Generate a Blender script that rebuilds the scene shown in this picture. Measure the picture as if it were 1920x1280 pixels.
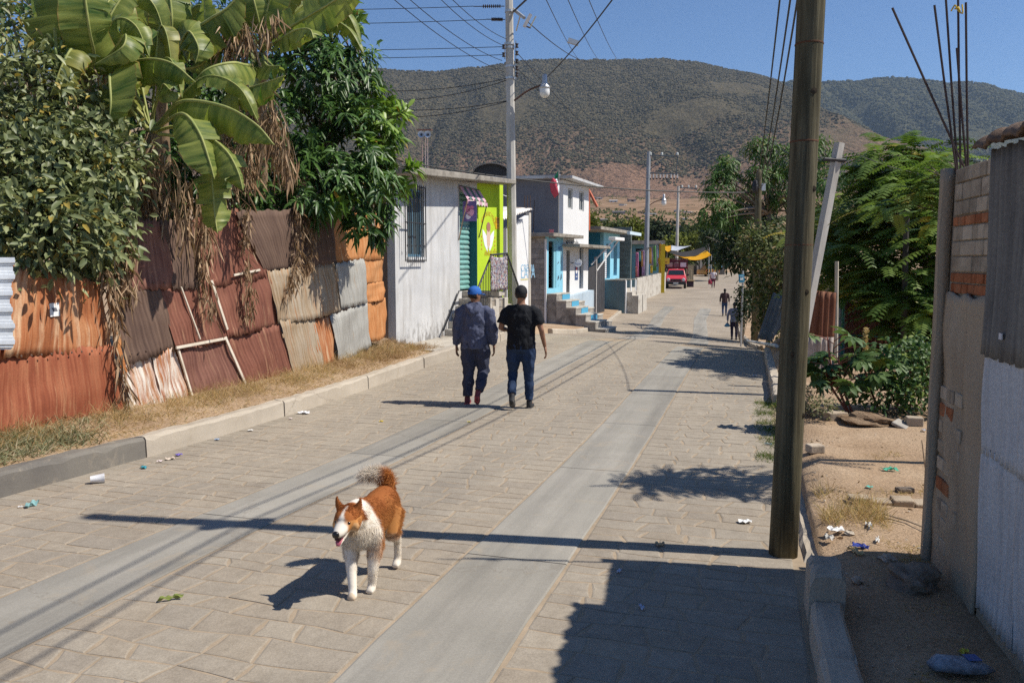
import bpy, bmesh, math, random
import numpy as np
from mathutils import Vector, Matrix

for _o in list(bpy.data.objects):
    bpy.data.objects.remove(_o, do_unlink=True)
SC = bpy.context.scene
COL = SC.collection
RNG = np.random.default_rng(7)
random.seed(7)
R = math.radians

# ------------------------------------------------------------------ camera
FPX, CX, CY, HORIZ, CAMH = 1500.0, 960.0, 640.0, 490.0, 1.85
PITCH = math.atan((CY - HORIZ) / FPX)
cam_data = bpy.data.cameras.new('camera')
cam_data.lens = 36.0 * FPX / 1920.0
cam_data.sensor_width = 36.0
cam_data.clip_start = 0.05
cam_data.clip_end = 20000.0
cam = bpy.data.objects.new('camera', cam_data)
cam.location = (0, 0, CAMH)
cam.rotation_euler = (math.pi / 2 - PITCH, 0, 0)
COL.objects.link(cam)
SC.camera = cam

# ------------------------------------------------------------------ sky, sun, exposure
SUN_EL, SUN_AZ = R(51.5), R(98.0)          # azimuth measured from +Y towards +X
world = bpy.data.worlds.new('World')
SC.world = world
world.use_nodes = True
_wn = world.node_tree.nodes
_sky = _wn.new('ShaderNodeTexSky')
_sky.sky_type = 'NISHITA'
_sky.sun_disc = False
_sky.sun_elevation = SUN_EL
_sky.sun_rotation = SUN_AZ
_sky.altitude = 800
_sky.air_density = 1.0
_sky.dust_density = 0.0
_sky.ozone_density = 9.0
world.node_tree.links.new(_sky.outputs[0], _wn['Background'].inputs[0])
_wn['Background'].inputs[1].default_value = 0.1
sun_data = bpy.data.lights.new('sun', 'SUN')
sun_data.energy = 5.0
sun_data.angle = R(0.53)
sun_data.color = (1.0, 0.94, 0.84)
sun = bpy.data.objects.new('sun', sun_data)
sun.rotation_euler = Vector((math.sin(SUN_AZ) * math.cos(SUN_EL), math.cos(SUN_AZ) * math.cos(SUN_EL),
                             math.sin(SUN_EL))).to_track_quat('Z', 'Y').to_euler()
sun.location = (20, -5, 30)
COL.objects.link(sun)
SC.view_settings.view_transform = 'Standard'
SC.view_settings.look = 'None'
SC.view_settings.exposure = 0.26
SC.view_settings.gamma = 1.0
SC.view_settings.use_curve_mapping = False
SC.cycles.max_bounces = 6
SC.cycles.diffuse_bounces = 3
SC.cycles.glossy_bounces = 2
SC.cycles.transmission_bounces = 3
SC.cycles.transparent_max_bounces = 8
SC.cycles.volume_bounces = 0
SC.cycles.use_denoising = False

# ------------------------------------------------------------------ places: pixel rays, road frame, ground height
_U = np.array([0, math.sin(PITCH), math.cos(PITCH)])
_F = np.array([0, math.cos(PITCH), -math.sin(PITCH)])
def ray(px, py):
    return _F + np.array([(px - CX) / FPX, 0, 0]) + (CY - py) / FPX * _U
def PX(px, py, Y):
    """the place seen at (px, py) of the photograph that stands Y metres down the street"""
    d = ray(px, py)
    k = Y / d[1]
    return Vector((d[0] * k, Y, CAMH + d[2] * k))
RT = math.atan(0.298)
RS, RC = math.sin(RT), math.cos(RT)
def bend(s):
    return -1.2 * min(1, max(0, (s - 22) / 24)) ** 1.3
def RP(s, t, z=0.0):
    t2 = t + bend(s)
    return Vector((-2.652 + s * RS + t2 * RC, s * RC - t2 * RS, z))
def ST(x, y):
    dx = x + 2.652
    s = dx * RS + y * RC
    return s, dx * RC - y * RS - bend(s)
_zp = np.array([[-60, .6], [-20, .2], [0, .0], [4.2, -.03], [8.4, -.17], [11, -.2], [15, -.18], [21, -.22], [25.5, -.6], [30, -1.0],
                [37, -1.36], [42, -1.36], [47, -1.25], [57.5, -.8], [66, -.32], [78, -.3], [100, 0], [140, .6], [260, 3], [600, 10], [6000, 10]])
_zs = np.arange(-60, 600, .25)
_zt = np.interp(_zs, _zp[:, 0], _zp[:, 1])
_k = np.hanning(17); _k /= _k.sum()
_zt = np.convolve(np.pad(_zt, 8, 'edge'), _k, 'valid')
def road_z(s, t):
    w = min(1, max(0, (s - 12) / 12)) * min(1, max(0, (62 - s) / 12))
    return float(np.interp(s, _zs, _zt)) - .05 * max(-6, min(6, t)) * w
def ground_z(s, t):
    """road between the kerbs, verge and sidewalk on the left, dirt lot on the right"""
    z = road_z(s, t)
    if t < -3.3:
        z += .2 + .22 * min(1.2, max(0, -3.5 - t)) if s < 15.5 else .17 + .02 * min(1.2, max(0, -3.5 - t))
    elif t > 2.87:
        if s < 21:
            lot = .04 * math.sin(s * 1.3) * min(1, max(0, (t - 3.1) / 1)) + .02
            k = min(1, (t - 2.87) / .25)
            z = z * (1 - k) + k * (max(z, lot) if s > 3 else z + .03)
        else:
            z += .06
    return z
def GP(px, py, up=0.0):
    """the place on the ground seen at (px, py)"""
    d = ray(px, py)
    y0, pv = 1.0, None
    Y = 2.0
    while Y < 400:
        p = PX(px, py, Y)
        h = p.z - ground_z(*ST(p.x, p.y)) - up
        if h <= 0:
            if pv is not None:
                Y = pv[0] + (Y - pv[0]) * pv[1] / (pv[1] - h)
            p = PX(px, py, Y)
            return p
        pv = (Y, h)
        Y += max(.02, Y * .004)
    return PX(px, py, 400)
def GZ(x, y):
    return ground_z(*ST(x, y))

# ------------------------------------------------------------------ objects
def tag(o, label=None, cat=None, group=None, kind=None):
    if label: o['label'] = label
    if cat: o['category'] = cat
    if group: o['group'] = group
    if kind: o['kind'] = kind
    return o
def thing(name, label, cat, loc=(0, 0, 0), rotz=0.0, group=None):
    o = bpy.data.objects.new(name, None)
    o.empty_display_size = .1
    o.location = loc
    o.rotation_euler = (0, 0, rotz)
    COL.objects.link(o)
    return tag(o, label, cat, group)
def put(name, me, parent=None):
    o = bpy.data.objects.new(name, me)
    COL.objects.link(o)
    if parent is not None: o.parent = parent
    return o
def copy_tree(o, parent=None):
    c = o.copy()
    COL.objects.link(c)
    c.parent = parent
    for ch in o.children:
        copy_tree(ch, c)
    return c

class MB:
    """collects shapes and links them as one mesh object"""
    def __init__(s):
        s.v, s.f, s.uv, s.mi = [], [], [], []
    def add(s, vs, fs, uvs=None, mi=0):
        b = len(s.v)
        s.v += [tuple(v) for v in vs]
        for k, f in enumerate(fs):
            s.f.append(tuple(b + i for i in f))
            s.mi.append(mi)
            if uvs is not None: s.uv += [tuple(uvs[i]) for i in f]
            else: s.uv += [(vs[i][0], vs[i][2]) for i in f]
        return s
    def box(s, c, d, rz=0.0, rx=0.0, ry=0.0, mi=0, taper=1.0):
        M = Matrix.Translation(c) @ Matrix.Rotation(rz, 4, 'Z') @ Matrix.Rotation(ry, 4, 'Y') @ Matrix.Rotation(rx, 4, 'X')
        vs = []
        for z in (-.5, .5):
            k = taper if z > 0 else 1
            for x, y in ((-.5, -.5), (.5, -.5), (.5, .5), (-.5, .5)):
                vs.append(M @ Vector((x * d[0] * k, y * d[1] * k, z * d[2])))
        return s.add(vs, [(0, 3, 2, 1), (4, 5, 6, 7), (0, 1, 5, 4), (1, 2, 6, 5), (2, 3, 7, 6), (3, 0, 4, 7)], None, mi)
    def b2(s, lo, hi, mi=0):
        return s.box([(a + b) / 2 for a, b in zip(lo, hi)], [abs(b - a) for a, b in zip(lo, hi)], mi=mi)
    def hexa(s, q1, q2, mi=0):
        """solid between two four-sided loops"""
        return s.add(list(q1) + list(q2), [(3, 2, 1, 0), (4, 5, 6, 7), (0, 1, 5, 4), (1, 2, 6, 5), (2, 3, 7, 6), (3, 0, 4, 7)], None, mi)
    def prism(s, poly, ax, h, mi=0):
        """polygon (list of 3d points) pushed along vector ax*h"""
        n = len(poly)
        a = [Vector(p) for p in poly]
        d = Vector(ax) * h
        vs = a + [p + d for p in a]
        fs = [tuple(range(n))[::-1], tuple(range(n, 2 * n))]
        for i in range(n):
            j = (i + 1) % n
            fs.append((i, j, n + j, n + i))
        return s.add(vs, fs, None, mi)
    def tube(s, pts, rad, n=8, cap=True, mi=0, flat=None):
        pts = [Vector(p) for p in pts]
        m = len(pts)
        if not hasattr(rad, '__len__'): rad = [rad] * m
        vs, fs = [], []
        t0 = (pts[1] - pts[0]).normalized()
        u = t0.orthogonal().normalized()
        if flat is not None:
            u = (Vector(flat) - t0 * t0.dot(Vector(flat))).normalized()
        for i in range(m):
            t = (pts[min(i + 1, m - 1)] - pts[max(i - 1, 0)]).normalized()
            u = (u - t * t.dot(u)).normalized()
            w = t.cross(u)
            r = rad[i]
            r1, r2 = r if hasattr(r, '__len__') else (r, r)
            for k in range(n):
                a = 2 * math.pi * k / n
                vs.append(pts[i] + u * math.cos(a) * r1 + w * math.sin(a) * r2)
        for i in range(m - 1):
            for k in range(n):
                j = (k + 1) % n
                fs.append((i * n + k, i * n + j, (i + 1) * n + j, (i + 1) * n + k))
        if cap:
            fs.append(tuple(range(n))[::-1])
            fs.append(tuple(range((m - 1) * n, m * n)))
        uv = [(k / n, i / m) for i in range(m) for k in range(n)]
        return s.add(vs, fs, uv, mi)
    def lathe(s, c, prof, n=16, axis='Z', cap=True, mi=0):
        """prof: list of (radius, height)"""
        c = Vector(c)
        vs, fs = [], []
        for r, h in prof:
            for k in range(n):
                a = 2 * math.pi * k / n
                x, y = r * math.cos(a), r * math.sin(a)
                vs.append(c + (Vector((x, y, h)) if axis == 'Z' else Vector((x, h, y)) if axis == 'Y' else Vector((h, x, y))))
        m = len(prof)
        for i in range(m - 1):
            for k in range(n):
                j = (k + 1) % n
                fs.append((i * n + k, i * n + j, (i + 1) * n + j, (i + 1) * n + k))
        if cap:
            fs.append(tuple(range(n))[::-1]); fs.append(tuple(range((m - 1) * n, m * n)))
        return s.add(vs, fs, None, mi)
    def grid(s, fn, nu, nv, mi=0, thick=None):
        """fn(u, v) -> point, u and v in 0..1"""
        vs = [fn(i / nu, j / nv) for j in range(nv + 1) for i in range(nu + 1)]
        uv = [(i / nu, j / nv) for j in range(nv + 1) for i in range(nu + 1)]
        fs = [(j * (nu + 1) + i, j * (nu + 1) + i + 1, (j + 1) * (nu + 1) + i + 1, (j + 1) * (nu + 1) + i) for j in range(nv) for i in range(nu)]
        return s.add(vs, fs, uv, mi)
    def mesh(s, name, mats, smooth=False):
        me = bpy.data.meshes.new(name)
        me.from_pydata(s.v, [], s.f)
        uvl = me.uv_layers.new(name='UVMap')
        uvl.data.foreach_set('uv', np.array(s.uv, np.float32).ravel())
        if not isinstance(mats, (list, tuple)): mats = [mats]
        for m in mats: me.materials.append(m)
        if len(mats) > 1: me.polygons.foreach_set('material_index', s.mi)
        if smooth: me.polygons.foreach_set('use_smooth', [True] * len(me.polygons))
        me.update()
        return me
    def build(s, name, mats, parent=None, smooth=False, bevel=0.0, solid=0.0, seg=2):
        o = put(name, s.mesh(name, mats, smooth), parent)
        if solid:
            m = o.modifiers.new('solid', 'SOLIDIFY'); m.thickness = solid; m.offset = 0
        if bevel:
            m = o.modifiers.new('bevel', 'BEVEL'); m.width = bevel; m.segments = seg; m.limit_method = 'ANGLE'; m.angle_limit = R(35)
        return o

# ------------------------------------------------------------------ materials
class NT:
    def __init__(s, name):
        s.m = bpy.data.materials.new(name)
        s.m.use_nodes = True
        s.t = s.m.node_tree
        s.b = s.t.nodes['Principled BSDF']
        s.out = s.t.nodes['Material Output']
        s._co = None
    def n(s, kind, **kw):
        nd = s.t.nodes.new('ShaderNode' + kind)
        for k, v in kw.items():
            if k.startswith('i_'):
                nd.inputs[k[2:].replace('_', ' ')].default_value = v
            else:
                setattr(nd, k, v)
        return nd
    def l(s, a, b):
        s.t.links.new(a, b)
    def co(s, kind='Object', scale=(1, 1, 1), rand=True):
        tc = s.n('TexCoord')
        mp = s.n('Mapping')
        mp.inputs['Scale'].default_value = scale if hasattr(scale, '__len__') else (scale,) * 3
        s.l(tc.outputs[kind], mp.inputs[0])
        if rand:
            oi = s.n('ObjectInfo')
            ml = s.n('Math', operation='MULTIPLY'); ml.inputs[1].default_value = 37.0
            s.l(oi.outputs['Random'], ml.inputs[0])
            s.l(ml.outputs[0], mp.inputs['Location'])
        return mp.outputs[0]
    def noise(s, co, scale=5, detail=5, rough=.6, dist=0.0):
        nd = s.n('TexNoise')
        nd.inputs['Scale'].default_value = scale
        nd.inputs['Detail'].default_value = detail
        nd.inputs['Roughness'].default_value = rough
        nd.inputs['Distortion'].default_value = dist
        s.l(co, nd.inputs['Vector'])
        return nd.outputs['Fac']
    def ramp(s, fac, stops, interp='LINEAR'):
        nd = s.n('ValToRGB')
        e = nd.color_ramp.elements
        nd.color_ramp.interpolation = interp
        while len(e) < len(stops): e.new(.5)
        for k, (p, c) in enumerate(stops):
            e[k].position = p
            e[k].color = (*c, 1) if len(c) == 3 else c
        s.l(fac, nd.inputs[0])
        return nd.outputs[0]
    def mix(s, fac, a, b, mode='MIX'):
        nd = s.n('Mix', data_type='RGBA', blend_type=mode)
        for sock, v in ((nd.inputs[0], fac), (nd.inputs[6], a), (nd.inputs[7], b)):
            if hasattr(v, 'links') or isinstance(v, bpy.types.NodeSocket): s.l(v, sock)
            elif hasattr(v, '__len__'): sock.default_value = (*v[:3], 1)
            else: sock.default_value = v
        return nd.outputs[2]
    def math(s, op, a, b=0.0):
        nd = s.n('Math', operation=op)
        for sock, v in ((nd.inputs[0], a), (nd.inputs[1], b)):
            if isinstance(v, bpy.types.NodeSocket): s.l(v, sock)
            else: sock.default_value = v
        return nd.outputs[0]
    def bump(s, h, strength=.3, dist=.01):
        nd = s.n('Bump')
        nd.inputs['Strength'].default_value = strength
        nd.inputs['Distance'].default_value = dist
        s.l(h, nd.inputs['Height'])
        s.l(nd.outputs[0], s.b.inputs['Normal'])
        return nd
    def base(s, c, rough=.8, spec=.3, metal=0.0):
        if isinstance(c, bpy.types.NodeSocket): s.l(c, s.b.inputs['Base Color'])
        else: s.b.inputs['Base Color'].default_value = (*c[:3], 1)
        if isinstance(rough, bpy.types.NodeSocket): s.l(rough, s.b.inputs['Roughness'])
        else: s.b.inputs['Roughness'].default_value = rough
        s.b.inputs['Specular IOR Level'].default_value = spec
        s.b.inputs['Metallic'].default_value = metal
        return s.m

_MC = {}
def rough_mat(name, c1, c2, scale=4.0, rough=.85, spec=.25, bump=.25, bdist=.006, bscale=None, kind='Object', stretch=(1, 1, 1),
              dirt=None, dscale=1.2, dlo=.5, dhi=.68, metal=0.0, rand=True, lo=.35, hi=.65, vary=.0):
    """two-tone noise surface with fine relief and optional dirt patches"""
    if name in _MC: return _MC[name]
    T = NT(name)
    co = T.co(kind, stretch, rand)
    n1 = T.noise(co, scale, 6, .62)
    c = T.ramp(n1, [(lo, c1), (hi, c2)])
    fine = T.noise(co, (bscale or scale * 9), 4, .7)
    c = T.mix(.35, c, T.ramp(fine, [(.25, (.45,) * 3), (.75, (1.0,) * 3)]), 'MULTIPLY')
    c = T.mix(.3, c, (1.25, 1.25, 1.25), 'MULTIPLY')
    if dirt:
        dn = T.noise(co, dscale, 7, .65, .4)
        c = T.mix(T.ramp(dn, [(dlo, (0, 0, 0)), (dhi, (1, 1, 1))]), c, dirt)
    if vary:
        oi = T.n('ObjectInfo')
        c = T.mix(1.0, c, T.ramp(oi.outputs['Random'], [(0, (1 - vary,) * 3), (1, (1 + vary,) * 3)]), 'MULTIPLY')
    T.base(c, rough, spec, metal)
    if bump: T.bump(fine, bump, bdist)
    _MC[name] = T.m
    return T.m
def plain(name, c, rough=.6, spec=.4, metal=0.0, var=.12, scale=30):
    if name in _MC: return _MC[name]
    T = NT(name)
    co = T.co('Object', 1)
    n1 = T.noise(co, scale, 3)
    k1 = tuple(max(0, x * (1 - var)) for x in c); k2 = tuple(min(1, x * (1 + var)) for x in c)
    T.base(T.ramp(n1, [(.3, k1), (.7, k2)]), rough, spec, metal)
    _MC[name] = T.m
    return T.m
def leaf_mat(name, dark, light, odd=None, oddp=.06, rough=.5, spec=.3, trans=.25, vein=None):
    """leaf colour taken from a per-leaf value; some light passes through"""
    if name in _MC: return _MC[name]
    T = NT(name)
    at = T.n('Attribute'); at.attribute_name = 'lv'
    sep = T.n('SeparateColor'); T.l(at.outputs['Color'], sep.inputs[0])
    c = T.ramp(sep.outputs[0], [(0, dark), (.55, tuple((a + b) / 2 for a, b in zip(dark, light))), (1, light)])
    if odd:
        c = T.mix(T.ramp(sep.outputs[1], [(1 - oddp - .01, (0, 0, 0)), (1 - oddp, (1, 1, 1))]), c, odd)
    T.base(c, rough, spec)
    tr = T.n('BsdfTranslucent')
    T.l(T.mix(.6, c, (1.0, 1.15, .5), 'MULTIPLY'), tr.inputs[0])
    mx = T.n('MixShader'); mx.inputs[0].default_value = trans
    T.l(T.b.outputs[0], mx.inputs[1]); T.l(tr.outputs[0], mx.inputs[2]); T.l(mx.outputs[0], T.out.inputs[0])
    _MC[name] = T.m
    return T.m

# ------------------------------------------------------------------ foliage
def _nrm(a):
    return a / np.maximum(1e-9, np.linalg.norm(a, axis=-1, keepdims=True))
def leaves_mesh(name, P, D, N, L, W, mat, fold=.25, droop=.15, rich=False, lv=None):
    """one folded blade per row: P base, D direction, N face normal"""
    n = len(P)
    D = _nrm(D); S = _nrm(np.cross(D, N)); N = _nrm(np.cross(S, D))
    L = np.broadcast_to(np.asarray(L, float), n)[:, None]
    W = np.broadcast_to(np.asarray(W, float), n)[:, None]
    dn = np.array([0, 0, -1.0])
    if not rich and fold < .15:
        mid = P + D * L * .5 + dn * L * droop * .25
        tip = P + D * L + dn * L * droop
        V = np.stack([P + S * W * .4, mid + S * W * .5, tip, mid - S * W * .5, P - S * W * .4], 1).reshape(-1, 3)
        F = (np.arange(n)[:, None, None] * 5 + np.array([[0, 1, 3], [0, 3, 4], [1, 2, 3]])[None]).reshape(-1, 3)
        per, nf = 5, 3
    elif not rich:
        mid = P + D * L * .48
        tip = P + D * L + dn * L * droop
        a = mid + S * W * .5 + N * W * fold
        b = mid - S * W * .5 + N * W * fold
        V = np.stack([P, a, tip, b], 1).reshape(-1, 3)
        F = (np.arange(n)[:, None, None] * 4 + np.array([[0, 1, 2], [0, 2, 3]])[None]).reshape(-1, 3)
        per, nf = 4, 2
    else:
        m1 = P + D * L * .32 + dn * L * droop * .1; m2 = P + D * L * .68 + dn * L * droop * .42
        tip = P + D * L + dn * L * droop
        V = np.stack([P, m1 + S * W * .46 + N * W * fold, m1, m1 - S * W * .46 + N * W * fold,
                      m2 + S * W * .42 + N * W * fold, m2, m2 - S * W * .42 + N * W * fold, tip], 1).reshape(-1, 3)
        T = np.array([[0, 1, 2], [0, 2, 3], [1, 4, 5], [1, 5, 2], [2, 5, 6], [2, 6, 3], [4, 7, 5], [5, 7, 6]])
        F = (np.arange(n)[:, None, None] * 8 + T[None]).reshape(-1, 3)
        per, nf = 8, 8
    me = bpy.data.meshes.new(name)
    me.vertices.add(len(V)); me.vertices.foreach_set('co', V.astype(np.float32).ravel())
    me.loops.add(len(F) * 3); me.loops.foreach_set('vertex_index', F.astype(np.int32).ravel())
    me.polygons.add(len(F)); me.polygons.foreach_set('loop_start', np.arange(0, len(F) * 3, 3, dtype=np.int32))
    me.update(calc_edges=True)
    col = me.color_attributes.new('lv', 'FLOAT_COLOR', 'POINT')
    if lv is None: lv = RNG.random((n, 2))
    c = np.ones((n, 4), np.float32); c[:, :lv.shape[1]] = lv
    col.data.foreach_set('color', np.repeat(c, per, 0).ravel())
    me.materials.append(mat)
    return me
def rand_dirs(n):
    return _nrm(RNG.normal(size=(n, 3)))
def blob_centres(n, c, r, shell=.45):
    """points spread through an ellipsoid, denser towards its skin"""
    d = rand_dirs(n)
    k = (shell + (1 - shell) * RNG.random(n)) ** .6
    return np.asarray(c)[None] + d * k[:, None] * np.asarray(r)[None]
# ================================================================== the setting: ground, road, kerbs, hills
M_dirt = rough_mat('dry dirt', (.36, .255, .165), (.47, .35, .24), 3.0, .95, .1, .6, .02, 40, dirt=(.26, .185, .12), dscale=1.4, dlo=.52, dhi=.72)
M_sand = rough_mat('joint sand', (.30, .235, .165), (.40, .315, .225), 5.0, .95, .1, .4, .004, 120)
def terrain(X, Y):
    """valley floor rising to the hills"""
    X = np.asarray(X, float); Y = np.asarray(Y, float)
    f = np.interp(Y, [-4000, 60, 120, 300, 600, 900, 1200, 4000], [0, .0, 2.0, 15, 40, 68, 92, 110])
    f = f + 2.5 * np.sin(X / 71 + Y / 160) * np.clip((Y - 200) / 300, 0, 1) + 1.2 * np.sin(X / 23 - Y / 61) * np.clip((Y - 200) / 300, 0, 1)
    return f
def ground_all(x, y):
    s, t = ST(x, y)
    near = ground_z(min(s, 590), t)
    k = min(1, max(0, (y - 70) / 60))
    k2 = min(1, max(0, (abs(t) - 14) / 20))
    return near * (1 - k) + float(terrain(x, y)) * k - .35 * k2 * (1 - k)
_ss = np.concatenate([np.arange(-40, 2, 2.0), np.arange(2, 26, .25), np.arange(26, 70, .8), np.arange(70, 140, 4), np.geomspace(140, 3600, 40)])
_tt = np.concatenate([-np.geomspace(12, 3400, 30)[::-1], np.arange(-11.5, -3.6, .22), [-3.6, -3.5, -3.482, -3.46, -3.3], np.arange(-3.1, 2.8, .25), [2.87, 2.99, 3.02, 3.05, 3.2], np.arange(3.4, 12, .22), np.geomspace(12.2, 3400, 30)])
_gr = MB()
_gv = []
for s_ in _ss:
    for t_ in _tt:
        p = RP(s_, t_)
        z = ground_all(p.x, p.y)
        if -3.47 < t_ < 3.0 and s_ < 120: z = road_z(s_, t_) - .09
        elif s_ < 24: z += RNG.normal() * .006
        _gv.append((p.x, p.y, z - .004))
_nt = len(_tt)
_gr.add(_gv, [(i * _nt + j, i * _nt + j + 1, (i + 1) * _nt + j + 1, (i + 1) * _nt + j) for i in range(len(_ss) - 1) for j in range(_nt - 1)],
        [(0, 0)] * len(_gv))
def _ground_mat():
    T = NT('ground soil')
    co = T.co('Object', 1, False)
    n1 = T.noise(co, .9, 7, .62)
    fine = T.noise(co, 38, 5, .7)
    c = T.ramp(n1, [(.32, (.29, .195, .12)), (.5, (.42, .295, .19)), (.68, (.50, .37, .25))])
    c = T.mix(.55, c, T.ramp(fine, [(.3, (.35,) * 3), (.62, (1.1,) * 3)]), 'MULTIPLY')
    peb = T.n('TexVoronoi'); peb.inputs['Scale'].default_value = 26; T.l(co, peb.inputs['Vector'])
    c = T.mix(T.ramp(peb.outputs['Distance'], [(.1, (.5,) * 3), (.22, (0,) * 3)]), c, (.40, .33, .25))
    T.base(c, .95, .1)
    T.bump(T.math('ADD', fine, T.math('MULTIPLY', n1, 2.0)), .7, .03)
    return T.m
M_ground = _ground_mat()
ground = _gr.build('ground', M_ground, smooth=True)
tag(ground, 'bare dry earth on both sides of the street', 'ground', kind='structure')

# ---- road bed
def strip(s0, s1, ds, t0, t1, up, nt=8, zf=road_z):
    m = MB()
    n = max(2, int((s1 - s0) / ds))
    ta = t0 if callable(t0) else (lambda s: t0)
    tb = t1 if callable(t1) else (lambda s: t1)
    def fn(u, v):
        s = s0 + (s1 - s0) * v
        t = ta(s) + (tb(s) - ta(s)) * u
        p = RP(s, t); p.z = zf(s, t) + up
        return p
    m.grid(fn, nt, n)
    return m
def _road_mat():
    T = NT('road bed of sand and worn pavers')
    co = T.co('Object', 1, False)
    mp = T.n('Mapping'); mp.inputs['Rotation'].default_value = (0, 0, RT); T.l(co, mp.inputs[0])
    br = T.n('TexBrick')
    br.inputs['Scale'].default_value = 1.0
    br.inputs['Brick Width'].default_value = .36; br.inputs['Row Height'].default_value = .2
    br.inputs['Mortar Size'].default_value = .012; br.inputs['Mortar Smooth'].default_value = .4
    br.inputs['Color1'].default_value = (.33, .285, .23, 1); br.inputs['Color2'].default_value = (.37, .32, .26, 1); br.inputs['Mortar'].default_value = (.33, .26, .18, 1)
    dn = T.noise(mp.outputs[0], 3.0, 3)
    ad = T.n('VectorMath', operation='ADD'); T.l(mp.outputs[0], ad.inputs[0])
    sc_ = T.n('VectorMath', operation='SCALE'); sc_.inputs['Scale'].default_value = .12
    cb = T.n('CombineXYZ'); T.l(dn, cb.inputs[0]); T.l(dn, cb.inputs[1]); T.l(cb.outputs[0], sc_.inputs[0])
    T.l(sc_.outputs[0], ad.inputs[1]); T.l(ad.outputs[0], br.inputs['Vector'])
    n1 = T.noise(co, .55, 6, .6)
    fine = T.noise(co, 70, 4, .7)
    c = T.mix(.8, br.outputs['Color'], T.ramp(n1, [(.35, (.8, .78, .76)), (.65, (1.15, 1.13, 1.1))]), 'MULTIPLY')
    c = T.mix(.4, c, T.ramp(fine, [(.3, (.5,) * 3), (.7, (1.15,) * 3)]), 'MULTIPLY')
    T.base(c, .92, .15)
    T.bump(T.math('ADD', fine, T.math('MULTIPLY', br.outputs['Fac'], -1.5)), .5, .008)
    return T.m
M_road = _road_mat()
_rm = strip(-12, 24.5, .25, -3.36, 2.95, -.0042, 14)
road = _rm.build('road', M_sand, smooth=True)
tag(road, 'paved village street with two concrete wheel tracks running downhill', 'road', kind='structure')
_rf = strip(24.5, 128, .6, -3.36, 2.95, -.0, 12)
road_far = _rf.build('road', M_road, smooth=True)
tag(road_far, 'far stretch of the paved street rising towards the market', 'road', kind='structure')

# ---- pavers: rows across the road, laid round the two tracks
def _along(T, k=(1.6, .22, 1)):
    a = T.n('Mapping'); a.inputs['Rotation'].default_value = (0, 0, RT); T.l(T.co('Object', 1, False), a.inputs[0])
    b = T.n('Mapping'); b.inputs['Scale'].default_value = k; T.l(a.outputs[0], b.inputs[0])
    return b.outputs[0]
def _paver_mats():
    out = []
    for k, (a, b) in enumerate([((.295, .255, .205), (.365, .32, .26)), ((.31, .27, .218), (.38, .335, .272)), ((.305, .26, .205), (.37, .32, .255))]):
        T = NT('cast paver')
        co = T.co('Object', 1, False)
        n1 = T.noise(co, 2.4, 6, .65)
        fine = T.noise(co, 85, 4, .75)
        mid = T.noise(co, 16, 5, .6)
        c = T.ramp(n1, [(.3, a), (.7, b)])
        c = T.mix(.5, c, T.ramp(fine, [(.28, (.5,) * 3), (.7, (1.2,) * 3)]), 'MULTIPLY')
        c = T.mix(.35, c, T.ramp(mid, [(.35, (.72, .7, .68)), (.6, (1.08,) * 3)]), 'MULTIPLY')
        wr = T.noise(_along(T), 1.0, 5, .6)
        c = T.mix(.8, c, T.ramp(wr, [(.3, (.82, .82, .83)), (.7, (1.1, 1.08, 1.05))]), 'MULTIPLY')
        oi = T.n('ObjectInfo')
        c = T.mix(1.0, c, T.ramp(oi.outputs['Random'], [(0, (.95, .95, .955)), (1, (1.05, 1.045, 1.03))]), 'MULTIPLY')
        T.base(c, .9, .18)
        T.bump(T.math('ADD', fine, T.math('MULTIPLY', mid, 1.2)), .5, .004)
        out.append(T.m)
    return out
M_pav = _paver_mats()
def paver_bands(t0, t1, s0, s1, seed):
    rg = random.Random(seed)
    rows = [s0]
    while rows[-1] < s1: rows.append(rows[-1] + rg.choice((.15, .17, .19, .21)))
    def line(i, t):
        return rows[i] + .018 * math.sin(t * 3.1 + i * 2.3) + .012 * math.sin(t * 8.7 + i * 5.1)
    out = []
    for i in range(len(rows) - 1):
        t = t0
        cuts = [t0]
        while True:
            w = rg.uniform(.2, .38)
            if t + w > t1 - .16: break
            t += w; cuts.append(t)
        cuts.append(t1)
        skew = [0 if (k in (0, len(cuts) - 1)) else rg.uniform(-.035, .035) for k in range(len(cuts))]
        for k in range(len(cuts) - 1):
            a, b, sa, sb = cuts[k], cuts[k + 1], skew[k], skew[k + 1]
            g = rg.uniform(.002, .0065)
            m = (a + b) / 2
            poly = [(line(i, a - sa) + g * .5, a - sa + g), (line(i, m) + g * .5 + rg.uniform(0, .006), m), (line(i, b - sb) + g * .5, b - sb - g), ((line(i, b) + line(i + 1, b)) / 2, b - g + rg.uniform(-.012, .004) * (0 if k == len(cuts) - 2 else 1)),
                    (line(i + 1, b + sb) - g * .5, b + sb - g), (line(i + 1, m) - g * .5 - rg.uniform(0, .006), m), (line(i + 1, a + sa) - g * .5, a + sa + g), ((line(i, a) + line(i + 1, a)) / 2, a + g - rg.uniform(-.012, .004) * (0 if k == 0 else 1))]
            out.append(poly)
    return out
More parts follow.
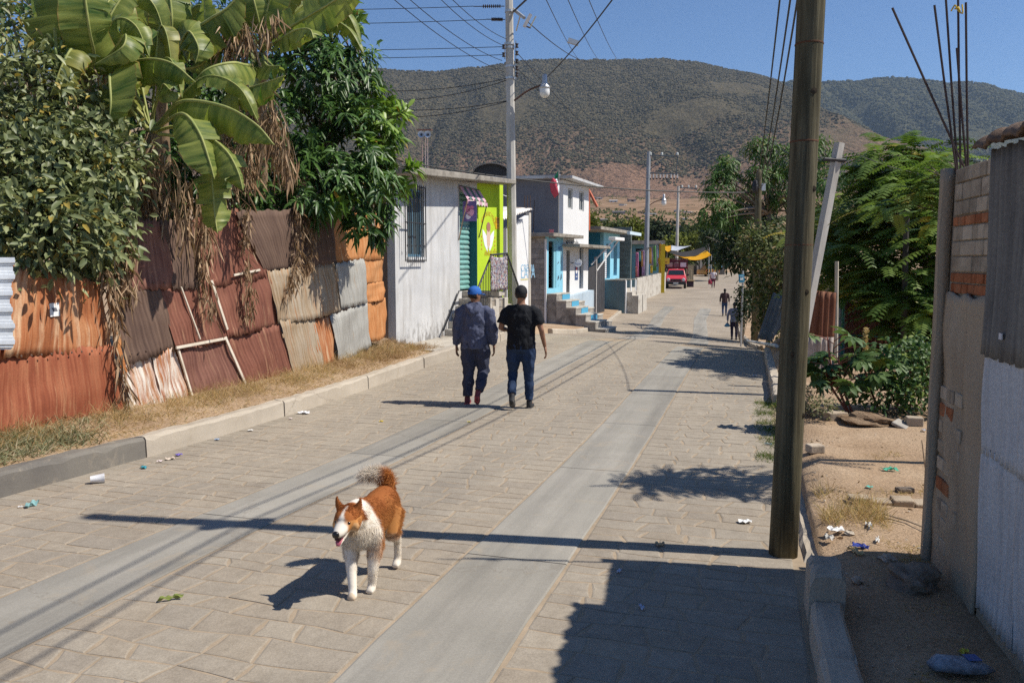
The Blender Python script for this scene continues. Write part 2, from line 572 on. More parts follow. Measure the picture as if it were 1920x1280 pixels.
def paver_geo(mb, poly, rg):
    n = len(poly)
    cs, ct = sum(p[0] for p in poly) / n, sum(p[1] for p in poly) / n
    dz = rg.gauss(0, .0008)
    tx, ty = rg.gauss(0, .003), rg.gauss(0, .002)
    rings = []
    for inset, h in ((0, -.02), (.004, -.0028), (.016, 0.0)):
        rg_ = []
        for s, t in poly:
            d = math.hypot(s - cs, t - ct)
            k = max(0, 1 - inset / d)
            ss, tt_ = cs + (s - cs) * k, ct + (t - ct) * k
            p = RP(ss, tt_)
            p.z = road_z(ss, tt_) + h + dz + (ss - cs) * tx + (tt_ - ct) * ty
            rg_.append(p)
        rings.append(rg_)
    vs = rings[0] + rings[1] + rings[2]
    fs = [tuple(range(2 * n, 3 * n))[::-1]]
    for r in range(2):
        for i in range(n):
            j = (i + 1) % n
            fs.append((r * n + i, (r + 1) * n + i, (r + 1) * n + j, r * n + j))
    mb.add(vs, fs)
_all = paver_bands(-3.33, -1.475, 2.2, 24.3, 1) + paver_bands(-.815, .775, 2.2, 24.3, 2) + paver_bands(1.475, 2.86, 2.2, 24.3, 3)
def _in_frame(poly):
    s, t = poly[0][0] * .5 + poly[4][0] * .5, poly[0][1] * .5 + poly[4][1] * .5
    p = RP(s, t)
    if p.y < 3.0: return None
    px = CX + FPX * p.x / p.y
    if px < -60 or px > 1900: return None
    return p.y
_near, _rest = [], []
for pl in _all:
    y = _in_frame(pl)
    (_near if y is not None else _rest).append((y if y is not None else 99, pl))
_near.sort(key=lambda q: q[0])
_rest = [q for q in _rest if RP(*q[1][0]).y > 1.5] + _near[300:]
_rg = random.Random(5)
for k, (y, pl) in enumerate(_near[:300]):
    mb = MB(); paver_geo(mb, pl, _rg)
    mb.build('paver', _rg.choice(M_pav), road)
_mb = MB()
for y, pl in _rest: paver_geo(_mb, pl, _rg)
_o = _mb.build('pavers', M_pav[1], road); _o['kind'] = 'stuff'

# ---- concrete wheel tracks, slab by slab
def _conc(name, a, b, dirt, bump=.35):
    T = NT(name)
    co = T.co('Object', 1, False)
    n1 = T.noise(co, 1.1, 6, .62)
    brush = T.noise(T.co('Object', (9, 60, 9), False), 3.0, 4, .6)
    fine = T.noise(co, 90, 4, .75)
    sp = T.noise(co, 9, 6, .7)
    c = T.ramp(n1, [(.3, a), (.7, b)])
    c = T.mix(.35, c, T.ramp(fine, [(.3, (.55,) * 3), (.7, (1.15,) * 3)]), 'MULTIPLY')
    c = T.mix(.25, c, T.ramp(brush, [(.35, (.75,) * 3), (.65, (1.1,) * 3)]), 'MULTIPLY')
    c = T.mix(T.ramp(sp, [(.62, (0,) * 3), (.74, (.6,) * 3)]), c, dirt)
    ty = T.noise(_along(T, (3.5, .15, 1)), 1.0, 5, .65)
    c = T.mix(.9, c, T.ramp(ty, [(.34, (.74, .74, .75)), (.6, (1.06,) * 3)]), 'MULTIPLY')
    sd = T.noise(co, 2.6, 7, .72, .6)
    c = T.mix(T.ramp(sd, [(.56, (0,) * 3), (.72, (.75,) * 3)]), c, (.36, .30, .225))
    vo = T.n('TexVoronoi'); vo.feature = 'DISTANCE_TO_EDGE'; vo.inputs['Scale'].default_value = .33
    ad = T.n('VectorMath', operation='ADD'); cn = T.n('CombineXYZ'); T.l(T.math('MULTIPLY', sp, .5), cn.inputs[0]); T.l(T.math('MULTIPLY', sd, .7), cn.inputs[1]); T.l(co, ad.inputs[0]); T.l(cn.outputs[0], ad.inputs[1]); T.l(ad.outputs[0], vo.inputs['Vector'])
    c = T.mix(T.ramp(vo.outputs[0], [(.0015, (.4,) * 3), (.004, (0,) * 3)]), c, (.16, .13, .1))
    oi = T.n('ObjectInfo')
    c = T.mix(1.0, c, T.ramp(oi.outputs['Random'], [(0, (.95,) * 3), (1, (1.05,) * 3)]), 'MULTIPLY')
    T.base(c, .88, .2)
    T.bump(T.math('ADD', fine, brush), bump, .003)
    return T.m
M_track = _conc('track concrete', (.28, .262, .225), (.355, .33, .285), (.23, .19, .145))
M_conc = _conc('old concrete', (.40, .36, .30), (.50, .455, .385), (.22, .19, .15), .6)
M_kerb = _conc('kerb concrete', (.43, .37, .29), (.52, .455, .37), (.30, .25, .19), .8)
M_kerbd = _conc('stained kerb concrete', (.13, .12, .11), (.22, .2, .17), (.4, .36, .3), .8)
def slab(s0, s1, t0, t1, up, mat, parent, name='slab', ds=.4, h=.03):
    m = MB()
    n = max(2, int((s1 - s0) / ds))
    rows = []
    for i in range(n + 1):
        s = s0 + (s1 - s0) * i / n
        jl, jr = .004 * math.sin(s * 5.3 + t0 * 9), .004 * math.sin(s * 4.1 + t1 * 3)
        for t, z in ((t0 + jl, -h), (t0 + jl, -.004), (t0 + jl + .012, .0), ((t0 + t1) / 2, .0), (t1 + jr - .012, 0), (t1 + jr, -.004), (t1 + jr, -h)):
            p = RP(s, t); p.z = road_z(s, t) + up + z
            rows.append(p)
    fs = [(i * 7 + j, i * 7 + j + 1, (i + 1) * 7 + j + 1, (i + 1) * 7 + j) for i in range(n) for j in range(6)]
    fs += [tuple(range(7))[::-1], tuple(range(n * 7, n * 7 + 7))]
    m.add(rows, fs)
    return m.build(name, mat, parent)
_rg = random.Random(11)
for t0, t1 in ((-1.46, -.83), (.79, 1.46)):
    s = -6.0
    end = 21.4
    while s < end:
        e = min(end, s + _rg.uniform(1.9, 2.7))
        if end - e < .8: e = end
        slab(s + .006, e - .006, t0, t1, .004, M_track, road, 'concrete_slab')
        s = e
    s = 25.6
    while s < 52:
        e = min(52, s + 3.4)
        slab(s + .01, e - .01, t0 * .98, t1 * .98, .008, M_track, road_far, 'concrete_slab', .8)
        s = e
# concrete band across the street where the slope breaks
_cb = MB()
def _cbf(u, v):
    t = -3.3 + 6.15 * u
    s = 21.9 + v * .75 + .06 * math.sin(u * 7)
    p = RP(s, t); p.z = road_z(s, t) + .012 - .03 * math.sin(v * math.pi) + (.0 if 0 < v < 1 else -.03)
    return p
_cb.grid(_cbf, 14, 6)
_cb.build('gutter_band', M_conc, road, smooth=True)

# ---- kerbs, block by block
_kr = random.Random(17)
def kerb_block(s0, s1, t, w, h, mat, parent, top=None, ds=.12, hs=None):
    """t: street face, w>0 grows to the right"""
    m = MB()
    n = max(2, int((s1 - s0) / ds))
    vs = []
    sg = 1 if w > 0 else -1
    for i in range(n + 1):
        s = s0 + (s1 - s0) * i / n
        hh = hs(s) if hs else h
        j = .006 * math.sin(s * 3.7) + .004 * math.sin(s * 11.3)
        for dt, z in ((0, -.12), (.008 * sg, hh - .03), (.03 * sg, hh - .004), (.06 * sg, hh), (w - .02 * sg, hh), (w, hh - .02), (w, -.12)):
            q = .35 if abs(dt) in (0, abs(w)) else 1.0
            p = RP(s, t + dt + j + _kr.gauss(0, .0025) * q); p.z = road_z(s, t) + z + .003 * math.sin(s * 9 + dt * 40) + (_kr.gauss(0, .004) - .03 * (_kr.random() < .04)) * (abs(dt) > .001) * q
            vs.append(p)
    fs = [(i * 7 + j, i * 7 + j + 1, (i + 1) * 7 + j + 1, (i + 1) * 7 + j) for i in range(n) for j in range(6)]
    if sg < 0: fs = [f[::-1] for f in fs]
    fs += [tuple(range(7))[::-1] if sg > 0 else tuple(range(7)), tuple(range(n * 7, n * 7 + 7)) if sg > 0 else tuple(range(n * 7, n * 7 + 7))[::-1]]
    m.add(vs, fs)
    return m.build('kerb_block', mat, parent)
kl = tag(thing('kerb', 'left concrete kerb below the rusty tin fence and house steps', 'kerb', RP(6, -3.3, 0)), kind='structure')
kl.location = (0, 0, 0)
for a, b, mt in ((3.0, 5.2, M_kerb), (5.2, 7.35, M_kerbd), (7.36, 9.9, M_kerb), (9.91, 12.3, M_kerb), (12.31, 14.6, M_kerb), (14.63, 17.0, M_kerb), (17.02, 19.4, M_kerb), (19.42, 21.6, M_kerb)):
    kerb_block(a, b - .01, -3.31, -.17, .21, mt, kl)
for a in np.arange(25.2, 62, 3.6):
    kerb_block(a, a + 3.58, -3.31, -.17, .15, M_kerb, kl, ds=.9)
kr = tag(thing('kerb', 'right concrete kerb behind the wooden pole', 'kerb'), kind='structure')
kerb_block(-3, 2.4, 2.88, .165, .15, M_kerb, kr)
kerb_block(2.41, 4.4, 2.88, .165, .15, M_kerb, kr, ds=.2)
kerb_block(4.41, 5.06, 2.88, .165, .15, M_kerb, kr)
kerb_block(5.07, 5.40, 2.875, .18, .31, M_kerb, kr, ds=.03, hs=lambda s: .31 - 2.2 * max(0, abs(s - 5.235) - .1) ** 1.5)
kerb_block(5.38, 8.0, 2.92, .2, .03, M_kerb, kr)
kerb_block(9.0, 9.9, 2.92, .2, .05, M_kerb, kr)
kerb_block(12.6, 15.2, 2.88, .165, .17, M_kerb, kr)
kerb_block(15.22, 20.6, 2.88, .165, .16, M_kerb, kr)
for a in np.arange(25.2, 60, 5.0):
    kerb_block(a, a + 4.96, 2.86, .16, .12, M_kerb, kr, ds=1.2)
# ---- sidewalk on the left, slab by slab
sw = tag(thing('sidewalk', 'concrete sidewalk in front of the houses on the left', 'sidewalk'), kind='structure')
def walk_z(s, t):
    return road_z(s, -3.3)
def walk(s0, s1, t0, t1, up, mat):
    m = strip(s0, s1, .5, t0, t1, up, 3, lambda s, t: road_z(s, -3.4) + .012 * (-3.4 - t))
    o = m.build('sidewalk_slab', mat, sw, solid=.06)
    return o
for a, b in ((15.6, 17.6), (17.62, 19.8), (19.82, 21.6)):
    walk(a, b, -5.4, -3.485, .17, M_conc)
for a in np.arange(25.2, 61, 3.6):
    walk(a + .01, a + 3.59, -5.6, -3.485, .12, M_conc)
# ================================================================== hills
def _vnoise(X, Y, seed):
    rg = np.random.default_rng(seed)
    G = rg.random((256, 256))
    xi, yi = np.floor(X).astype(int), np.floor(Y).astype(int)
    fx, fy = X - xi, Y - yi
    fx, fy = fx * fx * (3 - 2 * fx), fy * fy * (3 - 2 * fy)
    g = lambda a, b: G[a % 256, b % 256]
    return (g(xi, yi) * (1 - fx) + g(xi + 1, yi) * fx) * (1 - fy) + (g(xi, yi + 1) * (1 - fx) + g(xi + 1, yi + 1) * fx) * fy
def fbm(X, Y, seed, o=5):
    v, a, n = 0, 1.0, 0
    for k in range(o):
        v = v + a * _vnoise(X * 2 ** k + 17.3 * k, Y * 2 ** k + 5.1 * k, seed + k); n += a; a *= .5
    return v / n
def _ridge(pix, Y):
    P = [PX(px, py, Y) for px, py in pix]
    return [p.x for p in P], [p.z for p in P]
HILLS = []
def hill(name, label, pix, Yr, Yf, seed, x0, x1, nx, ny, mat, gully=.12, back=500, ext=(.75, .25)):
    rx, rz = _ridge(pix, Yr)
    rx = [rx[0] - 1600] + rx + [rx[-1] + 700, rx[-1] + 2000]
    rz = [rz[0] * 1.0] + rz + [rz[-1] * ext[0], rz[-1] * ext[1]]
    def H(X, Y):
        hr = np.interp(X, rx, rz)
        foot = Yf + 120 * np.sin(X / 260 + seed) + 60 * np.sin(X / 97 + 2 * seed)
        u = (Y - foot) / (Yr - foot)
        b = terrain(X, Y) - 6
        up = np.clip(u, 0, 1)
        p = np.where(up < .25, up * up * 1.6, .1 + (up - .25) * 1.2)
        p = np.clip(p, 0, 1)
        dn = 1 - .35 * np.clip((u - 1) * 2, 0, 1) ** 1.5
        wx = X + 130 * (fbm(X / 420, Y / 420, seed + 50, 3) - .5) + (Y - Yf) * .12
        g = np.abs(fbm(wx / 210, Y / 1500, seed, 4) - .5) * 2
        h = b + (hr - b) * p * dn
        side = np.clip(up * (1.02 - up) * 4, 0, 1)
        h = h - (hr - b) * gully * (1 - g) ** 2.2 * side
        h = h + (fbm(X / 60, Y / 60, seed + 9, 4) - .5) * 16 * np.clip(up * 4, 0, 1)
        return h
    X, Y = np.meshgrid(np.linspace(x0, x1, nx), np.linspace(Yf - 150, Yr + back, ny))
    Z = H(X, Y)
    V = np.stack([X, Y, Z], -1).reshape(-1, 3)
    i, j = np.meshgrid(np.arange(nx - 1), np.arange(ny - 1))
    a = (j * nx + i).ravel()
    F = np.stack([a, a + 1, a + nx + 1, a + nx], 1)
    me = bpy.data.meshes.new(name)
    me.vertices.add(len(V)); me.vertices.foreach_set('co', V.astype(np.float32).ravel())
    me.loops.add(len(F) * 4); me.loops.foreach_set('vertex_index', F.astype(np.int32).ravel())
    me.polygons.add(len(F)); me.polygons.foreach_set('loop_start', np.arange(0, len(F) * 4, 4, dtype=np.int32))
    me.polygons.foreach_set('use_smooth', np.ones(len(F), bool))
    me.update(calc_edges=True)
    me.materials.append(mat)
    o = put(name, me)
    tag(o, label, 'hill', kind='structure')
    HILLS.append((H, x0, x1, Yf, Yr, seed))
    return o
def _hill_mat(name, bare, scrub, zlo, zhi):
    T = NT(name)
    co = T.co('Object', 1, False)
    sx = T.n('SeparateXYZ'); T.l(co, sx.inputs[0])
    big = T.noise(co, .006, 5, .6)
    med = T.noise(co, .035, 6, .65)
    fine = T.noise(co, .16, 4, .7)
    hz = T.n('MapRange'); hz.inputs[1].default_value = zlo; hz.inputs[2].default_value = zhi; T.l(sx.outputs[2], hz.inputs[0])
    cover = T.math('ADD', T.math('MULTIPLY', hz.outputs[0], .55), T.math('ADD', T.math('MULTIPLY', big, .7), T.math('MULTIPLY', med, .35)))
    c = T.mix(T.ramp(cover, [(.55, (0,) * 3), (.95, (1,) * 3)]), bare, scrub)
    c = T.mix(.75, c, T.ramp(fine, [(.35, (.42, .44, .4)), (.62, (1.2, 1.15, 1.05))]), 'MULTIPLY')
    c = T.mix(.5, c, T.ramp(med, [(.35, (.6, .62, .6)), (.65, (1.2, 1.15, 1.1))]), 'MULTIPLY')
    T.base(c, .95, .05)
    T.bump(T.math('ADD', fine, T.math('MULTIPLY', med, 3.0)), .9, 6.0)
    return T.m
M_hillA = _hill_mat('dry scrub hill', (.29, .18, .13), (.125, .107, .07), 70, 290)
M_hillB = _hill_mat('green scrub hill', (.2, .14, .095), (.095, .095, .058), 60, 260)
hill('hill', 'long brown scrub-covered hill behind the village', [(300, 132), (560, 134), (680, 124), (760, 128), (850, 127), (950, 117), (1050, 112), (1150, 110), (1240, 110), (1300, 116), (1340, 121), (1400, 131), (1460, 152), (1520, 190), (1590, 255), (1660, 320)],
     1900, 830, 3, -1700, 1900, 300, 120, M_hillA, .16, 500, (.35, .2))
hill('hill', 'greener hill on the right behind the brick wall', [(1300, 190), (1400, 160), (1480, 148), (1540, 151), (1600, 148), (1650, 142), (1680, 143), (1740, 149), (1800, 151), (1860, 160), (1920, 172), (2050, 190)],
     2700, 1500, 11, -200, 3600, 240, 110, M_hillB, .2, 500, (.9, .7))
# scrub on the hills
def _scrub(name, hi, n, rmin, rmax, mat, dens_seed, label):
    H, x0, x1, Yf, Yr, seed = HILLS[hi]
    rg = np.random.default_rng(100 + hi)
    Y = Yf + 30 + (Yr + 30 - Yf) * rg.random(n * 3) ** .85
    X = rg.uniform(-.35, .72, n * 3) * Y
    den = fbm(X / 150, Y / 150, dens_seed, 4) + .45 * np.clip((Y - Yf) / (Yr - Yf), 0, 1)
    keep = (den > .62 + .12 * rg.random(n * 3)) & (X > x0) & (X < x1)
    X, Y = X[keep][:n], Y[keep][:n]
    Z = H(X, Y)
    me = bpy.data.meshes.new(name)
    me.vertices.add(len(X)); me.vertices.foreach_set('co', np.stack([X, Y, Z], 1).astype(np.float32).ravel())
    o = put(name, me)
    tag(o, label, 'scrub', kind='stuff')
    ng = bpy.data.node_groups.new(name, 'GeometryNodeTree')
    ng.interface.new_socket('Geometry', in_out='INPUT', socket_type='NodeSocketGeometry')
    ng.interface.new_socket('Geometry', in_out='OUTPUT', socket_type='NodeSocketGeometry')
    N = ng.nodes
    gi, go = N.new('NodeGroupInput'), N.new('NodeGroupOutput')
    ico = N.new('GeometryNodeMeshIcoSphere'); ico.inputs['Radius'].default_value = 1; ico.inputs['Subdivisions'].default_value = 1
    sm = N.new('GeometryNodeSetMaterial'); sm.inputs['Material'].default_value = mat
    iop = N.new('GeometryNodeInstanceOnPoints')
    rv = N.new('FunctionNodeRandomValue'); rv.data_type = 'FLOAT_VECTOR'
    rv.inputs[0].default_value = (rmin, rmin, rmin * .6); rv.inputs[1].default_value = (rmax, rmax, rmax * .75)
    rr = N.new('FunctionNodeRandomValue'); rr.data_type = 'FLOAT_VECTOR'
    rr.inputs[0].default_value = (-.4, -.4, 0); rr.inputs[1].default_value = (.4, .4, 6.2)
    L = ng.links.new
    L(ico.outputs[0], sm.inputs[0]); L(gi.outputs[0], iop.inputs['Points']); L(sm.outputs[0], iop.inputs['Instance'])
    L(rv.outputs[0], iop.inputs['Scale']); L(rr.outputs[0], iop.inputs['Rotation']); L(iop.outputs[0], go.inputs[0])
    md = o.modifiers.new('scatter', 'NODES'); md.node_group = ng
    return o
def _scrub_mat(name, a, b):
    T = NT(name)
    oi = T.n('ObjectInfo')
    n = T.noise(T.co('Object', 1, False), 1.6, 3)
    c = T.ramp(oi.outputs['Random'], [(0, a), (.6, tuple((x + y) / 2 for x, y in zip(a, b))), (1, b)])
    c = T.mix(.6, c, T.ramp(n, [(.35, (.5,) * 3), (.65, (1.2,) * 3)]), 'MULTIPLY')
    T.base(c, .95, .05)
    T.bump(n, 1.0, .8)
    return T.m
M_scrA = _scrub_mat('grey green scrub', (.075, .068, .042), (.15, .128, .08))
M_scrB = _scrub_mat('green scrub', (.055, .06, .034), (.115, .11, .062))
_scrub('scrub', 0, 60000, 1.2, 3.6, M_scrA, 40, 'low dry bushes covering the brown hill')
_scrub('scrub', 1, 26000, 3.0, 7.5, M_scrB, 60, 'dense bushes covering the greener hill on the right')

# ---- haze between here and the hills
_hz = MB().b2((-2600, -60, -40), (4200, 3400, 760))
haze = _hz.build('haze', plain('haze holder', (.8, .8, .8)))
haze.data.materials.clear()
_hm = bpy.data.materials.new('thin haze'); _hm.use_nodes = True
_t = _hm.node_tree
_t.nodes.remove(_t.nodes['Principled BSDF'])
_pv = _t.nodes.new('ShaderNodeVolumePrincipled')
_pv.inputs['Color'].default_value = (.55, .72, .95, 1)
_pv.inputs['Density'].default_value = .00008
_pv.inputs['Anisotropy'].default_value = .2
_t.links.new(_pv.outputs[0], _t.nodes['Material Output'].inputs['Volume'])
haze.data.materials.append(_hm)
tag(haze, 'thin bluish haze in the air before the hills', 'haze', kind='stuff')
# ================================================================== left side: patched tin fence
FT, FLEAN = -4.2, .06
def fence_pt(px, py, off=0.0):
    """place on the leaning fence plane seen at (px, py); off is metres towards the street"""
    d = ray(px, py)
    a = 2.652 * RC
    # t = a + k*(d0*RC - d1*RS) = FT + off - FLEAN*(z - .2)
    k = (FT + off - FLEAN * (CAMH - .2) - a) / (d[0] * RC - d[1] * RS + FLEAN * d[2])
    return Vector((d[0] * k, d[1] * k, CAMH + d[2] * k))
FN = Vector((RC, -RS, FLEAN)).normalized()
def tin_mat(name, dark, mid, light, pale=None, pamt=.6, vsc=1.3, rough=.8):
    T = NT(name)
    co = T.co('UV', 1, True)
    mp = T.n('Mapping'); mp.inputs['Scale'].default_value = (13.0, .55, 1); T.l(co, mp.inputs[0])
    st = T.noise(mp.outputs[0], 2.0, 6, .65, .15)
    mp2 = T.n('Mapping'); mp2.inputs['Scale'].default_value = (1.5, 1.0, 1); T.l(co, mp2.inputs[0])
    pt = T.noise(mp2.outputs[0], 1.6, 5, .6, .3)
    fine = T.noise(co, 60, 4, .7)
    f = T.math('ADD', T.math('MULTIPLY', st, .72), T.math('MULTIPLY', pt, .45))
    c = T.ramp(f, [(.40, dark), (.55, mid), (.72, light)])
    if pale:
        mp3 = T.n('Mapping'); mp3.inputs['Scale'].default_value = (7, .5, 1); mp3.inputs['Location'].default_value = (3, 7, 0); T.l(co, mp3.inputs[0])
        pn = T.noise(mp3.outputs[0], 2.2, 6, .68, .1)
        c = T.mix(T.ramp(pn, [(pamt - .06, (0,) * 3), (pamt + .1, (1,) * 3)]), c, pale)
    c = T.mix(.45, c, T.ramp(fine, [(.3, (.55,) * 3), (.7, (1.2,) * 3)]), 'MULTIPLY')
    T.base(c, rough, .25)
    T.bump(fine, .35, .002)
    return T.m
RU_A = tin_mat('orange rust tin', (.20, .062, .026), (.37, .13, .05), (.50, .25, .12), (.62, .42, .26), .58)
RU_B = tin_mat('deep rust tin', (.17, .045, .022), (.27, .078, .038), (.38, .14, .07), (.5, .27, .14), .64)
RU_C = tin_mat('plum rust tin', (.11, .05, .04), (.18, .078, .058), (.26, .125, .09), (.42, .24, .15), .62)
RU_D = tin_mat('brown black tin', (.075, .045, .036), (.12, .075, .056), (.17, .11, .08), (.3, .15, .09), .7)
RU_E = tin_mat('flaking white rust tin', (.17, .045, .022), (.33, .11, .045), (.45, .22, .1), (.72, .66, .58), .49)
RU_G = tin_mat('maroon tin', (.12, .045, .032), (.19, .072, .048), (.265, .11, .072), (.44, .25, .15), .62)
RU_I = tin_mat('tan stained zinc', (.22, .15, .085), (.34, .25, .16), (.42, .36, .28), (.36, .16, .06), .60)
RU_K = tin_mat('grey zinc', (.24, .23, .21), (.34, .33, .3), (.42, .41, .375), (.36, .26, .17), .68, rough=.6)
RU_M = tin_mat('orange board', (.33, .115, .035), (.48, .20, .07), (.56, .29, .13), (.62, .42, .24), .64)
M_batten = rough_mat('weathered pale batten', (.55, .47, .37), (.72, .65, .54), 5, .9, .1, .4, .004)
fence = thing('tin_fence', 'patched fence of rusty corrugated sheets leaning over the dry verge', 'fence', RP(8, FT, 0))
fence.location = (0, 0, 0)
def sheet(name, q, mat, off, pitch=.066, amp=.004, parent=fence, jag=.02, seed=0, flat=False, nv=9):
    """corrugated sheet with pixel corners TL TR BR BL"""
    rg = random.Random(seed * 13 + 5)
    c = [fence_pt(x, y, 0) for x, y in q]
    wid = ((c[1] - c[0]).length + (c[2] - c[3]).length) / 2
    hgt = ((c[3] - c[0]).length + (c[2] - c[1]).length) / 2
    nc = max(2, round(wid / pitch))
    nu = nc * (6 if not flat else 1)
    if flat: nu = 12
    ph = [rg.uniform(0, 6) for _ in range(6)]
    m = MB()
    vs, uv = [], []
    for j in range(nv + 1):
        v = j / nv
        for i in range(nu + 1):
            u = i / nu
            top = c[0].lerp(c[1], u); bot = c[3].lerp(c[2], u)
            p = top.lerp(bot, v)
            e = jag * (math.sin(u * 31 + ph[0]) * .6 + math.sin(u * 83 + ph[1]) * .4)
            if j == 0: p = p + Vector((0, 0, e))
            if j == nv: p = p + Vector((0, 0, -e))
            w = (amp * math.cos(2 * math.pi * u * nc) if not flat else 0) + .018 * math.sin(v * 3 + u * 4 + ph[2]) + .01 * math.sin(v * 7 + ph[3] + u * 9) + .006 * math.sin(v * 15 + u * 3 + ph[4])
            vs.append(p + FN * (off + w)); uv.append((u * wid, v * hgt))
    fs = [(j * (nu + 1) + i, (j + 1) * (nu + 1) + i, (j + 1) * (nu + 1) + i + 1, j * (nu + 1) + i + 1) for j in range(nv) for i in range(nu)]
    m.add(vs, fs, uv)
    o = m.build(name, mat, parent, smooth=True, solid=.002)
    return o
_S = [
    ('B', [(-40, 662), (206, 648), (246, 800), (-60, 850)], RU_B, .02),
    ('Z', [(-520, 470), (-100, 488), (-130, 690), (-600, 700)], RU_B, .03),
    ('Y', [(-600, 690), (-20, 668), (-50, 850), (-700, 960)], RU_A, .01),
    ('A', [(18, 497), (181, 530), (207, 660), (-6, 672)], RU_A, .045),
    ('A0', [(-120, 490), (30, 500), (6, 676), (-150, 690)], RU_B, .02),
    ('E1', [(232, 672), (286, 664), (318, 762), (243, 790)], RU_E, .0),
    ('E2', [(280, 664), (334, 648), (360, 752), (305, 770)], RU_E, .012),
    ('C1', [(238, 412), (298, 414), (326, 542), (212, 546)], RU_C, .03),
    ('C2', [(294, 414), (352, 412), (374, 540), (318, 544)], RU_D, .045),
    ('C3', [(348, 414), (442, 392), (500, 520), (370, 545)], RU_G, .02),
    ('D1', [(206, 538), (292, 536), (331, 655), (232, 684)], RU_D, .03),
    ('D2', [(288, 536), (402, 524), (428, 640), (328, 658)], RU_G, .018),
    ('E3', [(330, 650), (420, 634), (462, 735), (358, 760)], RU_C, .0),
    ('F', [(434, 396), (620, 392), (627, 496), (492, 514)], RU_D, .04),
    ('G', [(400, 524), (498, 508), (522, 612), (424, 634)], RU_G, .028),
    ('H', [(422, 630), (522, 608), (556, 716), (460, 738)], RU_G, .008),
    ('I', [(494, 509), (560, 500), (576, 600), (516, 606)], RU_I, .05),
    ('I2', [(556, 502), (624, 494), (637, 584), (570, 602)], RU_I, .038),
    ('J', [(519, 602), (590, 596), (606, 700), (554, 716)], RU_I, .02),
    ('J2', [(584, 598), (618, 592), (634, 690), (600, 704)], RU_A, .012),
    ('K', [(621, 495), (678, 485), (682, 568), (636, 580)], RU_K, .06),
    ('L', [(614, 592), (685, 566), (690, 650), (632, 690)], RU_K, .045),
]
for k, (nm, q, mt, off) in enumerate(_S):
    sheet('tin_sheet', q, mt, off, seed=k)
for k, (q, off) in enumerate([([(612, 408), (668, 400), (670, 489), (625, 494)], .01), ([(668, 398), (718, 392), (717, 487), (668, 490)], .022),
                              ([(676, 484), (718, 482), (717, 530), (680, 534)], .012), ([(679, 532), (718, 528), (717, 564), (683, 568)], .025),
                              ([(683, 566), (703, 562), (706, 640), (688, 640)], .01), ([(702, 561), (720, 558), (722, 630), (705, 640)], .02)]):
    sheet('board', q, RU_M, off, flat=True, seed=40 + k)
def batten(a, b, w, off, mat=M_batten, name='batten'):
    p, q = fence_pt(*a, off), fence_pt(*b, off)
    d = (q - p).normalized()
    sd = d.cross(FN).normalized() * w / 2
    m = MB()
    m.hexa([p - sd, p + sd, p + sd + FN * .02, p - sd + FN * .02], [q - sd, q + sd, q + sd + FN * .02, q - sd + FN * .02])
    return m.build(name, mat, fence, bevel=.003)
batten((395, 526), (425, 618), .04, .05)
batten((421, 632), (461, 724), .042, .03)
batten((338, 538), (374, 636), .02, .05)
batten((333, 655), (359, 742), .03, .03)
batten((226, 690), (249, 782), .05, .05)
batten((329, 652), (424, 634), .035, .06)
batten((437, 516), (486, 506), .03, .06)
_rg = random.Random(3)
for a, b, w in (((203, 552), (212, 600), .07), ((210, 598), (222, 650), .08), ((219, 650), (232, 700), .08)):
    batten(a, b, w, .055, RU_M, 'board')
# nails along the laps
_nm = plain('nail', (.12, .08, .06), .5)
for (x0, y0), (x1, y1), n, off in (((30, 668), (200, 656), 9, .075), ((215, 532), (360, 530), 7, .07), ((240, 664), (322, 648), 6, .055), ((645, 574), (680, 566), 3, .08)):
    for k in range(n):
        p = fence_pt(x0 + (x1 - x0) * (k + .5) / n, y0 + (y1 - y0) * (k + .5) / n, off)
        MB().lathe((0, 0, 0), [(.0, 0), (.013, .002), (.011, .008), (.0, .01)], 8, 'X', False).build('nail', _nm, fence).location = p
# paper notice on the tin
def quad_px(q, off): return [fence_pt(x, y, off) for x, y in q]
_q = quad_px([(92, 569), (110, 567), (112, 592), (94, 594)], .075)
_nb = thing('paper_notice', 'small white paper notice stuck to the orange rusty sheet', 'notice', _q[3])
MB().hexa([p - _q[3] for p in _q], [p - _q[3] + FN * .004 for p in _q]).build('sheet', plain('notice paper', (.72, .72, .7), .8), _nb)
_a, _b = _q[0].lerp(_q[2], .35) - _q[3] + FN * .005, _q[0].lerp(_q[2], .62) - _q[3] + FN * .005
_side = (_q[1] - _q[0]).normalized()
MB().hexa([_a - _side * .02, _a + _side * .035, _b + _side * .02, _b - _side * .035], [p + FN * .002 for p in (_a - _side * .02, _a + _side * .035, _b + _side * .02, _b - _side * .035)]).build('print', plain('notice print', (.12, .12, .14), .8), _nb)
# pale ribbed sheet at the left edge of the view
_rb = thing('ribbed_steel_sheet', 'pale galvanised sheet with level ribs at the left edge of the view', 'metal sheet', fence_pt(0, 655, .5))
_m = MB()
_o0 = fence_pt(0, 655, .5)
def _rib(u, v):
    p = fence_pt(-260 + 281 * u + 3 * math.sin(v * 9), 655 - 172 * v, .5)
    w = (v * 5.6) % 1
    return p - _o0 + FN * (.03 * (1 if .25 < w < .6 else 0 if (w < .12 or w > .75) else .5))
_m.grid(_rib, 4, 90)
_m.build('ribbed_panel', rough_mat('galvanised sheet', (.5, .53, .57), (.66, .69, .72), 2.5, .45, .5, .1, .002, metal=.35), _rb, solid=.004)
_p1, _p2 = fence_pt(-150, 470, .5) - _o0, fence_pt(-150, 860, .5) - _o0
MB().tube([_p1 - FN * .06, _p2 - FN * .06], .035, 8).build('post', M_batten, _rb)
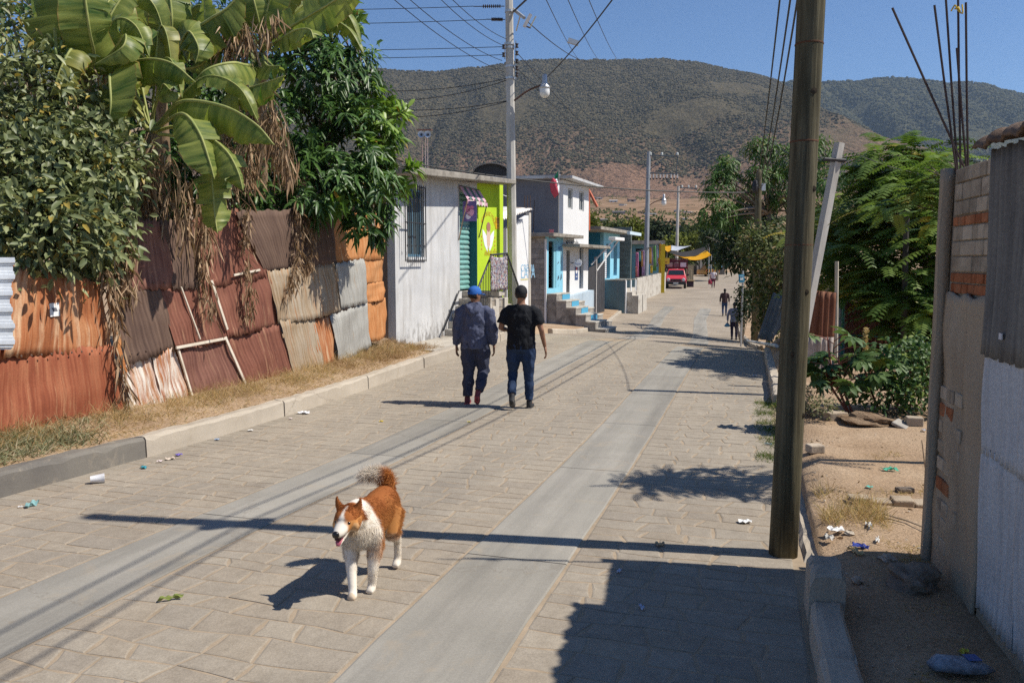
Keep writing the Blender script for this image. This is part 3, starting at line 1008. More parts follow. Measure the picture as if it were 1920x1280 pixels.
# ================================================================== plants over the tin fence
M_ban = None
def _banana_mat(name, a, b, edge):
    T = NT(name)
    co = T.co('UV', 1, True)
    mp = T.n('Mapping'); mp.inputs['Scale'].default_value = (1.5, 22, 1); T.l(co, mp.inputs[0])
    vn = T.noise(mp.outputs[0], 1.0, 3, .6)
    sx = T.n('SeparateXYZ'); tc = T.n('TexCoord'); T.l(tc.outputs['UV'], sx.inputs[0])
    mp2 = T.n('Mapping'); mp2.inputs['Scale'].default_value = (.8, 5, 1); T.l(co, mp2.inputs[0])
    pt = T.noise(mp2.outputs[0], 1.0, 4)
    c = T.ramp(T.math('ADD', T.math('MULTIPLY', vn, .5), T.math('MULTIPLY', pt, .5)), [(.36, a), (.5, tuple((x + y) / 2 for x, y in zip(a, b))), (.66, b)])
    ab = T.math('ABSOLUTE', T.math('SUBTRACT', sx.outputs[0], .5))
    en = T.math('ADD', ab, T.math('MULTIPLY', pt, .12))
    c = T.mix(T.ramp(en, [(.535, (0,) * 3), (.57, (1,) * 3)]), c, edge)
    c = T.mix(T.ramp(ab, [(.015, (1,) * 3), (.03, (0,) * 3)]), c, (.42, .42, .14))
    T.base(c, .42, .35)
    T.bump(vn, .5, .006)
    tr = T.n('BsdfTranslucent')
    T.l(T.mix(.6, c, (1.1, 1.2, .4), 'MULTIPLY'), tr.inputs[0])
    mx = T.n('MixShader'); mx.inputs[0].default_value = .42
    T.l(T.b.outputs[0], mx.inputs[1]); T.l(tr.outputs[0], mx.inputs[2]); T.l(mx.outputs[0], T.out.inputs[0])
    return T.m
M_ban = _banana_mat('banana leaf', (.055, .12, .025), (.40, .43, .11), (.36, .24, .08))
M_bany = _banana_mat('yellowing banana leaf', (.16, .19, .04), (.4, .38, .1), (.42, .2, .05))
M_stalk = rough_mat('banana stalk', (.24, .28, .08), (.38, .38, .13), 6, .6, .3, .2, .004)
M_dead = leaf_mat('dead banana leaf', (.19, .11, .06), (.55, .40, .26), rough=.85, spec=.1, trans=.15)
M_ptrunk = rough_mat('banana trunk', (.2, .13, .08), (.36, .26, .17), 5, .9, .1, .6, .015, stretch=(4, 4, .6))
V3 = Vector
def bez(pts, n):
    """smooth curve through points"""
    P = [Vector(p) for p in pts]
    P = [P[0] * 2 - P[1]] + P + [P[-1] * 2 - P[-2]]
    out = []
    m = len(P) - 3
    for i in range(m):
        for k in range(n):
            t = k / n
            a, b, c, d = P[i], P[i + 1], P[i + 2], P[i + 3]
            out.append(.5 * ((2 * b) + (c - a) * t + (2 * a - 5 * b + 4 * c - d) * t * t + (3 * b - a - 3 * c + d) * t ** 3))
    out.append(P[-2])
    return out
def banana_leaf(parent, pts, stalk, wid, droop, face, mat, rg, org, tears=.35, name='leaf'):
    """pts: midrib points; first `stalk` share of it is bare stalk"""
    C = bez(pts, 9)
    n = len(C)
    k0 = max(1, int(n * stalk))
    m = MB()
    face = Vector(face).normalized()
    def prof(u): return min(1, (u / .14) ** .6 if u < .14 else 1) * (1 if u < .55 else max(.0, 1 - ((u - .55) / .45) ** 2.2))
    for side in (-1, 1):
        grp = 0.0
        i = k0
        while i < n - 1:
            step = rg.choice((2, 3, 4, 5, 6)) if rg.random() < .35 + tears * 1.6 else 8
            j = min(n - 1, i + step)
            tw = rg.gauss(0, .2)
            dr = droop * rg.uniform(.85, 1.15)
            vs, uv, cols = [], [], 4
            for q in range(i, j + 1):
                u = (q - k0) / max(1, n - 1 - k0)
                uu = u
                if q == j and j < n - 1: uu = u - .02
                if q == i and i > k0: uu = u + .02
                T = (C[min(q + 1, n - 1)] - C[max(q - 1, 0)]).normalized()
                N = (face - T * T.dot(face)).normalized()
                S = T.cross(N) * side
                W = wid * prof(min(.999, max(.001, uu)))
                for c in range(cols + 1):
                    x = c / cols
                    a = dr * (.55 + .45 * x) + tw * x
                    off = (S * math.cos(a) - N * math.sin(a)) * W * x
                    wav = N * .012 * math.sin(q * 2.1 + side) * x
                    vs.append(C[q] + off + wav - T * (.05 * x * x * wid) - org)
                    uv.append((.5 + side * .5 * x, u * 1.0))
            r = cols + 1
            fs = [(a * r + b, a * r + b + 1, (a + 1) * r + b + 1, (a + 1) * r + b) for a in range(j - i) for b in range(cols)]
            if side < 0: fs = [f[::-1] for f in fs]
            m.add(vs, fs, uv)
            i = j
    o = m.build(name, mat, parent, smooth=True)
    s_ = MB()
    rad = [.03 * (1 - .75 * i / (n - 1)) * max(.5, wid / .3) for i in range(n)]
    s_.tube([c - org for c in C], rad, 6)
    s_.build('midrib', M_stalk, o, smooth=True)
    return o
def dead_strips(name, parent, path, n, L, spread, org, seed=0, W=.035, down=1.0):
    n = int(n * .75)
    """ragged dry strips hanging along a path"""
    rg = np.random.default_rng(seed)
    P = np.array([list(p) for p in bez(path, 8)])
    k = rg.random(n) * (len(P) - 1.001)
    i = k.astype(int); f = (k - i)[:, None]
    B = P[i] * (1 - f) + P[i + 1] * f + rg.normal(size=(n, 3)) * spread
    D = rg.normal(size=(n, 3)) * .3 + np.array([0, 0, -down])
    Nn = rg.normal(size=(n, 3))
    me = leaves_mesh(name, B - np.array(org), D, Nn, L * rg.uniform(.4, 1.2, n), W * rg.uniform(.3, 1.1, n), M_dead, .45, .12, True, rg.random((n, 2)))
    o = put(name, me, parent); o['kind'] = 'stuff'
    return o
def banana(label, crown, base, leaves, seed, dead=()):
    rg = random.Random(seed)
    c, b = PX(*crown), PX(*base)
    b.z = GZ(b.x, b.y) - .1
    t = thing('banana_plant', label, 'banana plant', b, 0, 'banana plants behind the tin fence')
    mid = b.lerp(c, .5) + Vector((rg.uniform(-.08, .08), 0, 0))
    MB().tube([p - b for p in bez([b, mid, c], 6)], [.14, .135, .13, .125, .12, .115, .11, .1, .095, .09, .085, .08, .07][:13], 10).build('trunk', M_ptrunk, t, smooth=True)
    for L in leaves:
        pts = [c] + [PX(*q) for q in L['p']]
        banana_leaf(t, pts, L.get('st', .22), L.get('w', .27), L.get('d', .9), L.get('f', (0, -.2, 1)), L.get('m', M_ban), rg, b, L.get('t', .3))
    for q in range(5):
        a = rg.uniform(-1.15, 1.15); L_ = rg.uniform(1.1, 1.7); yy = rg.uniform(-.35, .5)
        dx, dz = math.sin(a), math.cos(a)
        pts = [c, c + V3((dx * .3, yy * .3, dz * .45)) * L_, c + V3((dx * .62, yy * .7, dz * .75)) * L_, c + V3((dx * .95, yy, dz * .8 - .12)) * L_, c + V3((dx * 1.15, yy * 1.1, dz * .7 - .35)) * L_]
        banana_leaf(t, pts, .2, rg.uniform(.13, .19), rg.uniform(.4, .9), (-dx * .3, -.7, .6), rg.choice((M_ban, M_ban, M_bany)), rg, b, .6)
    for k, (path, n, ln, sp) in enumerate(dead):
        dead_strips('dead_leaves', t, [PX(*q) for q in path], n, ln, sp, b, seed * 10 + k)
    return t
UPR = (.35, -1, .25)
banana('banana plant with wide arching leaves above the dark patched sheets', (284, 250, 10.1), (262, 520, 10.3), [
    dict(p=[(310, 220, 9.9), (345, 190, 9.7), (420, 200, 9.5), (478, 232, 9.35), (514, 272, 9.3)], st=.24, w=.34, d=1.15, f=(0, -.45, 1), t=.12),
    dict(p=[(312, 228, 9.8), (345, 214, 9.4), (374, 250, 9.25), (392, 300, 9.2), (402, 336, 9.2)], st=.3, w=.28, d=.75, f=(.5, -.9, .5), t=.12),
    dict(p=[(330, 238, 9.9), (386, 254, 9.5), (425, 284, 9.3), (446, 322, 9.25), (456, 358, 9.25)], st=.42, w=.23, d=.8, f=(.5, -.8, .5), t=.15),
    dict(p=[(350, 262, 10.2), (388, 310, 9.7), (398, 350, 9.6), (402, 398, 9.55), (408, 438, 9.5)], st=.42, w=.22, d=.5, f=(.2, -1, .1), t=.55),
    dict(p=[(268, 200, 10.2), (222, 134, 9.9), (268, 112, 9.7), (320, 118, 9.6), (366, 154, 9.5)], st=.34, w=.3, d=1.2, f=(0, -.5, 1), t=.12),
    dict(p=[(252, 214, 9.9), (218, 160, 9.5), (206, 142, 9.35), (208, 190, 9.2), (205, 232, 9.2)], st=.36, w=.34, d=.6, f=(-.55, -.9, .4), t=.15),
    dict(p=[(272, 222, 10.4), (240, 190, 10.5), (212, 182, 10.4), (186, 200, 10.3), (176, 232, 10.3)], st=.3, w=.26, d=.8, f=(0, -.8, .7), t=.5, m=M_bany),
    dict(p=[(290, 205, 9.9), (300, 176, 9.7), (306, 158, 9.6), (318, 168, 9.5)], st=.45, w=.22, d=.5, f=(.2, -1, .2), t=.1),
], 1, dead=[([(284, 262, 10.0), (268, 340, 9.9), (250, 420, 9.8)], 240, .42, .09), ([(300, 280, 10.2), (296, 350, 10.1), (292, 410, 10.1)], 130, .4, .06),
            ([(330, 330, 10.2), (345, 380, 10.1), (350, 430, 10.0)], 150, .45, .14), ([(225, 430, 9.3), (222, 480, 9.0), (215, 540, 8.8)], 150, .35, .07)])
banana('tallest banana plant rising before the dark mango tree', (490, 98, 12.0), (462, 420, 13.4), [
    dict(p=[(470, 122, 11.2), (440, 118, 10.7), (410, 122, 10.5), (385, 132, 10.4), (366, 150, 10.4)], st=.1, w=.3, d=1.05, f=(0, -.5, 1), t=.2),
    dict(p=[(500, 122, 11.0), (525, 124, 10.6)], st=.1, w=.22, d=.9, f=(0, -.6, .8), t=.2),
    dict(p=[(470, 150, 11.0), (428, 176, 10.7), (478, 162, 10.4), (535, 142, 10.2)], st=.3, w=.26, d=.95, f=(0, -.6, .9), t=.3),
    dict(p=[(512, 70, 11.4), (552, 46, 11.2), (600, 18, 11.0), (650, -12, 10.9), (690, -30, 10.9)], st=.16, w=.27, d=.5, f=(-.35, -1, -.1), t=.15),
    dict(p=[(520, 78, 11.3), (552, 58, 11.0), (580, 55, 10.8), (588, 72, 10.7)], st=.2, w=.22, d=.8, f=(0, -.7, .6), t=.4),
    dict(p=[(488, 60, 11.6), (478, 10, 11.4), (462, -50, 11.4)], st=.3, w=.3, d=.35, f=(.2, -1, .1), t=.2),
    dict(p=[(494, 60, 11.6), (505, 0, 11.5), (520, -70, 11.4)], st=.3, w=.3, d=.3, f=(-.3, -1, .1), t=.2),
], 2, dead=[([(500, 190, 11.2), (520, 260, 10.9), (545, 320, 10.8)], 330, .34, .075), ([(480, 150, 11.4), (470, 240, 11.4), (462, 330, 11.4)], 200, .4, .1),
            ([(505, 30, 11.2), (500, 60, 11.2)], 60, .35, .07)])
banana('upright banana plant on the left above the grey leafy bush', (160, 150, 9.9), (170, 520, 10.1), [
    dict(p=[(150, 100, 9.7), (128, 40, 9.5), (108, -30, 9.4), (95, -90, 9.4)], st=.12, w=.46, d=.22, f=(.55, -1, .3), t=.08),
    dict(p=[(176, 110, 9.6), (168, 60, 9.3), (160, 0, 9.2), (150, -70, 9.2)], st=.1, w=.3, d=.45, f=(.6, -.9, .2), t=.05),
    dict(p=[(150, 120, 9.6), (136, 92, 9.3), (118, 120, 9.15), (104, 155, 9.1), (94, 180, 9.1)], st=.3, w=.22, d=1.25, f=(-.5, -.5, .6), t=.2, m=M_bany),
    dict(p=[(200, 110, 9.7), (228, 76, 9.5), (236, 66, 9.4), (228, 90, 9.3), (176, 122, 9.3)], st=.2, w=.22, d=.9, f=(0, -.7, .7), t=.2),
], 3, dead=[([(172, 60, 10.2), (188, 80, 10.1), (196, 120, 10.0)], 130, .4, .09), ([(120, 190, 9.6), (110, 220, 9.5)], 120, .35, .14)])
banana('banana plant with tall torn leaves behind the arching one', (300, 135, 11.8), (330, 420, 12.6), [
    dict(p=[(280, 100, 11.6), (258, 50, 11.4), (236, 0, 11.3), (215, -60, 11.3)], st=.06, w=.4, d=.35, f=(-.6, -1, .2), t=.5),
    dict(p=[(316, 90, 11.4), (322, 40, 11.2), (318, -10, 11.2), (310, -50, 11.2)], st=.1, w=.3, d=.3, f=(.5, -1, .2), t=.3),
    dict(p=[(330, 80, 11.5), (345, 60, 11.3), (372, 50, 11.1), (400, 32, 11.0), (430, 12, 11.0), (455, -20, 11.0)], st=.1, w=.4, d=.9, f=(0, -.8, .6), t=.35),
    dict(p=[(330, 110, 11.3), (344, 72, 11.0), (356, 60, 10.9), (372, 90, 10.8), (366, 120, 10.8)], st=.3, w=.26, d=.6, f=(.3, -1, .2), t=.2),
    dict(p=[(380, 120, 11.4), (384, 70, 11.3), (384, 20, 11.3), (380, -40, 11.3)], st=.15, w=.2, d=.4, f=(-.4, -1, .1), t=.5),
], 4, dead=[([(415, 60, 11.4), (440, 50, 11.3), (470, 60, 11.2)], 170, .5, .06), ([(262, 20, 11.5), (290, 10, 11.4)], 60, .45, .08), ([(420, 230, 11.6), (416, 300, 11.5), (405, 400, 11.4)], 240, .5, .12)])
# dry bundles hanging over the tin
_hb = [([(385, 395, 8.6), (388, 450, 8.35), (383, 520, 8.3), (396, 590, 8.3)], 260, .22, .045), ([(462, 380, 9.9), (462, 450, 9.55), (466, 530, 9.4), (470, 595, 9.35)], 240, .2, .04),
       ([(556, 380, 11.2), (560, 440, 11.0), (556, 500, 10.9), (540, 548, 10.8)], 260, .2, .05), ([(580, 400, 11.4), (586, 450, 11.3), (578, 510, 11.2)], 150, .2, .035),
       ([(196, 500, 8.2), (212, 560, 8.05), (222, 640, 8.05), (238, 748, 8.1)], 210, .22, .03), ([(236, 440, 8.7), (240, 500, 8.55), (246, 556, 8.55)], 120, .22, .05)]
_hl = ['dry banana leaf bundle hanging before the maroon sheets', 'long dry leaf bundle reaching lowest at the middle sheets', 'thick dry leaf bundle hanging over the dark sheet and zinc', 'short dry leaf bundle beside the thick one near the zinc',
       'thin dry leaf strip caught along the pale batten', 'small dry leaf tuft hanging before the brown black sheet']
for k, ((path, n, ln, sp), lb) in enumerate(zip(_hb, _hl)):
    P = []
    for q in path:
        p = fence_pt(q[0], q[1], .16)
        P.append(p)
    o = dead_strips('dry_leaf_bundle', None, P, n, ln, sp, P[0], 90 + k, .03)
    o.location = P[0]
    del o['kind']
    tag(o, lb, 'dry leaves', 'dry banana leaves hanging over the fence')
# unripe fruit on the left plant
_fr = thing('banana_bunch', 'small bunch of unripe green bananas on the left plant', 'fruit', PX(104, 70, 9.3))
for k in range(16):
    a = k * 2.4; h = -.05 - .018 * k
    MB().tube(bez([(.05 * math.cos(a), .05 * math.sin(a), h), (.1 * math.cos(a), .1 * math.sin(a), h + .02), (.12 * math.cos(a), .12 * math.sin(a), h + .09)], 3), [.008, .018, .02, .02, .019, .016, .006], 6).build('banana', plain('green banana', (.14, .19, .05), .5), _fr, smooth=True)
MB().tube([(0, 0, .1), (0, 0, -.35)], .02, 6).build('stem', M_stalk, _fr)

# ---- bushes and trees as twigs of leaves
def limbs(parent, org, base, tips, mat, r0, rg, name='branch', each=False):
    m = MB()
    for tp in tips:
        a, b = Vector(base), Vector(tp)
        mid = a.lerp(b, .5) + Vector((rg.uniform(-.1, .1), rg.uniform(-.1, .1), rg.uniform(-.02, .15))) * (b - a).length
        C = bez([a, mid, b], 5)
        m.tube([p - Vector(org) for p in C], [r0 * (1 - .8 * i / (len(C) - 1)) for i in range(len(C))], 6)
    return m.build(name, mat, parent, smooth=True)
def twig_leaves(cent, per, spread, L, W, mat, name, org, out=.5, up=.2, droop=.15, fold=.25, rich=False, seed=0, ctr=None, lvfn=None):
    rg = np.random.default_rng(seed)
    n = len(cent) * per
    C = np.repeat(np.asarray(cent), per, 0)
    B = C + rg.normal(size=(n, 3)) * spread
    D = rg.normal(size=(n, 3))
    if ctr is not None: D = D + out * _nrm(C - np.asarray(ctr)[None]) * 1.5
    D[:, 2] += up
    N = rg.normal(size=(n, 3)) * .6 + np.array([.25, -.35, .9])
    me = leaves_mesh(name, B - np.asarray(org), D, N, L * rg.uniform(.65, 1.25, n), W * rg.uniform(.7, 1.2, n), mat, fold, droop, rich, rg.random((n, 2)))
    return me
M_bark = rough_mat('grey bark', (.16, .13, .10), (.3, .25, .2), 8, .95, .1, .6, .01, stretch=(3, 3, .7))
M_twig = rough_mat('dry twig', (.22, .17, .12), (.36, .29, .22), 8, .9, .1, .3, .004)
M_shrub = leaf_mat('dull shrub leaf', (.07, .10, .04), (.31, .335, .15), (.36, .27, .06), .05, rough=.45, spec=.35, trans=.2)
M_mango = leaf_mat('mango leaf', (.025, .065, .018), (.10, .19, .042), (.11, .2, .04), .12, rough=.4, spec=.4, trans=.22)
M_plum = leaf_mat('bright broad leaf', (.09, .19, .03), (.28, .40, .07), (.4, .24, .05), .05, rough=.4, spec=.4, trans=.35)
def bush(name, label, cat, blobs, per, L, W, mat, stems, seed, up=.25, droop=.2, group=None, rich=True, spread=.1, stem_mat=None, trunkr=.04, crown='foliage', outw=.6, nper=None):
    """blobs: list of (px, py, Y, rx, ry, rz, n twigs)"""
    rg = random.Random(seed)
    C0 = PX(*blobs[0][:3])
    b = PX(*stems[0]); b.z = GZ(b.x, b.y) - .05
    t = thing(name, label, cat, b, 0, group)
    cents, ctr = [], []
    for px, py, Y, rx, ry, rz, n in blobs:
        c = PX(px, py, Y)
        q = blob_centres(n, c, (rx, ry, rz))
        cents.append(q); ctr.append(np.repeat(np.array([list(c)]), n, 0))
    cents = np.concatenate(cents); ctr = np.repeat(np.concatenate(ctr), per, 0)
    rgn = np.random.default_rng(seed)
    n = len(cents) * per
    Cc = np.repeat(cents, per, 0)
    D = rgn.normal(size=(n, 3)) * .8 + outw * _nrm(Cc - ctr + 1e-6)
    D[:, 2] += up
    B = Cc + rgn.normal(size=(n, 3)) * spread
    N = rgn.normal(size=(n, 3)) * .55 + np.array([.3, -.35, .9])
    me = leaves_mesh(crown, B - np.array(b), D, N, L * rgn.uniform(.6, 1.25, n), W * rgn.uniform(.7, 1.2, n), mat, .22, droop, rich, rgn.random((n, 2)))
    put(crown, me, t)
    idx = rgn.choice(len(cents), min(len(cents), 26), False)
    base = b + Vector((0, 0, .05))
    if len(stems) > 1:
        fork = PX(*stems[1])
        MB().tube([p - b for p in bez([base, base.lerp(fork, .5) + Vector((.06, 0, 0)), fork], 5)], [trunkr * (1.2 - .5 * i / 10) for i in range(11)], 8).build('trunk', stem_mat or M_bark, t, smooth=True)
        base = fork
    limbs(t, b, base, [tuple(cents[i]) for i in idx], stem_mat or M_twig, trunkr * .5, rg)
    return t
bush('leafy_bush', 'grey green bush with oval leaves spilling over the orange sheets', 'bush',
     [(70, 430, 8.2, .75, .5, .5, 190), (150, 395, 8.8, .55, .5, .8, 170), (40, 330, 8.6, .7, .5, .6, 170), (110, 290, 9.2, .7, .5, .6, 140), (215, 300, 9.3, .35, .35, .55, 80), (-60, 380, 8.2, .7, .5, .9, 90)],
     9, .13, .058, M_shrub, [(100, 640, 9.4), (105, 470, 9.2)], 21, up=-.05, droop=.25, spread=.1)
bush('leafy_bush', 'higher thin leaved bush at the top left corner', 'bush',
     [(30, 170, 9.0, .7, .5, .5, 130), (90, 170, 9.6, .5, .5, .4, 90), (20, 60, 9.6, .5, .5, .5, 70), (120, 230, 9.8, .6, .4, .35, 70), (-50, 120, 9, .5, .5, .9, 60)],
     8, .12, .045, M_shrub, [(40, 640, 9.9), (50, 300, 9.6)], 22, up=-.05, droop=.25, spread=.12, trunkr=.05)
bush('tree', 'airy tree with small dark leaves behind the banana plants', 'tree',
     [(60, 20, 13, .9, .8, .9, 90), (200, 60, 13.5, 1.2, .8, 1.0, 120), (400, 60, 14, 1.0, .8, 1.0, 110), (330, 180, 13.5, 1.4, .6, .9, 150), (430, 250, 13, 1.0, .6, 1.0, 140), (240, 330, 12.5, 1.3, .5, .8, 120), (380, 340, 12.4, 1.0, .5, .7, 120), (520, 60, 15, .8, .6, .7, 90)],
     10, .17, .06, M_mango, [(330, 640, 13.5), (330, 260, 13.5)], 23, up=-.15, droop=.3, spread=.16, trunkr=.12, crown='crown')

def whorl_tree(name, label, cat, blobs, nleaf, L, W, mat, stems, seed, droop=.55, spread=.03, trunkr=.13, flat=.35, group=None, nl=30):
    """leaves in drooping whorls at the ends of twigs"""
    rgn = np.random.default_rng(seed); rg = random.Random(seed)
    b = PX(*stems[0]); b.z = GZ(b.x, b.y) - .05
    t = thing(name, label, cat, b, 0, group)
    cs, ct = [], []
    for px, py, Y, rx, ry, rz, n in blobs:
        c = PX(px, py, Y)
        cs.append(blob_centres(n, c, (rx, ry, rz), .5)); ct.append(np.repeat(np.array([list(c)]), n, 0))
    cs = np.concatenate(cs); ct = np.concatenate(ct)
    ax = _nrm(_nrm(cs - ct) + np.array([.1, -.15, .55]) + rgn.normal(size=cs.shape) * .2)
    n = len(cs) * nleaf
    A = np.repeat(ax, nleaf, 0); C = np.repeat(cs, nleaf, 0)
    rad = rgn.normal(size=(n, 3)); rad = _nrm(rad - A * (rad * A).sum(1, keepdims=True))
    D = rad * 1.0 + A * (flat + rgn.normal(size=(n, 1)) * .35)
    B = C + A * rgn.uniform(-.1, .06, (n, 1)) + rgn.normal(size=(n, 3)) * spread
    tone = np.repeat(rgn.random(len(cs)), nleaf) * .55 + rgn.random(n) * .45
    me = leaves_mesh('crown', B - np.array(b), D, A + np.array([0, 0, .3]), L * rgn.uniform(.6, 1.2, n), W * rgn.uniform(.75, 1.2, n), mat, .18, droop, True, np.stack([tone, rgn.random(n)], 1))
    put('crown', me, t)
    base = b
    if len(stems) > 1:
        fork = PX(*stems[1])
        MB().tube([p - b for p in bez([base, base.lerp(fork, .5) + Vector((.08, 0, 0)), fork], 5)], [trunkr * (1.2 - .5 * i / 10) for i in range(11)], 9).build('trunk', M_bark, t, smooth=True)
        base = fork
    idx = rgn.choice(len(cs), min(len(cs), nl), False)
    limbs(t, b, base, [tuple(cs[i]) for i in idx], M_bark, trunkr * .4, rg)
    return t
whorl_tree('mango_tree', 'dark mango tree with drooping leaves leaning over the fence end', 'tree',
           [(585, 140, 14.2, .9, .8, .7, 60), (640, 170, 14.2, .8, .8, .8, 60), (560, 250, 14.0, .8, .7, .8, 55), (640, 270, 13.6, 1.0, .8, .8, 80), (600, 345, 13.2, .9, .7, .6, 60), (680, 350, 13.4, .7, .6, .55, 55),
            (540, 380, 12.8, .7, .5, .4, 34), (690, 415, 13.2, .4, .4, .35, 30), (655, 110, 14.4, .55, .5, .5, 30)],
           13, .23, .055, M_mango, [(600, 640, 15.6), (600, 330, 14.6)], 31)
whorl_tree('broad_leaf_tree', 'bright green tree with rosettes of long leaves beside the white house', 'tree',
           [(735, 215, 14.2, .3, .3, .28, 7), (715, 260, 13.8, .35, .3, .4, 9), (745, 320, 13.7, .35, .3, .4, 10), (700, 310, 13.5, .4, .3, .4, 8), (680, 190, 14, .3, .3, .3, 5), (640, 375, 12.9, .2, .2, .15, 3), (655, 20, 14.5, .3, .3, .3, 6), (600, 60, 14.6, .3, .3, .3, 6), (570, 30, 14.6, .5, .3, .3, 9)],
           20, .30, .085, M_plum, [(690, 640, 15.9), (690, 290, 14.6)], 32, droop=.25, flat=.5, trunkr=.07, nl=60)

# ---- dry weeds on the verge
def blades(name, label, n, place, hmin, hmax, w, mat, seed, lean=.5, parent=None, cat='grass', rich=False):
    rg = np.random.default_rng(seed)
    P = place(rg, n)
    n = len(P)
    D = rg.normal(size=(n, 3)) * lean; D[:, 2] = 1
    N = rg.normal(size=(n, 3)); N[:, 2] *= .3
    me = leaves_mesh(name, P, D, N, rg.uniform(hmin, hmax, n), w * rg.uniform(.6, 1.4, n), mat, .1, .25, True if rich else False, rg.random((n, 2)))
    o = put(name, me, parent)
    return tag(o, label, cat, kind='stuff')
def on_ground(s0, s1, t0, t1, clump=0, cl_n=40, cl_r=.18, edge=None):
    def f(rg, n):
        if clump:
            cs = np.stack([rg.uniform(s0, s1, clump), rg.uniform(t0, t1, clump)], 1)
            q = cs[rg.integers(0, clump, n)] + rg.normal(size=(n, 2)) * cl_r
        else:
            q = np.stack([rg.uniform(s0, s1, n), t0 + (t1 - t0) * rg.random(n)], 1)
        q = q[(q[:, 1] > min(t0, t1) - .02) & (q[:, 1] < max(t0, t1) + .02)]
        out = np.array([[*RP(s, t)[:2], ground_z(s, t) - .01] for s, t in q])
        return out
    return f
M_straw = leaf_mat('dry straw', (.42, .27, .12), (.68, .52, .3), (.13, .15, .06), .08, rough=.9, spec=.1, trans=.4)
M_weedg = leaf_mat('grey green weed', (.13, .15, .07), (.34, .33, .2), (.4, .34, .22), .2, rough=.8, spec=.1, trans=.2)
blades('dry_grass', 'matted golden dry grass between the kerb and the tin fence', 16000, on_ground(4.2, 15.6, -4.3, -3.49), .02, .12, .004, M_straw, 1, 1.8)
blades('dry_grass', 'taller dry grass tufts at the foot of the rusty sheets', 9000, on_ground(4.5, 15.4, -4.25, -3.72, 110, 40, .14), .06, .36, .0032, M_straw, 2, .7)
blades('green_weeds', 'grey green weeds on the left end of the verge', 3200, on_ground(5.0, 7.4, -4.2, -3.55, 16, 40, .16), .05, .22, .007, M_weedg, 3, .8)
blades('dry_brush', 'brown brush heap at the end of the tin fence', 7000, on_ground(12.0, 16.2, -4.45, -3.6, 26, 40, .22), .03, .22, .005, leaf_mat('dry brush', (.28, .17, .09), (.5, .34, .2), rough=.95, spec=.05, trans=.3), 4, 1.1)
# ================================================================== houses on the left
class Face:
    """upright plane through a place, heading h from +Y; local x runs down the street, -y looks at the street"""
    def __init__(s, px, Y, h):
        p = PX(px, 490, Y)
        s.o = Vector((p.x, p.y, 0))
        s.u = Vector((math.sin(h), math.cos(h), 0))
        s.w = Vector((-math.cos(h), math.sin(h), 0))     # local +y, away from the street
        s.rz = math.pi / 2 - h
    def at(s, px, py, off=0.0):
        d = ray(px, py)
        n = -s.w
        k = (n.dot(s.o) + off - n.dot(Vector((0, 0, CAMH)))) / n.dot(Vector(d))
        p = Vector((d[0] * k, d[1] * k, CAMH + d[2] * k)) - s.o
        return p.dot(s.u), p.z
    def X(s, px, off=0.0): return s.at(px, 490, off)[0]
    def world(s, x, y, z): return s.o + s.u * x + s.w * y + Vector((0, 0, z))
    def thing(s, name, label, cat, z=0.0, group=None):
        return thing(name, label, cat, (s.o.x, s.o.y, z), s.rz, group)
    def gz(s, x, y=0):
        p = s.world(x, y, 0)
        return GZ(p.x, p.y)
def wall_holes(x0, x1, z0, z1, y0, y1, holes=()):
    """upright wall slab with rectangular openings, built of butted blocks"""
    m = MB()
    xs = sorted({x0, x1, *[h[0] for h in holes], *[h[1] for h in holes]})
    for a, b in zip(xs, xs[1:]):
        cx = (a + b) / 2
        cut = sorted([(h[2], h[3]) for h in holes if h[0] < cx < h[1]])
        z = z0
        for lo, hi in cut + [(z1, z1)]:
            if lo - z > 1e-4: m.b2((a, y0, z), (b, y1, lo))
            z = hi
    return m
def plaster(name, a, b, dirt, dlo=.52, dhi=.72, dscale=.9, bump=.35, mould=0):
    if name in _MC: return _MC[name]
    T = NT(name)
    co = T.co('Object', 1, False)
    n1 = T.noise(co, 1.3, 6, .6)
    st = T.noise(T.co('Object', (3.0, 3.0, .35), False), 1.6, 6, .65)
    fine = T.noise(co, 45, 4, .7)
    c = T.ramp(n1, [(.3, a), (.7, b)])
    c = T.mix(T.ramp(st, [(dlo, (0,) * 3), (dhi, (.75,) * 3)]), c, dirt)
    if mould:
        sz = T.n('SeparateXYZ'); T.l(co, sz.inputs[0])
        mr = T.n('MapRange'); mr.inputs[1].default_value = 1.7; mr.inputs[2].default_value = .1; T.l(sz.outputs[2], mr.inputs[0])
        sx_ = T.n('MapRange'); sx_.inputs[1].default_value = 0; sx_.inputs[2].default_value = 4.5; T.l(sz.outputs[0], sx_.inputs[0])
        mo = T.noise(T.co('Object', (5, 5, 2.2), False), 1.6, 6, .72)
        k_ = T.math('MULTIPLY', mo, T.math('ADD', mr.outputs[0], T.math('MULTIPLY', sx_.outputs[0], .25)))
        c = T.mix(T.ramp(k_, [(.42, (0,) * 3), (.62, (.8,) * 3)]), c, (.16, .145, .13))
    c = T.mix(.22, c, T.ramp(fine, [(.3, (.5,) * 3), (.7, (1.1,) * 3)]), 'MULTIPLY')
    T.base(c, .9, .15)
    T.bump(T.math('ADD', fine, T.math('MULTIPLY', n1, 1.5)), bump, .006)
    _MC[name] = T.m
    return T.m
P_white = plaster('white lime wall', (.50, .50, .50), (.66, .655, .645), (.36, .34, .315), .48, .74, mould=1)
P_white2 = plaster('clean white wall', (.72, .72, .71), (.80, .80, .79), (.5, .48, .45), .62, .85)
P_green = plaster('lime green wall', (.44, .62, .03), (.52, .70, .05), (.4, .5, .06), .66, .9, bump=.2)
P_teal = plaster('teal paint', (.035, .14, .155), (.05, .18, .19), (.06, .1, .1), .66, .9, bump=.1)
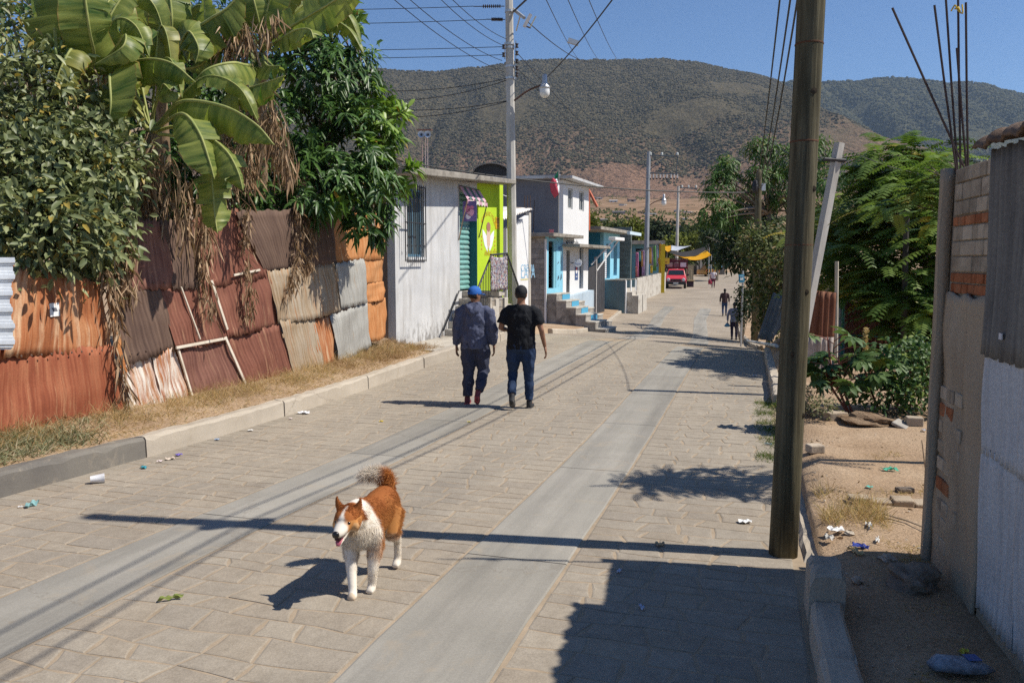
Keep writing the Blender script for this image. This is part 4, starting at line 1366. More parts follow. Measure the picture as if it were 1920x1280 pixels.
P_brown = plaster('brown mud plaster', (.24, .17, .13), (.32, .235, .18), (.14, .09, .06))
P_grey = plaster('grey cement render', (.17, .17, .19), (.21, .21, .23), (.13, .13, .14), .55, .8)
P_block = rough_mat('grey block', (.29, .265, .235), (.40, .37, .33), 3, .95, .1, .5, .008, 30, dirt=(.14, .13, .12), vary=.12)
P_lblue = plaster('light blue wall', (.22, .53, .68), (.30, .62, .77), (.3, .42, .48), .64, .88, bump=.2)
P_blue = plaster('strong blue wall', (.04, .22, .36), (.06, .27, .42), (.06, .16, .22), .62, .88, bump=.2)
P_slab = rough_mat('roof slab concrete', (.26, .235, .2), (.38, .35, .3), 2.5, .95, .1, .6, .01, dirt=(.13, .115, .1), dscale=2)
P_step = rough_mat('step concrete', (.46, .42, .36), (.57, .53, .46), 3, .92, .15, .4, .005, dirt=(.3, .26, .21), dscale=2.4)
M_iron = plain('black iron', (.035, .035, .038), .55)
M_dark = plain('dark interior', (.02, .019, .018), .9)  # near-black colour; behind doorways it paints in the shade of unlit rooms
M_glass = plain('window pane', (.05, .08, .1), .15, .6)
M_zinc = rough_mat('zinc roof', (.5, .5, .49), (.64, .64, .63), 2, .55, .4, .1, .002, metal=.2, dirt=(.36, .3, .25), dscale=1.6)
def letters(txt, size, mat, parent, loc, rot, name='lettering', ext=.002, sx=1.0, align='LEFT'):
    cu = bpy.data.curves.new(name, 'FONT')
    cu.body = txt; cu.size = size; cu.extrude = ext; cu.align_x = align; cu.resolution_u = 3
    tmp = bpy.data.objects.new('tmp', cu); COL.objects.link(tmp)
    me = bpy.data.meshes.new_from_object(tmp.evaluated_get(bpy.context.evaluated_depsgraph_get()))
    bpy.data.objects.remove(tmp, do_unlink=True)
    me.materials.clear(); me.materials.append(mat)
    o = put(name, me, parent)
    o.location = loc; o.rotation_euler = rot; o.scale = (sx, 1, 1)
    return o
UP = (math.pi / 2, 0, 0)
def brick_faces(parent, x0, x1, z0, z1, yf, bw, bh, mats, seed, name='block', ydir=-1, depth=.012, gap=.012, axis='x', rows_mat=None):
    """courses of blocks standing proud on a face; axis 'x': face runs along x at y=yf, 'y': along y at x=yf"""
    rg = random.Random(seed)
    z, r = z0, 0
    while z < z1 - .02:
        h = min(bh, z1 - z)
        x = x0 - (bw / 2 if r % 2 else 0)
        while x < x1 - .01:
            a, b = max(x0, x) + gap / 2, min(x1, x + bw) - gap / 2
            if b - a > .03:
                d = depth * rg.uniform(.5, 1.2)
                m = MB()
                if axis == 'x': m.b2((a, yf, z + gap / 2), (b, yf + ydir * d, z + h - gap / 2))
                else: m.b2((yf, a, z + gap / 2), (yf + ydir * d, b, z + h - gap / 2))
                m.build(name, rg.choice(mats), parent, bevel=.004, seg=1)
            x += bw
        z += h; r += 1

# ---------------------------------------------------------------- white and green house
F1 = Face(741, 16.5, R(19))
h1 = F1.thing('shop_house', 'white and lime green house with teal shutter and roof slab', 'house')
_xs, _xd0, _xd1, _xe = 0.0, F1.X(862), F1.X(895), F1.X(943.5)
_zb = F1.gz(1) - .35
def _ztop(x):  # slab underside rises slightly along the front
    z0 = F1.at(745, 330)[1]; z1 = F1.at(943, 347)[1]
    return z0 + (z1 - z0) * x / _xe
_zl = F1.at(870, 545)[1]                        # landing level
wx0, wz1 = F1.at(764, 350)
wx1, wz0 = F1.at(797, 482)
wx0, wx1 = F1.X(764), F1.X(796)
_zt0 = min(_ztop(0), _ztop(_xe)) - .02
_dtop = F1.at(870, 352)[1]
wall_holes(0, _xd0, _zb, _zt0, 0, .18, [(wx0, wx1, wz0, wz1)]).build('wall', P_white, h1)
wall_holes(_xd1, _xe, _zb, _zt0, 0, .18).build('wall', P_green, h1)['label'] = 'lime green painted front wall'
wall_holes(_xd0, _xd1, _dtop, _zt0, 0, .18).build('lintel', P_white, h1)
wall_holes(_xd0, _xd1, _zb, _zl - .02, 0, .18).build('wall', P_white, h1)
# wedge under the sloping slab
for a, b, mm in ((0, _xd1, P_white), (_xd1, _xe, P_green)): MB().prism([(a, .002, _zt0), (b, .002, _zt0), (b, .002, _ztop(b)), (a, .002, _ztop(a))], (0, 1, 0), .17).build('wall', mm, h1)
m = MB(); m.b2((.02, .18, _zb), (.2, 5.0, _ztop(0) - .02)); m.build('side_wall', P_brown, h1)
m = MB(); m.b2((_xe - .2, .18, _zb), (_xe - .002, 5.0, _ztop(_xe) - .02)); m.build('side_wall', P_white, h1)
m = MB(); m.b2((.2, 4.8, _zb), (_xe - .2, 5.0, _ztop(0) - .05)); m.build('back_wall', P_brown, h1)
m = MB()
_xa, _xb = -.25, F1.X(968, .5)
_th = .15
m.hexa([(_xa, -.5, _ztop(_xa)), (_xb, -.5, _ztop(_xb)), (_xb, 5.2, _ztop(_xb) - .05), (_xa, 5.2, _ztop(_xa) - .05)],
       [(_xa, -.5, _ztop(_xa) + _th), (_xb, -.5, _ztop(_xb) + _th * .8), (_xb, 5.2, _ztop(_xb) + _th), (_xa, 5.2, _ztop(_xa) + _th)])
rf = m.build('roof_slab', P_slab, h1, bevel=.02)
m = MB()
for k in range(9):
    x = _xa + .1 + k * (_xb - _xa - .2) / 8
    m.box((x, 1.6 + .2 * (k % 3), _ztop(x) + .16), (.1, .16, .08), .3 * k)
m.build('rubble', P_slab, rf)['kind'] = 'stuff'
# window with iron grille
wn = MB()
fw = .06
wn.b2((wx0, .08, wz0), (wx0 + fw, .13, wz1)); wn.b2((wx1 - fw, .08, wz0), (wx1, .13, wz1))
wn.b2((wx0 + fw, .08, wz1 - fw), (wx1 - fw, .13, wz1)); wn.b2((wx0 + fw, .08, wz0), (wx1 - fw, .13, wz0 + fw))
wn.b2(((wx0 + wx1) / 2 - .03, .085, wz0 + fw), ((wx0 + wx1) / 2 + .03, .125, wz1 - fw))
win = wn.build('window', plain('blue window frame', (.12, .24, .33), .5), h1, bevel=.005)
for a, b in ((wx0 + fw, (wx0 + wx1) / 2 - .03), ((wx0 + wx1) / 2 + .03, wx1 - fw)):
    MB().b2((a, .1, wz0 + fw), (b, .108, wz1 - fw)).build('pane', M_glass, win)
MB().b2((wx0 - .02, -.05, wz0 - .06), (wx1 + .02, .12, wz0 - .002)).build('sill', P_white2, win)
gx0, gz1 = F1.at(758, 344, .12); gx1, gz0 = F1.X(799, .12), F1.at(760, 489, .12)[1]
gr = MB()
gr.b2((gx0, -.135, gz1 - .02), (gx1, -.115, gz1)); gr.b2((gx0, -.135, gz0), (gx1, -.115, gz0 + .02))
gr.b2((gx0, -.137, gz0 + (gz1 - gz0) * .5), (gx1, -.113, gz0 + (gz1 - gz0) * .5 + .018))
for x in (gx0 + .01, gx1 - .01): gr.b2((x - .009, -.134, gz0), (x + .009, -.116, gz1)); gr.b2((x - .008, -.118, gz1 - .018), (x + .008, .02, gz1 - .002))
grl = gr.build('grille_frame', M_iron, win)
nb = 11
for k in range(nb):
    x = gx0 + .01 + (gx1 - gx0 - .02) * k / (nb - 1)
    m = MB(); m.tube([(x, -.125, gz0 - .02), (x, -.125, gz1 + .03)], .0085, 6)
    if k % 2:
        for q in range(3):
            zc = gz0 + (gz1 - gz0) * (.2 + .3 * q)
            m.tube([(x + .03 * math.cos(a), -.125, zc + .03 * math.sin(a)) for a in np.linspace(0, 6.28, 9)], .006, 4)
    m.build('grille_bar', M_iron, win)
# doorway: teal reveal and ribbed shutter
RV = .24
m = MB(); m.b2((_xd1 - .02, .004, _zl), (_xd1 - .001, RV, _dtop - .001)); m.build('door_jamb', P_teal, h1)
m = MB(); m.b2((_xd0 + .001, .004, _zl), (_xd0 + .02, RV, _dtop - .001)); m.build('door_jamb', P_teal, h1)
shz = F1.at(870, 375)[1]
sh = MB()
def _shf(u, v):
    a = (v * 20) % 1
    return ((_xd0 + (_xd1 - _xd0) * u), RV - .045 * math.sin(math.pi * a) ** .8, _zl + (_dtop - _zl) * v)
sh.grid(_shf, 1, 20 * 8)
sht = sh.build('roller_shutter', rough_mat('shutter paint', (.16, .36, .33), (.23, .45, .41), 4, .5, .4, .1, .002, dirt=(.3, .36, .33), dscale=3), h1, smooth=True)
# awning with scalloped hem
ax0, az = F1.at(868, 353, .05); ax1 = F1.X(913, .4)
ax0 = _xd0 - .05; ax1 = _xd1 + .12
zt_, zb_ = F1.at(880, 351, .1)[1], F1.at(890, 377, .25)[1]
aw = thing('awning', 'small pink and green striped awning over the shutter door', 'awning', F1.world(ax0, 0, zt_), F1.rz)
nS = 7
for k in range(nS):
    a, b = (ax1 - ax0) * k / nS, (ax1 - ax0) * (k + 1) / nS
    m = MB()
    hem = zb_ - zt_
    m.grid(lambda u, v: (a + (b - a) * u, -.22 * v - .02, hem * v + .05 * v * v * math.sin(u * 3.1)), 3, 5)
    m.build('stripe', plain('awning pink', (.62, .36, .44), .8) if k % 2 == 0 else plain('awning green', (.09, .16, .14), .8), aw, solid=.004)
    m = MB()
    m.grid(lambda u, v: (a + (b - a) * u, -.24, hem - .12 * v * (1 - .4 * math.cos((u * 2 - 1) * 1.5) * v) + .012), 6, 3)
    m.build('valance', plain('awning cream hem', (.66, .62, .52), .8) if k % 2 else plain('awning pink', (.62, .36, .44), .8), aw, solid=.003)
m = MB(); m.tube([(0, -.23, hem), (ax1 - ax0, -.23, hem)], .012, 6); m.tube([(0, -.02, 0), (ax1 - ax0, -.02, 0)], .012, 6); m.build('frame', M_iron, aw)
p1, p2 = F1.at(873, 363, .5), F1.at(862, 450, .1)
m = MB(); m.tube([(.0, -.23, hem), (-.05, -.02, p2[1] - zt_)], .015, 6); m.build('stay', rough_mat('stay wood', (.3, .2, .12), (.42, .3, .2), 6), aw)
m = MB(); m.tube([(ax1 - ax0, -.23, hem), (ax1 - ax0 - .05, -.02, F1.at(902, 446)[1] - zt_)], .014, 6); m.build('stay', M_iron, aw)
# hanging banner at the door
bx = _xd0 - .02
b1, b0 = F1.at(862, 374, .25)[1], F1.at(862, 413, .25)[1]
bn = thing('banner', 'purple printed banner hanging beside the awning', 'banner', F1.world(bx, 0, b0), F1.rz)
MB().b2((-.004, -.46, 0), (.004, -.1, b1 - b0)).build('cloth', plain('banner purple', (.16, .12, .33), .6), bn)
for yy, zz, c, rr in ((-.22, .62, (.62, .2, .36), .085), (-.3, .45, (.7, .35, .5), .1), (-.24, .25, (.75, .7, .8), .07), (-.34, .68, (.62, .2, .36), .05)):
    MB().lathe((-.005, yy, (b1 - b0) * zz), [(0, 0), (rr, 0), (rr, -.003), (0, -.003)], 12, 'X', False).build('print', plain('print %.2f' % c[1] + '%.2f' % rr, c, .6), bn)
# painted emblem on the green wall
em_c = F1.at(915.5, 440)
ex, ez = em_c
k_ = (F1.X(930) - F1.X(902)) / 2           # half width of the emblem
hz_ = (F1.at(915, 396)[1] - F1.at(915, 465)[1]) / 2
em = MB()
def flat(poly, y=-.003, dy=-.002):
    m = MB(); m.prism([(ex + a * k_, y, ez + b * hz_) for a, b in poly], (0, 1, 0), dy); return m
M_or = plain('orange paint', (.55, .22, .02), .7)
M_wing = plain('white wing paint', (.78, .80, .84), .7)
for sgn in (-1, 1):
    flat([(sgn * .08, -.2), (sgn * .45, .1), (sgn * .78, .28), (sgn * .72, -.15), (sgn * .5, -.6), (sgn * .12, -.95)][::sgn]).build('painted_wing', M_wing, h1)
flat([(-.2, .3), (.2, .3), (.24, 0), (.2, -.55), (0, -.8), (-.2, -.55), (-.24, 0)][::-1], -.006).build('painted_body', plain('skin paint', (.66, .48, .36), .7), h1)
flat([(.26 * math.cos(a), .42 + .26 * math.sin(a)) for a in np.linspace(6.28, 0, 14)[:-1]], -.009).build('painted_head', plain('hair paint', (.36, .16, .12), .7), h1)
for k in range(11):                          # arc of orange letters
    a = math.pi * (.12 + .76 * k / 10)
    q = (.82 * math.cos(a), .32 + .72 * math.sin(a))
    letters('ARTICULOSDE'[k], .16, M_or, h1, (ex + q[0] * k_, -.004, ez + q[1] * hz_), (math.pi / 2, -(a - math.pi / 2) * .6, 0), 'painted_letter', .0015, 1.1, 'CENTER')
for sgn in (-1, 1):
    for k in range(4):
        flat([(sgn * .88 + dx, -.1 - .22 * k + dz) for dx, dz in ((-.06, 0), (.05, .04), (.06, -.09), (-.05, -.07))][::-1]).build('painted_letter', M_or, h1)
tx0, tz0 = F1.at(908, 478)
letters('ANGELITO', .20, plain('ochre paint', (.5, .28, .02), .7), h1, (tx0, -.004, tz0 - .02), UP, 'painted_name', .0015, 1.0)
pl0, pl1 = F1.at(928.5, 429), F1.at(936, 408)
pl = thing('shop_plate', 'small yellow plate with dark lines on the green wall', 'sign', F1.world(pl0[0], 0, pl0[1]), F1.rz)
pw, ph_ = F1.X(936.5) - pl0[0], pl1[1] - pl0[1]
MB().b2((0, -.012, 0), (pw, -.001, ph_)).build('plate', plain('yellow plate', (.66, .36, .01), .5), pl)
for k in range(4):
    MB().b2((pw * .15, -.015, ph_ * (.85 - .11 * k)), (pw * .85, -.0125, ph_ * (.9 - .11 * k))).build('print_line', plain('plate print', (.12, .07, .02), .6), pl)
MB().b2((pw * .35, -.015, ph_ * .2), (pw * .65, -.0125, ph_ * .3)).build('print_line', plain('plate print', (.12, .07, .02), .6), pl)
# stairs, landing, rails
OUT = .98
st = F1.thing('stairs', 'concrete house steps with black iron railing', 'stairs')
sx0 = F1.X(833); nst = 6
g0 = F1.gz(sx0, -.5)
sxl = F1.X(866)
for k in range(nst):
    z0, z1 = g0 - .2, g0 + (_zl - g0) * (k + 1) / nst
    x0 = sx0 + (sxl - sx0) * k / (nst - 1) if k < nst - 1 else sxl
    x1 = sx0 + (sxl - sx0) * (k + 1) / (nst - 1) if k < nst - 1 else F1.X(944, OUT)
    if k < nst - 1:
        MB().b2((x0, -OUT, z0), (x1, -.002, z1)).build('step', P_step, st, bevel=.012)
lx1 = F1.X(946, OUT) + .02
lz = _zl
MB().b2((sxl + .001, -OUT, lz - .12), (lx1, -.002, lz)).build('landing', P_step, st, bevel=.012)
MB().b2((sxl + .004, -OUT + .05, g0 - .3), (lx1 - .05, -.004, lz - .121)).build('base', P_block, st)
brick_faces(st, F1.X(920, OUT), lx1 - .05, g0 - .2, lz - .14, -OUT + .05, .34, .17, [P_block, rough_mat('tan block', (.26, .22, .17), (.36, .31, .25), 3, vary=.1)], 4)
MB().b2((F1.X(917, OUT), -OUT - .03, g0 - .2), (F1.X(920.5, OUT), -OUT + .04, lz - .125)).build('edge_post', P_step, st)
for k in range(5):                          # flight going down the far side
    z1 = lz - (lz - g0) * (k + 1) / 6
    MB().b2((lx1 + .26 * k, -OUT, g0 - .35), (lx1 + .26 * (k + 1) - .003, -.1, z1)).build('step', P_step, st, bevel=.012)
yr = -OUT + .06
def rail(pa, pb, post=True, n=8, low=None, parent=st):
    """top rail between two pixel places on the railing plane, balusters to the level low(x)"""
    a, b = F1.at(*pa, OUT - .06), F1.at(*pb, OUT - .06)
    m = MB(); m.tube([(a[0], yr, a[1]), (b[0], yr, b[1])], .024, 6); m.build('handrail', M_iron, parent)
    for k in range(n):
        f = (k + .5) / n
        x, z = a[0] + (b[0] - a[0]) * f, a[1] + (b[1] - a[1]) * f
        MB().tube([(x, yr, z), (x, yr, low(x))], .010, 5).build('baluster', M_iron, parent)
def _lowL(x): return max(g0, min(lz, g0 + (lz - g0) * (x - sx0) / (sxl - sx0)))
def _lowR(x): return lz if x < lx1 else max(g0, lz - (x - lx1) * (lz - g0) / (6 * .26))
rail((893, 548), (920, 481), n=9, low=_lowL)
rail((920, 478), (951, 475), n=9, low=_lowR)
rail((951, 477), (971, 533), n=10, low=_lowR)
MB().tube([(F1.at(971, 533, OUT - .06)[0], yr, F1.at(971, 533, OUT - .06)[1]), (F1.at(971, 533, OUT - .06)[0], yr, g0)], .024, 6).build('handrail', M_iron, st)
ha, hb = F1.at(861, 545, .06), F1.at(831, 620, .06)
MB().tube([(hb[0], -.06, hb[1]), (ha[0], -.06, ha[1])], .018, 6).build('handrail', M_iron, st)
# rug on the landing rail
r0, r1 = F1.at(918.5, 546, OUT), F1.at(949, 480, OUT)
rug = thing('woven_rug', 'colourful woven rug hung over the landing railing', 'rug', F1.world(r0[0], -OUT, r0[1]), F1.rz)
def _rugmat():
    T = NT('rag weave')
    co = T.co('Object', (70, 1, 26), False)
    vo = T.n('TexVoronoi'); vo.inputs['Scale'].default_value = 1.0; T.l(co, vo.inputs['Vector'])
    sp = T.n('SeparateColor'); T.l(vo.outputs['Color'], sp.inputs[0])
    c = T.ramp(sp.outputs[0], [(0, (.04, .04, .05)), (.25, (.25, .22, .2)), (.45, (.5, .47, .45)), (.6, (.3, .06, .07)), (.72, (.62, .6, .58)), (.86, (.12, .16, .3)), (1, (.35, .25, .2))], 'CONSTANT')
    T.base(c, .95, .05)
    T.bump(vo.outputs['Distance'], .5, .01)
    return T.m
m = MB()
rw, rh = r1[0] - r0[0], r1[1] - r0[1]
m.grid(lambda u, v: (rw * u, -.025 - .02 * math.sin(u * 9) * (1 - v), rh * v - .04 * math.sin(u * 3.1) * v), 14, 10)
m.build('weave', _rugmat(), rug, smooth=True, solid=.015)

# ---------------------------------------------------------------- low white store with tin roof
F2 = Face(973, 27.0, R(18))
h2 = F2.thing('store_shed', 'low white store with corrugated tin roof beside the lamp pole', 'shed')
z0 = F2.gz(0) - .4
x1_ = F2.X(999)
zt0, zt1 = F2.at(975, 415)[1], F2.at(992, 404)[1]
m = MB(); m.prism([(-1.3, 0, z0), (F2.X(991), 0, z0), (F2.X(991), 0, zt1), (-1.3, 0, zt0 - .3)], (0, 1, 0), .15); m.build('wall', P_white2, h2)
m = MB(); m.b2((F2.X(991) + .002, -.02, z0), (F2.X(994.5), .1, zt1 + .1)); m.build('post', P_step, h2)
m = MB(); m.prism([(-1.3, .15, z0), (-1.3, 3.0, z0), (-1.3, 3.0, zt0), (-1.3, .15, zt0 - .3)], (1, 0, 0), .15); m.build('side_wall', P_white2, h2)
a0, a1 = F2.at(944, 400, .3), F2.at(1000, 391, .3)
m = MB()
m.grid(lambda u, v: (a0[0] + (a1[0] - a0[0]) * u - .2, -.35 + 3.4 * v, F2.at(944, 412, .3)[1] + (F2.at(1000, 392, .3)[1] - F2.at(944, 412, .3)[1]) * u + .25 * v + .03 * math.sin(u * 2 * math.pi * 18)), 180, 2)
m.build('roof', M_zinc, h2, smooth=True, solid=.004)
lx, lz_ = F2.at(977, 508)
for k, (tx, py) in enumerate((('CREMA', 509), ('LALA', 522))):
    q = F2.at(976, py)
    letters(tx, .34 if k == 0 else .5, plain('faded blue paint', (.25, .45, .62) if k == 0 else (.2, .38, .6), .7), h2, (q[0], -.004, q[1]), UP, 'painted_letters', .0015, 1.5)
MB().b2((F2.X(976), -.005, F2.at(976, 526)[1]), (F2.X(990), -.002, F2.at(976, 523)[1])).build('painted_band', plain('faded yellow paint', (.6, .55, .3), .7), h2)
MB().tube([F2_ for F2_ in [(F2.X(983), 1.0, zt1), (F2.X(983), 1.0, zt1 + .75), (F2.X(990), .6, zt1 + .6)]], .018, 6).build('vent_pipe', M_zinc, h2)

# ---------------------------------------------------------------- two-storey block with the two shops
F3 = Face(1024, 33.0, R(23))
h3 = F3.thing('corner_block', 'two-storey grey and white building with two small shops', 'building')
zb = F3.gz(0) - .5
xb, xe = F3.X(1055.5), F3.X(1103)
zmid = F3.at(1055, 446)[1]
zmid2 = F3.at(1056, 463)[1]
ztop0, ztop1 = F3.at(1056, 337)[1], F3.at(1103, 348)[1]
# upper storey
w1a, w1b, wzt, wzb = F3.X(1064), F3.X(1073), F3.at(1064, 352)[1], F3.at(1064, 391)[1]
w2a, w2b = F3.X(1085), F3.X(1094)
wall_holes(xb, xe, zmid2 + .02, ztop0, 0, .2, [(w1a, w1b, wzb, wzt), (w2a, w2b, wzb, wzt)]).build('upper_wall', P_white2, h3)
m = MB(); m.b2((xb + .002, .2, zmid + .02), (xb + .2, 8.5, ztop0 + .25)); m.build('upper_side_wall', P_grey, h3)
m = MB(); m.b2((xe - .2, .2, zb), (xe, 8.5, ztop0)); m.build('far_wall', P_grey, h3)
for a, b in ((w1a, w1b), (w2a, w2b)):
    f = MB()
    f.b2((a, .06, wzb), (a + .07, .12, wzt)); f.b2((b - .07, .06, wzb), (b, .12, wzt)); f.b2((a + .07, .06, wzt - .07), (b - .07, .12, wzt)); f.b2((a + .07, .06, wzb), (b - .07, .12, wzb + .07))
    f.b2(((a + b) / 2 - .03, .06, wzb + .07), ((a + b) / 2 + .03, .12, wzt - .07))
    w = f.build('window', plain('pale window frame', (.5, .5, .48), .5), h3)
    MB().b2((a + .07, .1, wzb + .07), ((a + b) / 2 - .03, .108, wzt - .07)).build('pane', M_glass, w)
    MB().b2(((a + b) / 2 + .03, .1, wzb + .07), (b - .07, .108, wzt - .07)).build('pane', M_glass, w)
m = MB()
m.hexa([(xb - .3, -.5, ztop0 + .02), (xe + .7, -.5, ztop0 - .02), (xe + .7, 9, ztop0 + .5), (xb - .3, 9, ztop0 + .3)], [(xb - .3, -.5, ztop0 + .14), (xe + .7, -.5, ztop0 + .08), (xe + .7, 9, ztop0 + .62), (xb - .3, 9, ztop0 + .42)])
m.build('roof', M_zinc, h3)
# ground floor: blue shop
d0, d1, dzt, dzb = F3.X(1028.5), F3.X(1043), F3.at(1030, 452)[1], F3.at(1030, 541)[1]
wall_holes(0, xb, zb, zmid, 0, .2, [(d0, d1, dzb, dzt)]).build('blue_front', P_lblue, h3)
MB().b2((-.06, -.03, zb), (.0 - .002, .05, zmid - .1)).build('corner_trim', P_white2, h3)
MB().b2((d0 - .3, .9, dzb), (d1 + .3, .95, dzt + .1)).build('door_dark_sheet', M_dark, h3)  # flat dark sheet, its colour stands in for the shaded shop inside
MB().b2((d1 - (d1 - d0) * .28, .02, dzb), (d1 - .002, .06, dzt - .002)).build('door_leaf', plain('blue jamb', (.2, .46, .55), .7), h3)
MB().b2((d0, .02, dzb - .1), (d1, .9, dzb - .002)).build('door_sill', P_step, h3)
MB().lathe((d0 + .45, .7, dzb + .75), [(.05, -.7), (.17, -.5), (.2, 0), (.14, .25), (.17, .5), (.08, .62)], 10, 'Z').build('hanging_goods', plain('tan goods', (.35, .2, .09), .8), h3, smooth=True)
# block side wall facing the viewer
m = MB(); m.b2((.0, .05, zb), (.18, 3.4, zmid)); m.build('block_side_wall', P_block, h3)
brick_faces(h3, .06, 3.3, zb, zmid - .05, -.001, .42, .21, [P_block, rough_mat('dark block', (.24, .22, .195), (.33, .305, .275), 3, vary=.1)], 8, axis='y', ydir=-1, depth=.016)
m = MB(); m.b2((-.35, -.45, zmid), (xb + 1.5, 4.2, zmid + .14)); m.build('slab', P_slab, h3, bevel=.01)
letters('CARNICERIA', .26, plain('dark red paint', (.28, .05, .07), .7), h3, (F3.X(1028.8), -.004, F3.at(1028, 446)[1]), UP, 'painted_letters', .0015, .62)
letters('CARNES', .2, plain('dark red paint', (.28, .05, .07), .7), h3, (F3.X(1029), -.004, F3.at(1028, 436)[1]), UP, 'painted_letters', .0015, .8)
for py, tx in ((468, 'Jugos'),): letters(tx, .3, plain('blue paint', (.07, .2, .42), .7), h3, (F3.X(1046), -.004, F3.at(1046, py)[1]), UP, 'painted_letters', .0015, .75)
_pk = plain('dark knife paint', (.06, .08, .12), .7)
for px, py, w, hgt in ((1051.5, 496, .05, 1.0), (1046.5, 496, .12, .12), (1046.5, 526, .12, .22), (1051.7, 526, .1, .3), (1046.5, 538, .06, .07)):
    q = F3.at(px, py)
    m = MB(); m.prism([(q[0] - w, -.003, q[1]), (q[0] + w, -.003, q[1] + .1), (q[0] + w * .6, -.003, q[1] + hgt), (q[0] - w * .2, -.003, q[1] + hgt * .9)], (0, 1, 0), -.002); m.build('painted_mark', _pk, h3)
# white shop
e0, e1, ezt, ezb = F3.X(1062), F3.X(1068.5), F3.at(1062, 469)[1], F3.at(1064, 549)[1]
g0_, g1_, gzt, gzb = F3.X(1086.5), F3.X(1094), F3.at(1087, 463)[1], F3.at(1090, 541)[1]
wall_holes(xb + .002, xe, zb, zmid2, 0, .2, [(e0, e1, ezb, ezt), (g0_, g1_, gzb, gzt)]).build('white_front', P_white2, h3)
MB().b2((e0 - .2, 1.1, ezb), (g1_ + .3, 1.15, gzt + .1)).build('door_dark_sheet', M_dark, h3)  # one near-black sheet behind both doors, indoor shade put into its colour
MB().b2((e1 - .02, .004, ezb), (e1 - .002, .2, ezt)).build('door_jamb', plain('grey jamb', (.3, .29, .27), .7), h3)
MB().b2((g0_ + .05, .12, gzb), (g1_ - .05, .15, gzt)).build('door_leaf', plain('navy glass door', (.03, .05, .09), .3), h3)
m = MB(); m.hexa([(xb - .1, -.8, zmid2), (xe + 1.0, -.8, zmid2 - .02), (xe + 1.0, .6, zmid2 - .02), (xb - .1, .6, zmid2)], [(xb - .1, -.8, zmid2 + .13), (xe + 1.0, -.8, zmid2 + .11), (xe + 1.0, .6, zmid2 + .12), (xb - .1, .6, zmid2 + .13)])
m.build('slab', P_slab, h3, bevel=.01)
letters('MISCELANEA', .36, plain('dark lettering', (.05, .05, .055), .6), h3, (F3.X(1061), -.004, F3.at(1061, 461)[1]), UP, 'painted_letters', .002, .5)
letters('Paulin', .36, plain('dark lettering', (.05, .05, .055), .6), h3, (F3.X(1074.5), -.004, F3.at(1074, 459.5)[1]), UP, 'painted_letters', .002, .85)
# cola poster and round sign
po0, po1 = F3.at(1077.5, 525), F3.at(1083.5, 497)
ps = thing('drink_poster', 'blue drinks poster with a red and white bottle on the white shop', 'poster', F3.world(po0[0], 0, po0[1]), F3.rz)
pw_, ph2 = po1[0] - po0[0], po1[1] - po0[1]
MB().b2((0, -.01, 0), (pw_, -.001, ph2)).build('sheet', plain('poster blue', (.05, .1, .24), .5), ps)
MB().lathe((pw_ * .5, -.012, ph2 * .62), [(0, 0), (pw_ * .3, 0), (pw_ * .3, -.003), (0, -.003)], 14, 'Y', False).build('print', plain('poster white', (.75, .75, .76), .5), ps)
MB().b2((pw_ * .25, -.018, ph2 * .66), (pw_ * .7, -.0155, ph2 * .86)).build('print', plain('poster red', (.6, .06, .05), .5), ps)
MB().b2((pw_ * .3, -.014, ph2 * .2), (pw_ * .75, -.0115, ph2 * .26)).build('print', plain('poster white', (.75, .75, .76), .5), ps)
rs = F3.at(1083.5, 493, .35)
rsg = thing('round_sign', 'round white sign with blue lettering jutting from the white shop', 'sign', F3.world(rs[0], -.35, rs[1]), 0)
MB().lathe((0, 0, 0), [(0, -.02), (.17, -.02), (.18, 0), (.17, .02), (0, .02)], 24, 'Y', False).build('disc', plain('sign white', (.74, .76, .8), .4), rsg)
MB().tube([(.0, .0, .0), (-.3, .2, 0)], .02, 6).build('bracket', M_iron, rsg)
letters('Sabritas', .085, plain('sign blue', (.05, .1, .4), .5), rsg, (0, -.026, -.05), UP, 'lettering', .002, 1.0, 'CENTER')
# base under the white shop, with orange edge line
m = MB(); m.prism([(xb + .05, -.3, zb), (xe, -.3, zb), (xe, -.3, F3.at(1101, 545, .3)[1]), (xb + .05, -.3, F3.at(1060, 557, .3)[1])], (0, 1, 0), .298); m.build('plinth', plaster('pale blue plinth', (.42, .52, .6), (.52, .61, .68), (.3, .32, .33)), h3)
# shop stairs: painted flight and plain flight
s3 = F3.thing('shop_stairs', 'steps with blue painted risers up to the light blue shop', 'stairs')
s4 = F3.thing('shop_stairs', 'plain concrete steps beside the blue painted ones', 'stairs')
M_bl = plain('riser blue', (.08, .36, .55), .6)
gzs = F3.gz(.8, -2.2) - .1
top = dzb - .2
n = 6
for k in range(n):
    z1 = top - (top - gzs) * k / n
    y0, y1 = -.02 - .42 * k, -.02 - .42 * (k + 1)
    MB().b2((.05, y1, zb), (1.75 - .03 * k, y0, z1 - .05)).build('step', P_block, s3)
    MB().b2((.02, y1 - .02, z1 - .049), (1.78 - .03 * k, y0 - .004, z1)).build('tread', P_step, s3)
    if 0 < k < 5: MB().b2((.75, y0 + .0 - .016, z1 + .004), (1.74 - .03 * k, y0 - .004, z1 + (top - gzs) / n - .055)).build('riser', M_bl, s3)
for k in range(4):
    z1 = top - .18 - (top - gzs) * (k + .8) / n
    y0, y1 = -.305 - .42 * k, -.305 - .42 * (k + 1)
    MB().b2((1.82, y1, zb), (2.95, y0, z1 - .05)).build('step', P_block, s4)
    MB().b2((1.80, y1 - .02, z1 - .049), (2.98, y0 - .004, z1)).build('tread', P_step, s4)
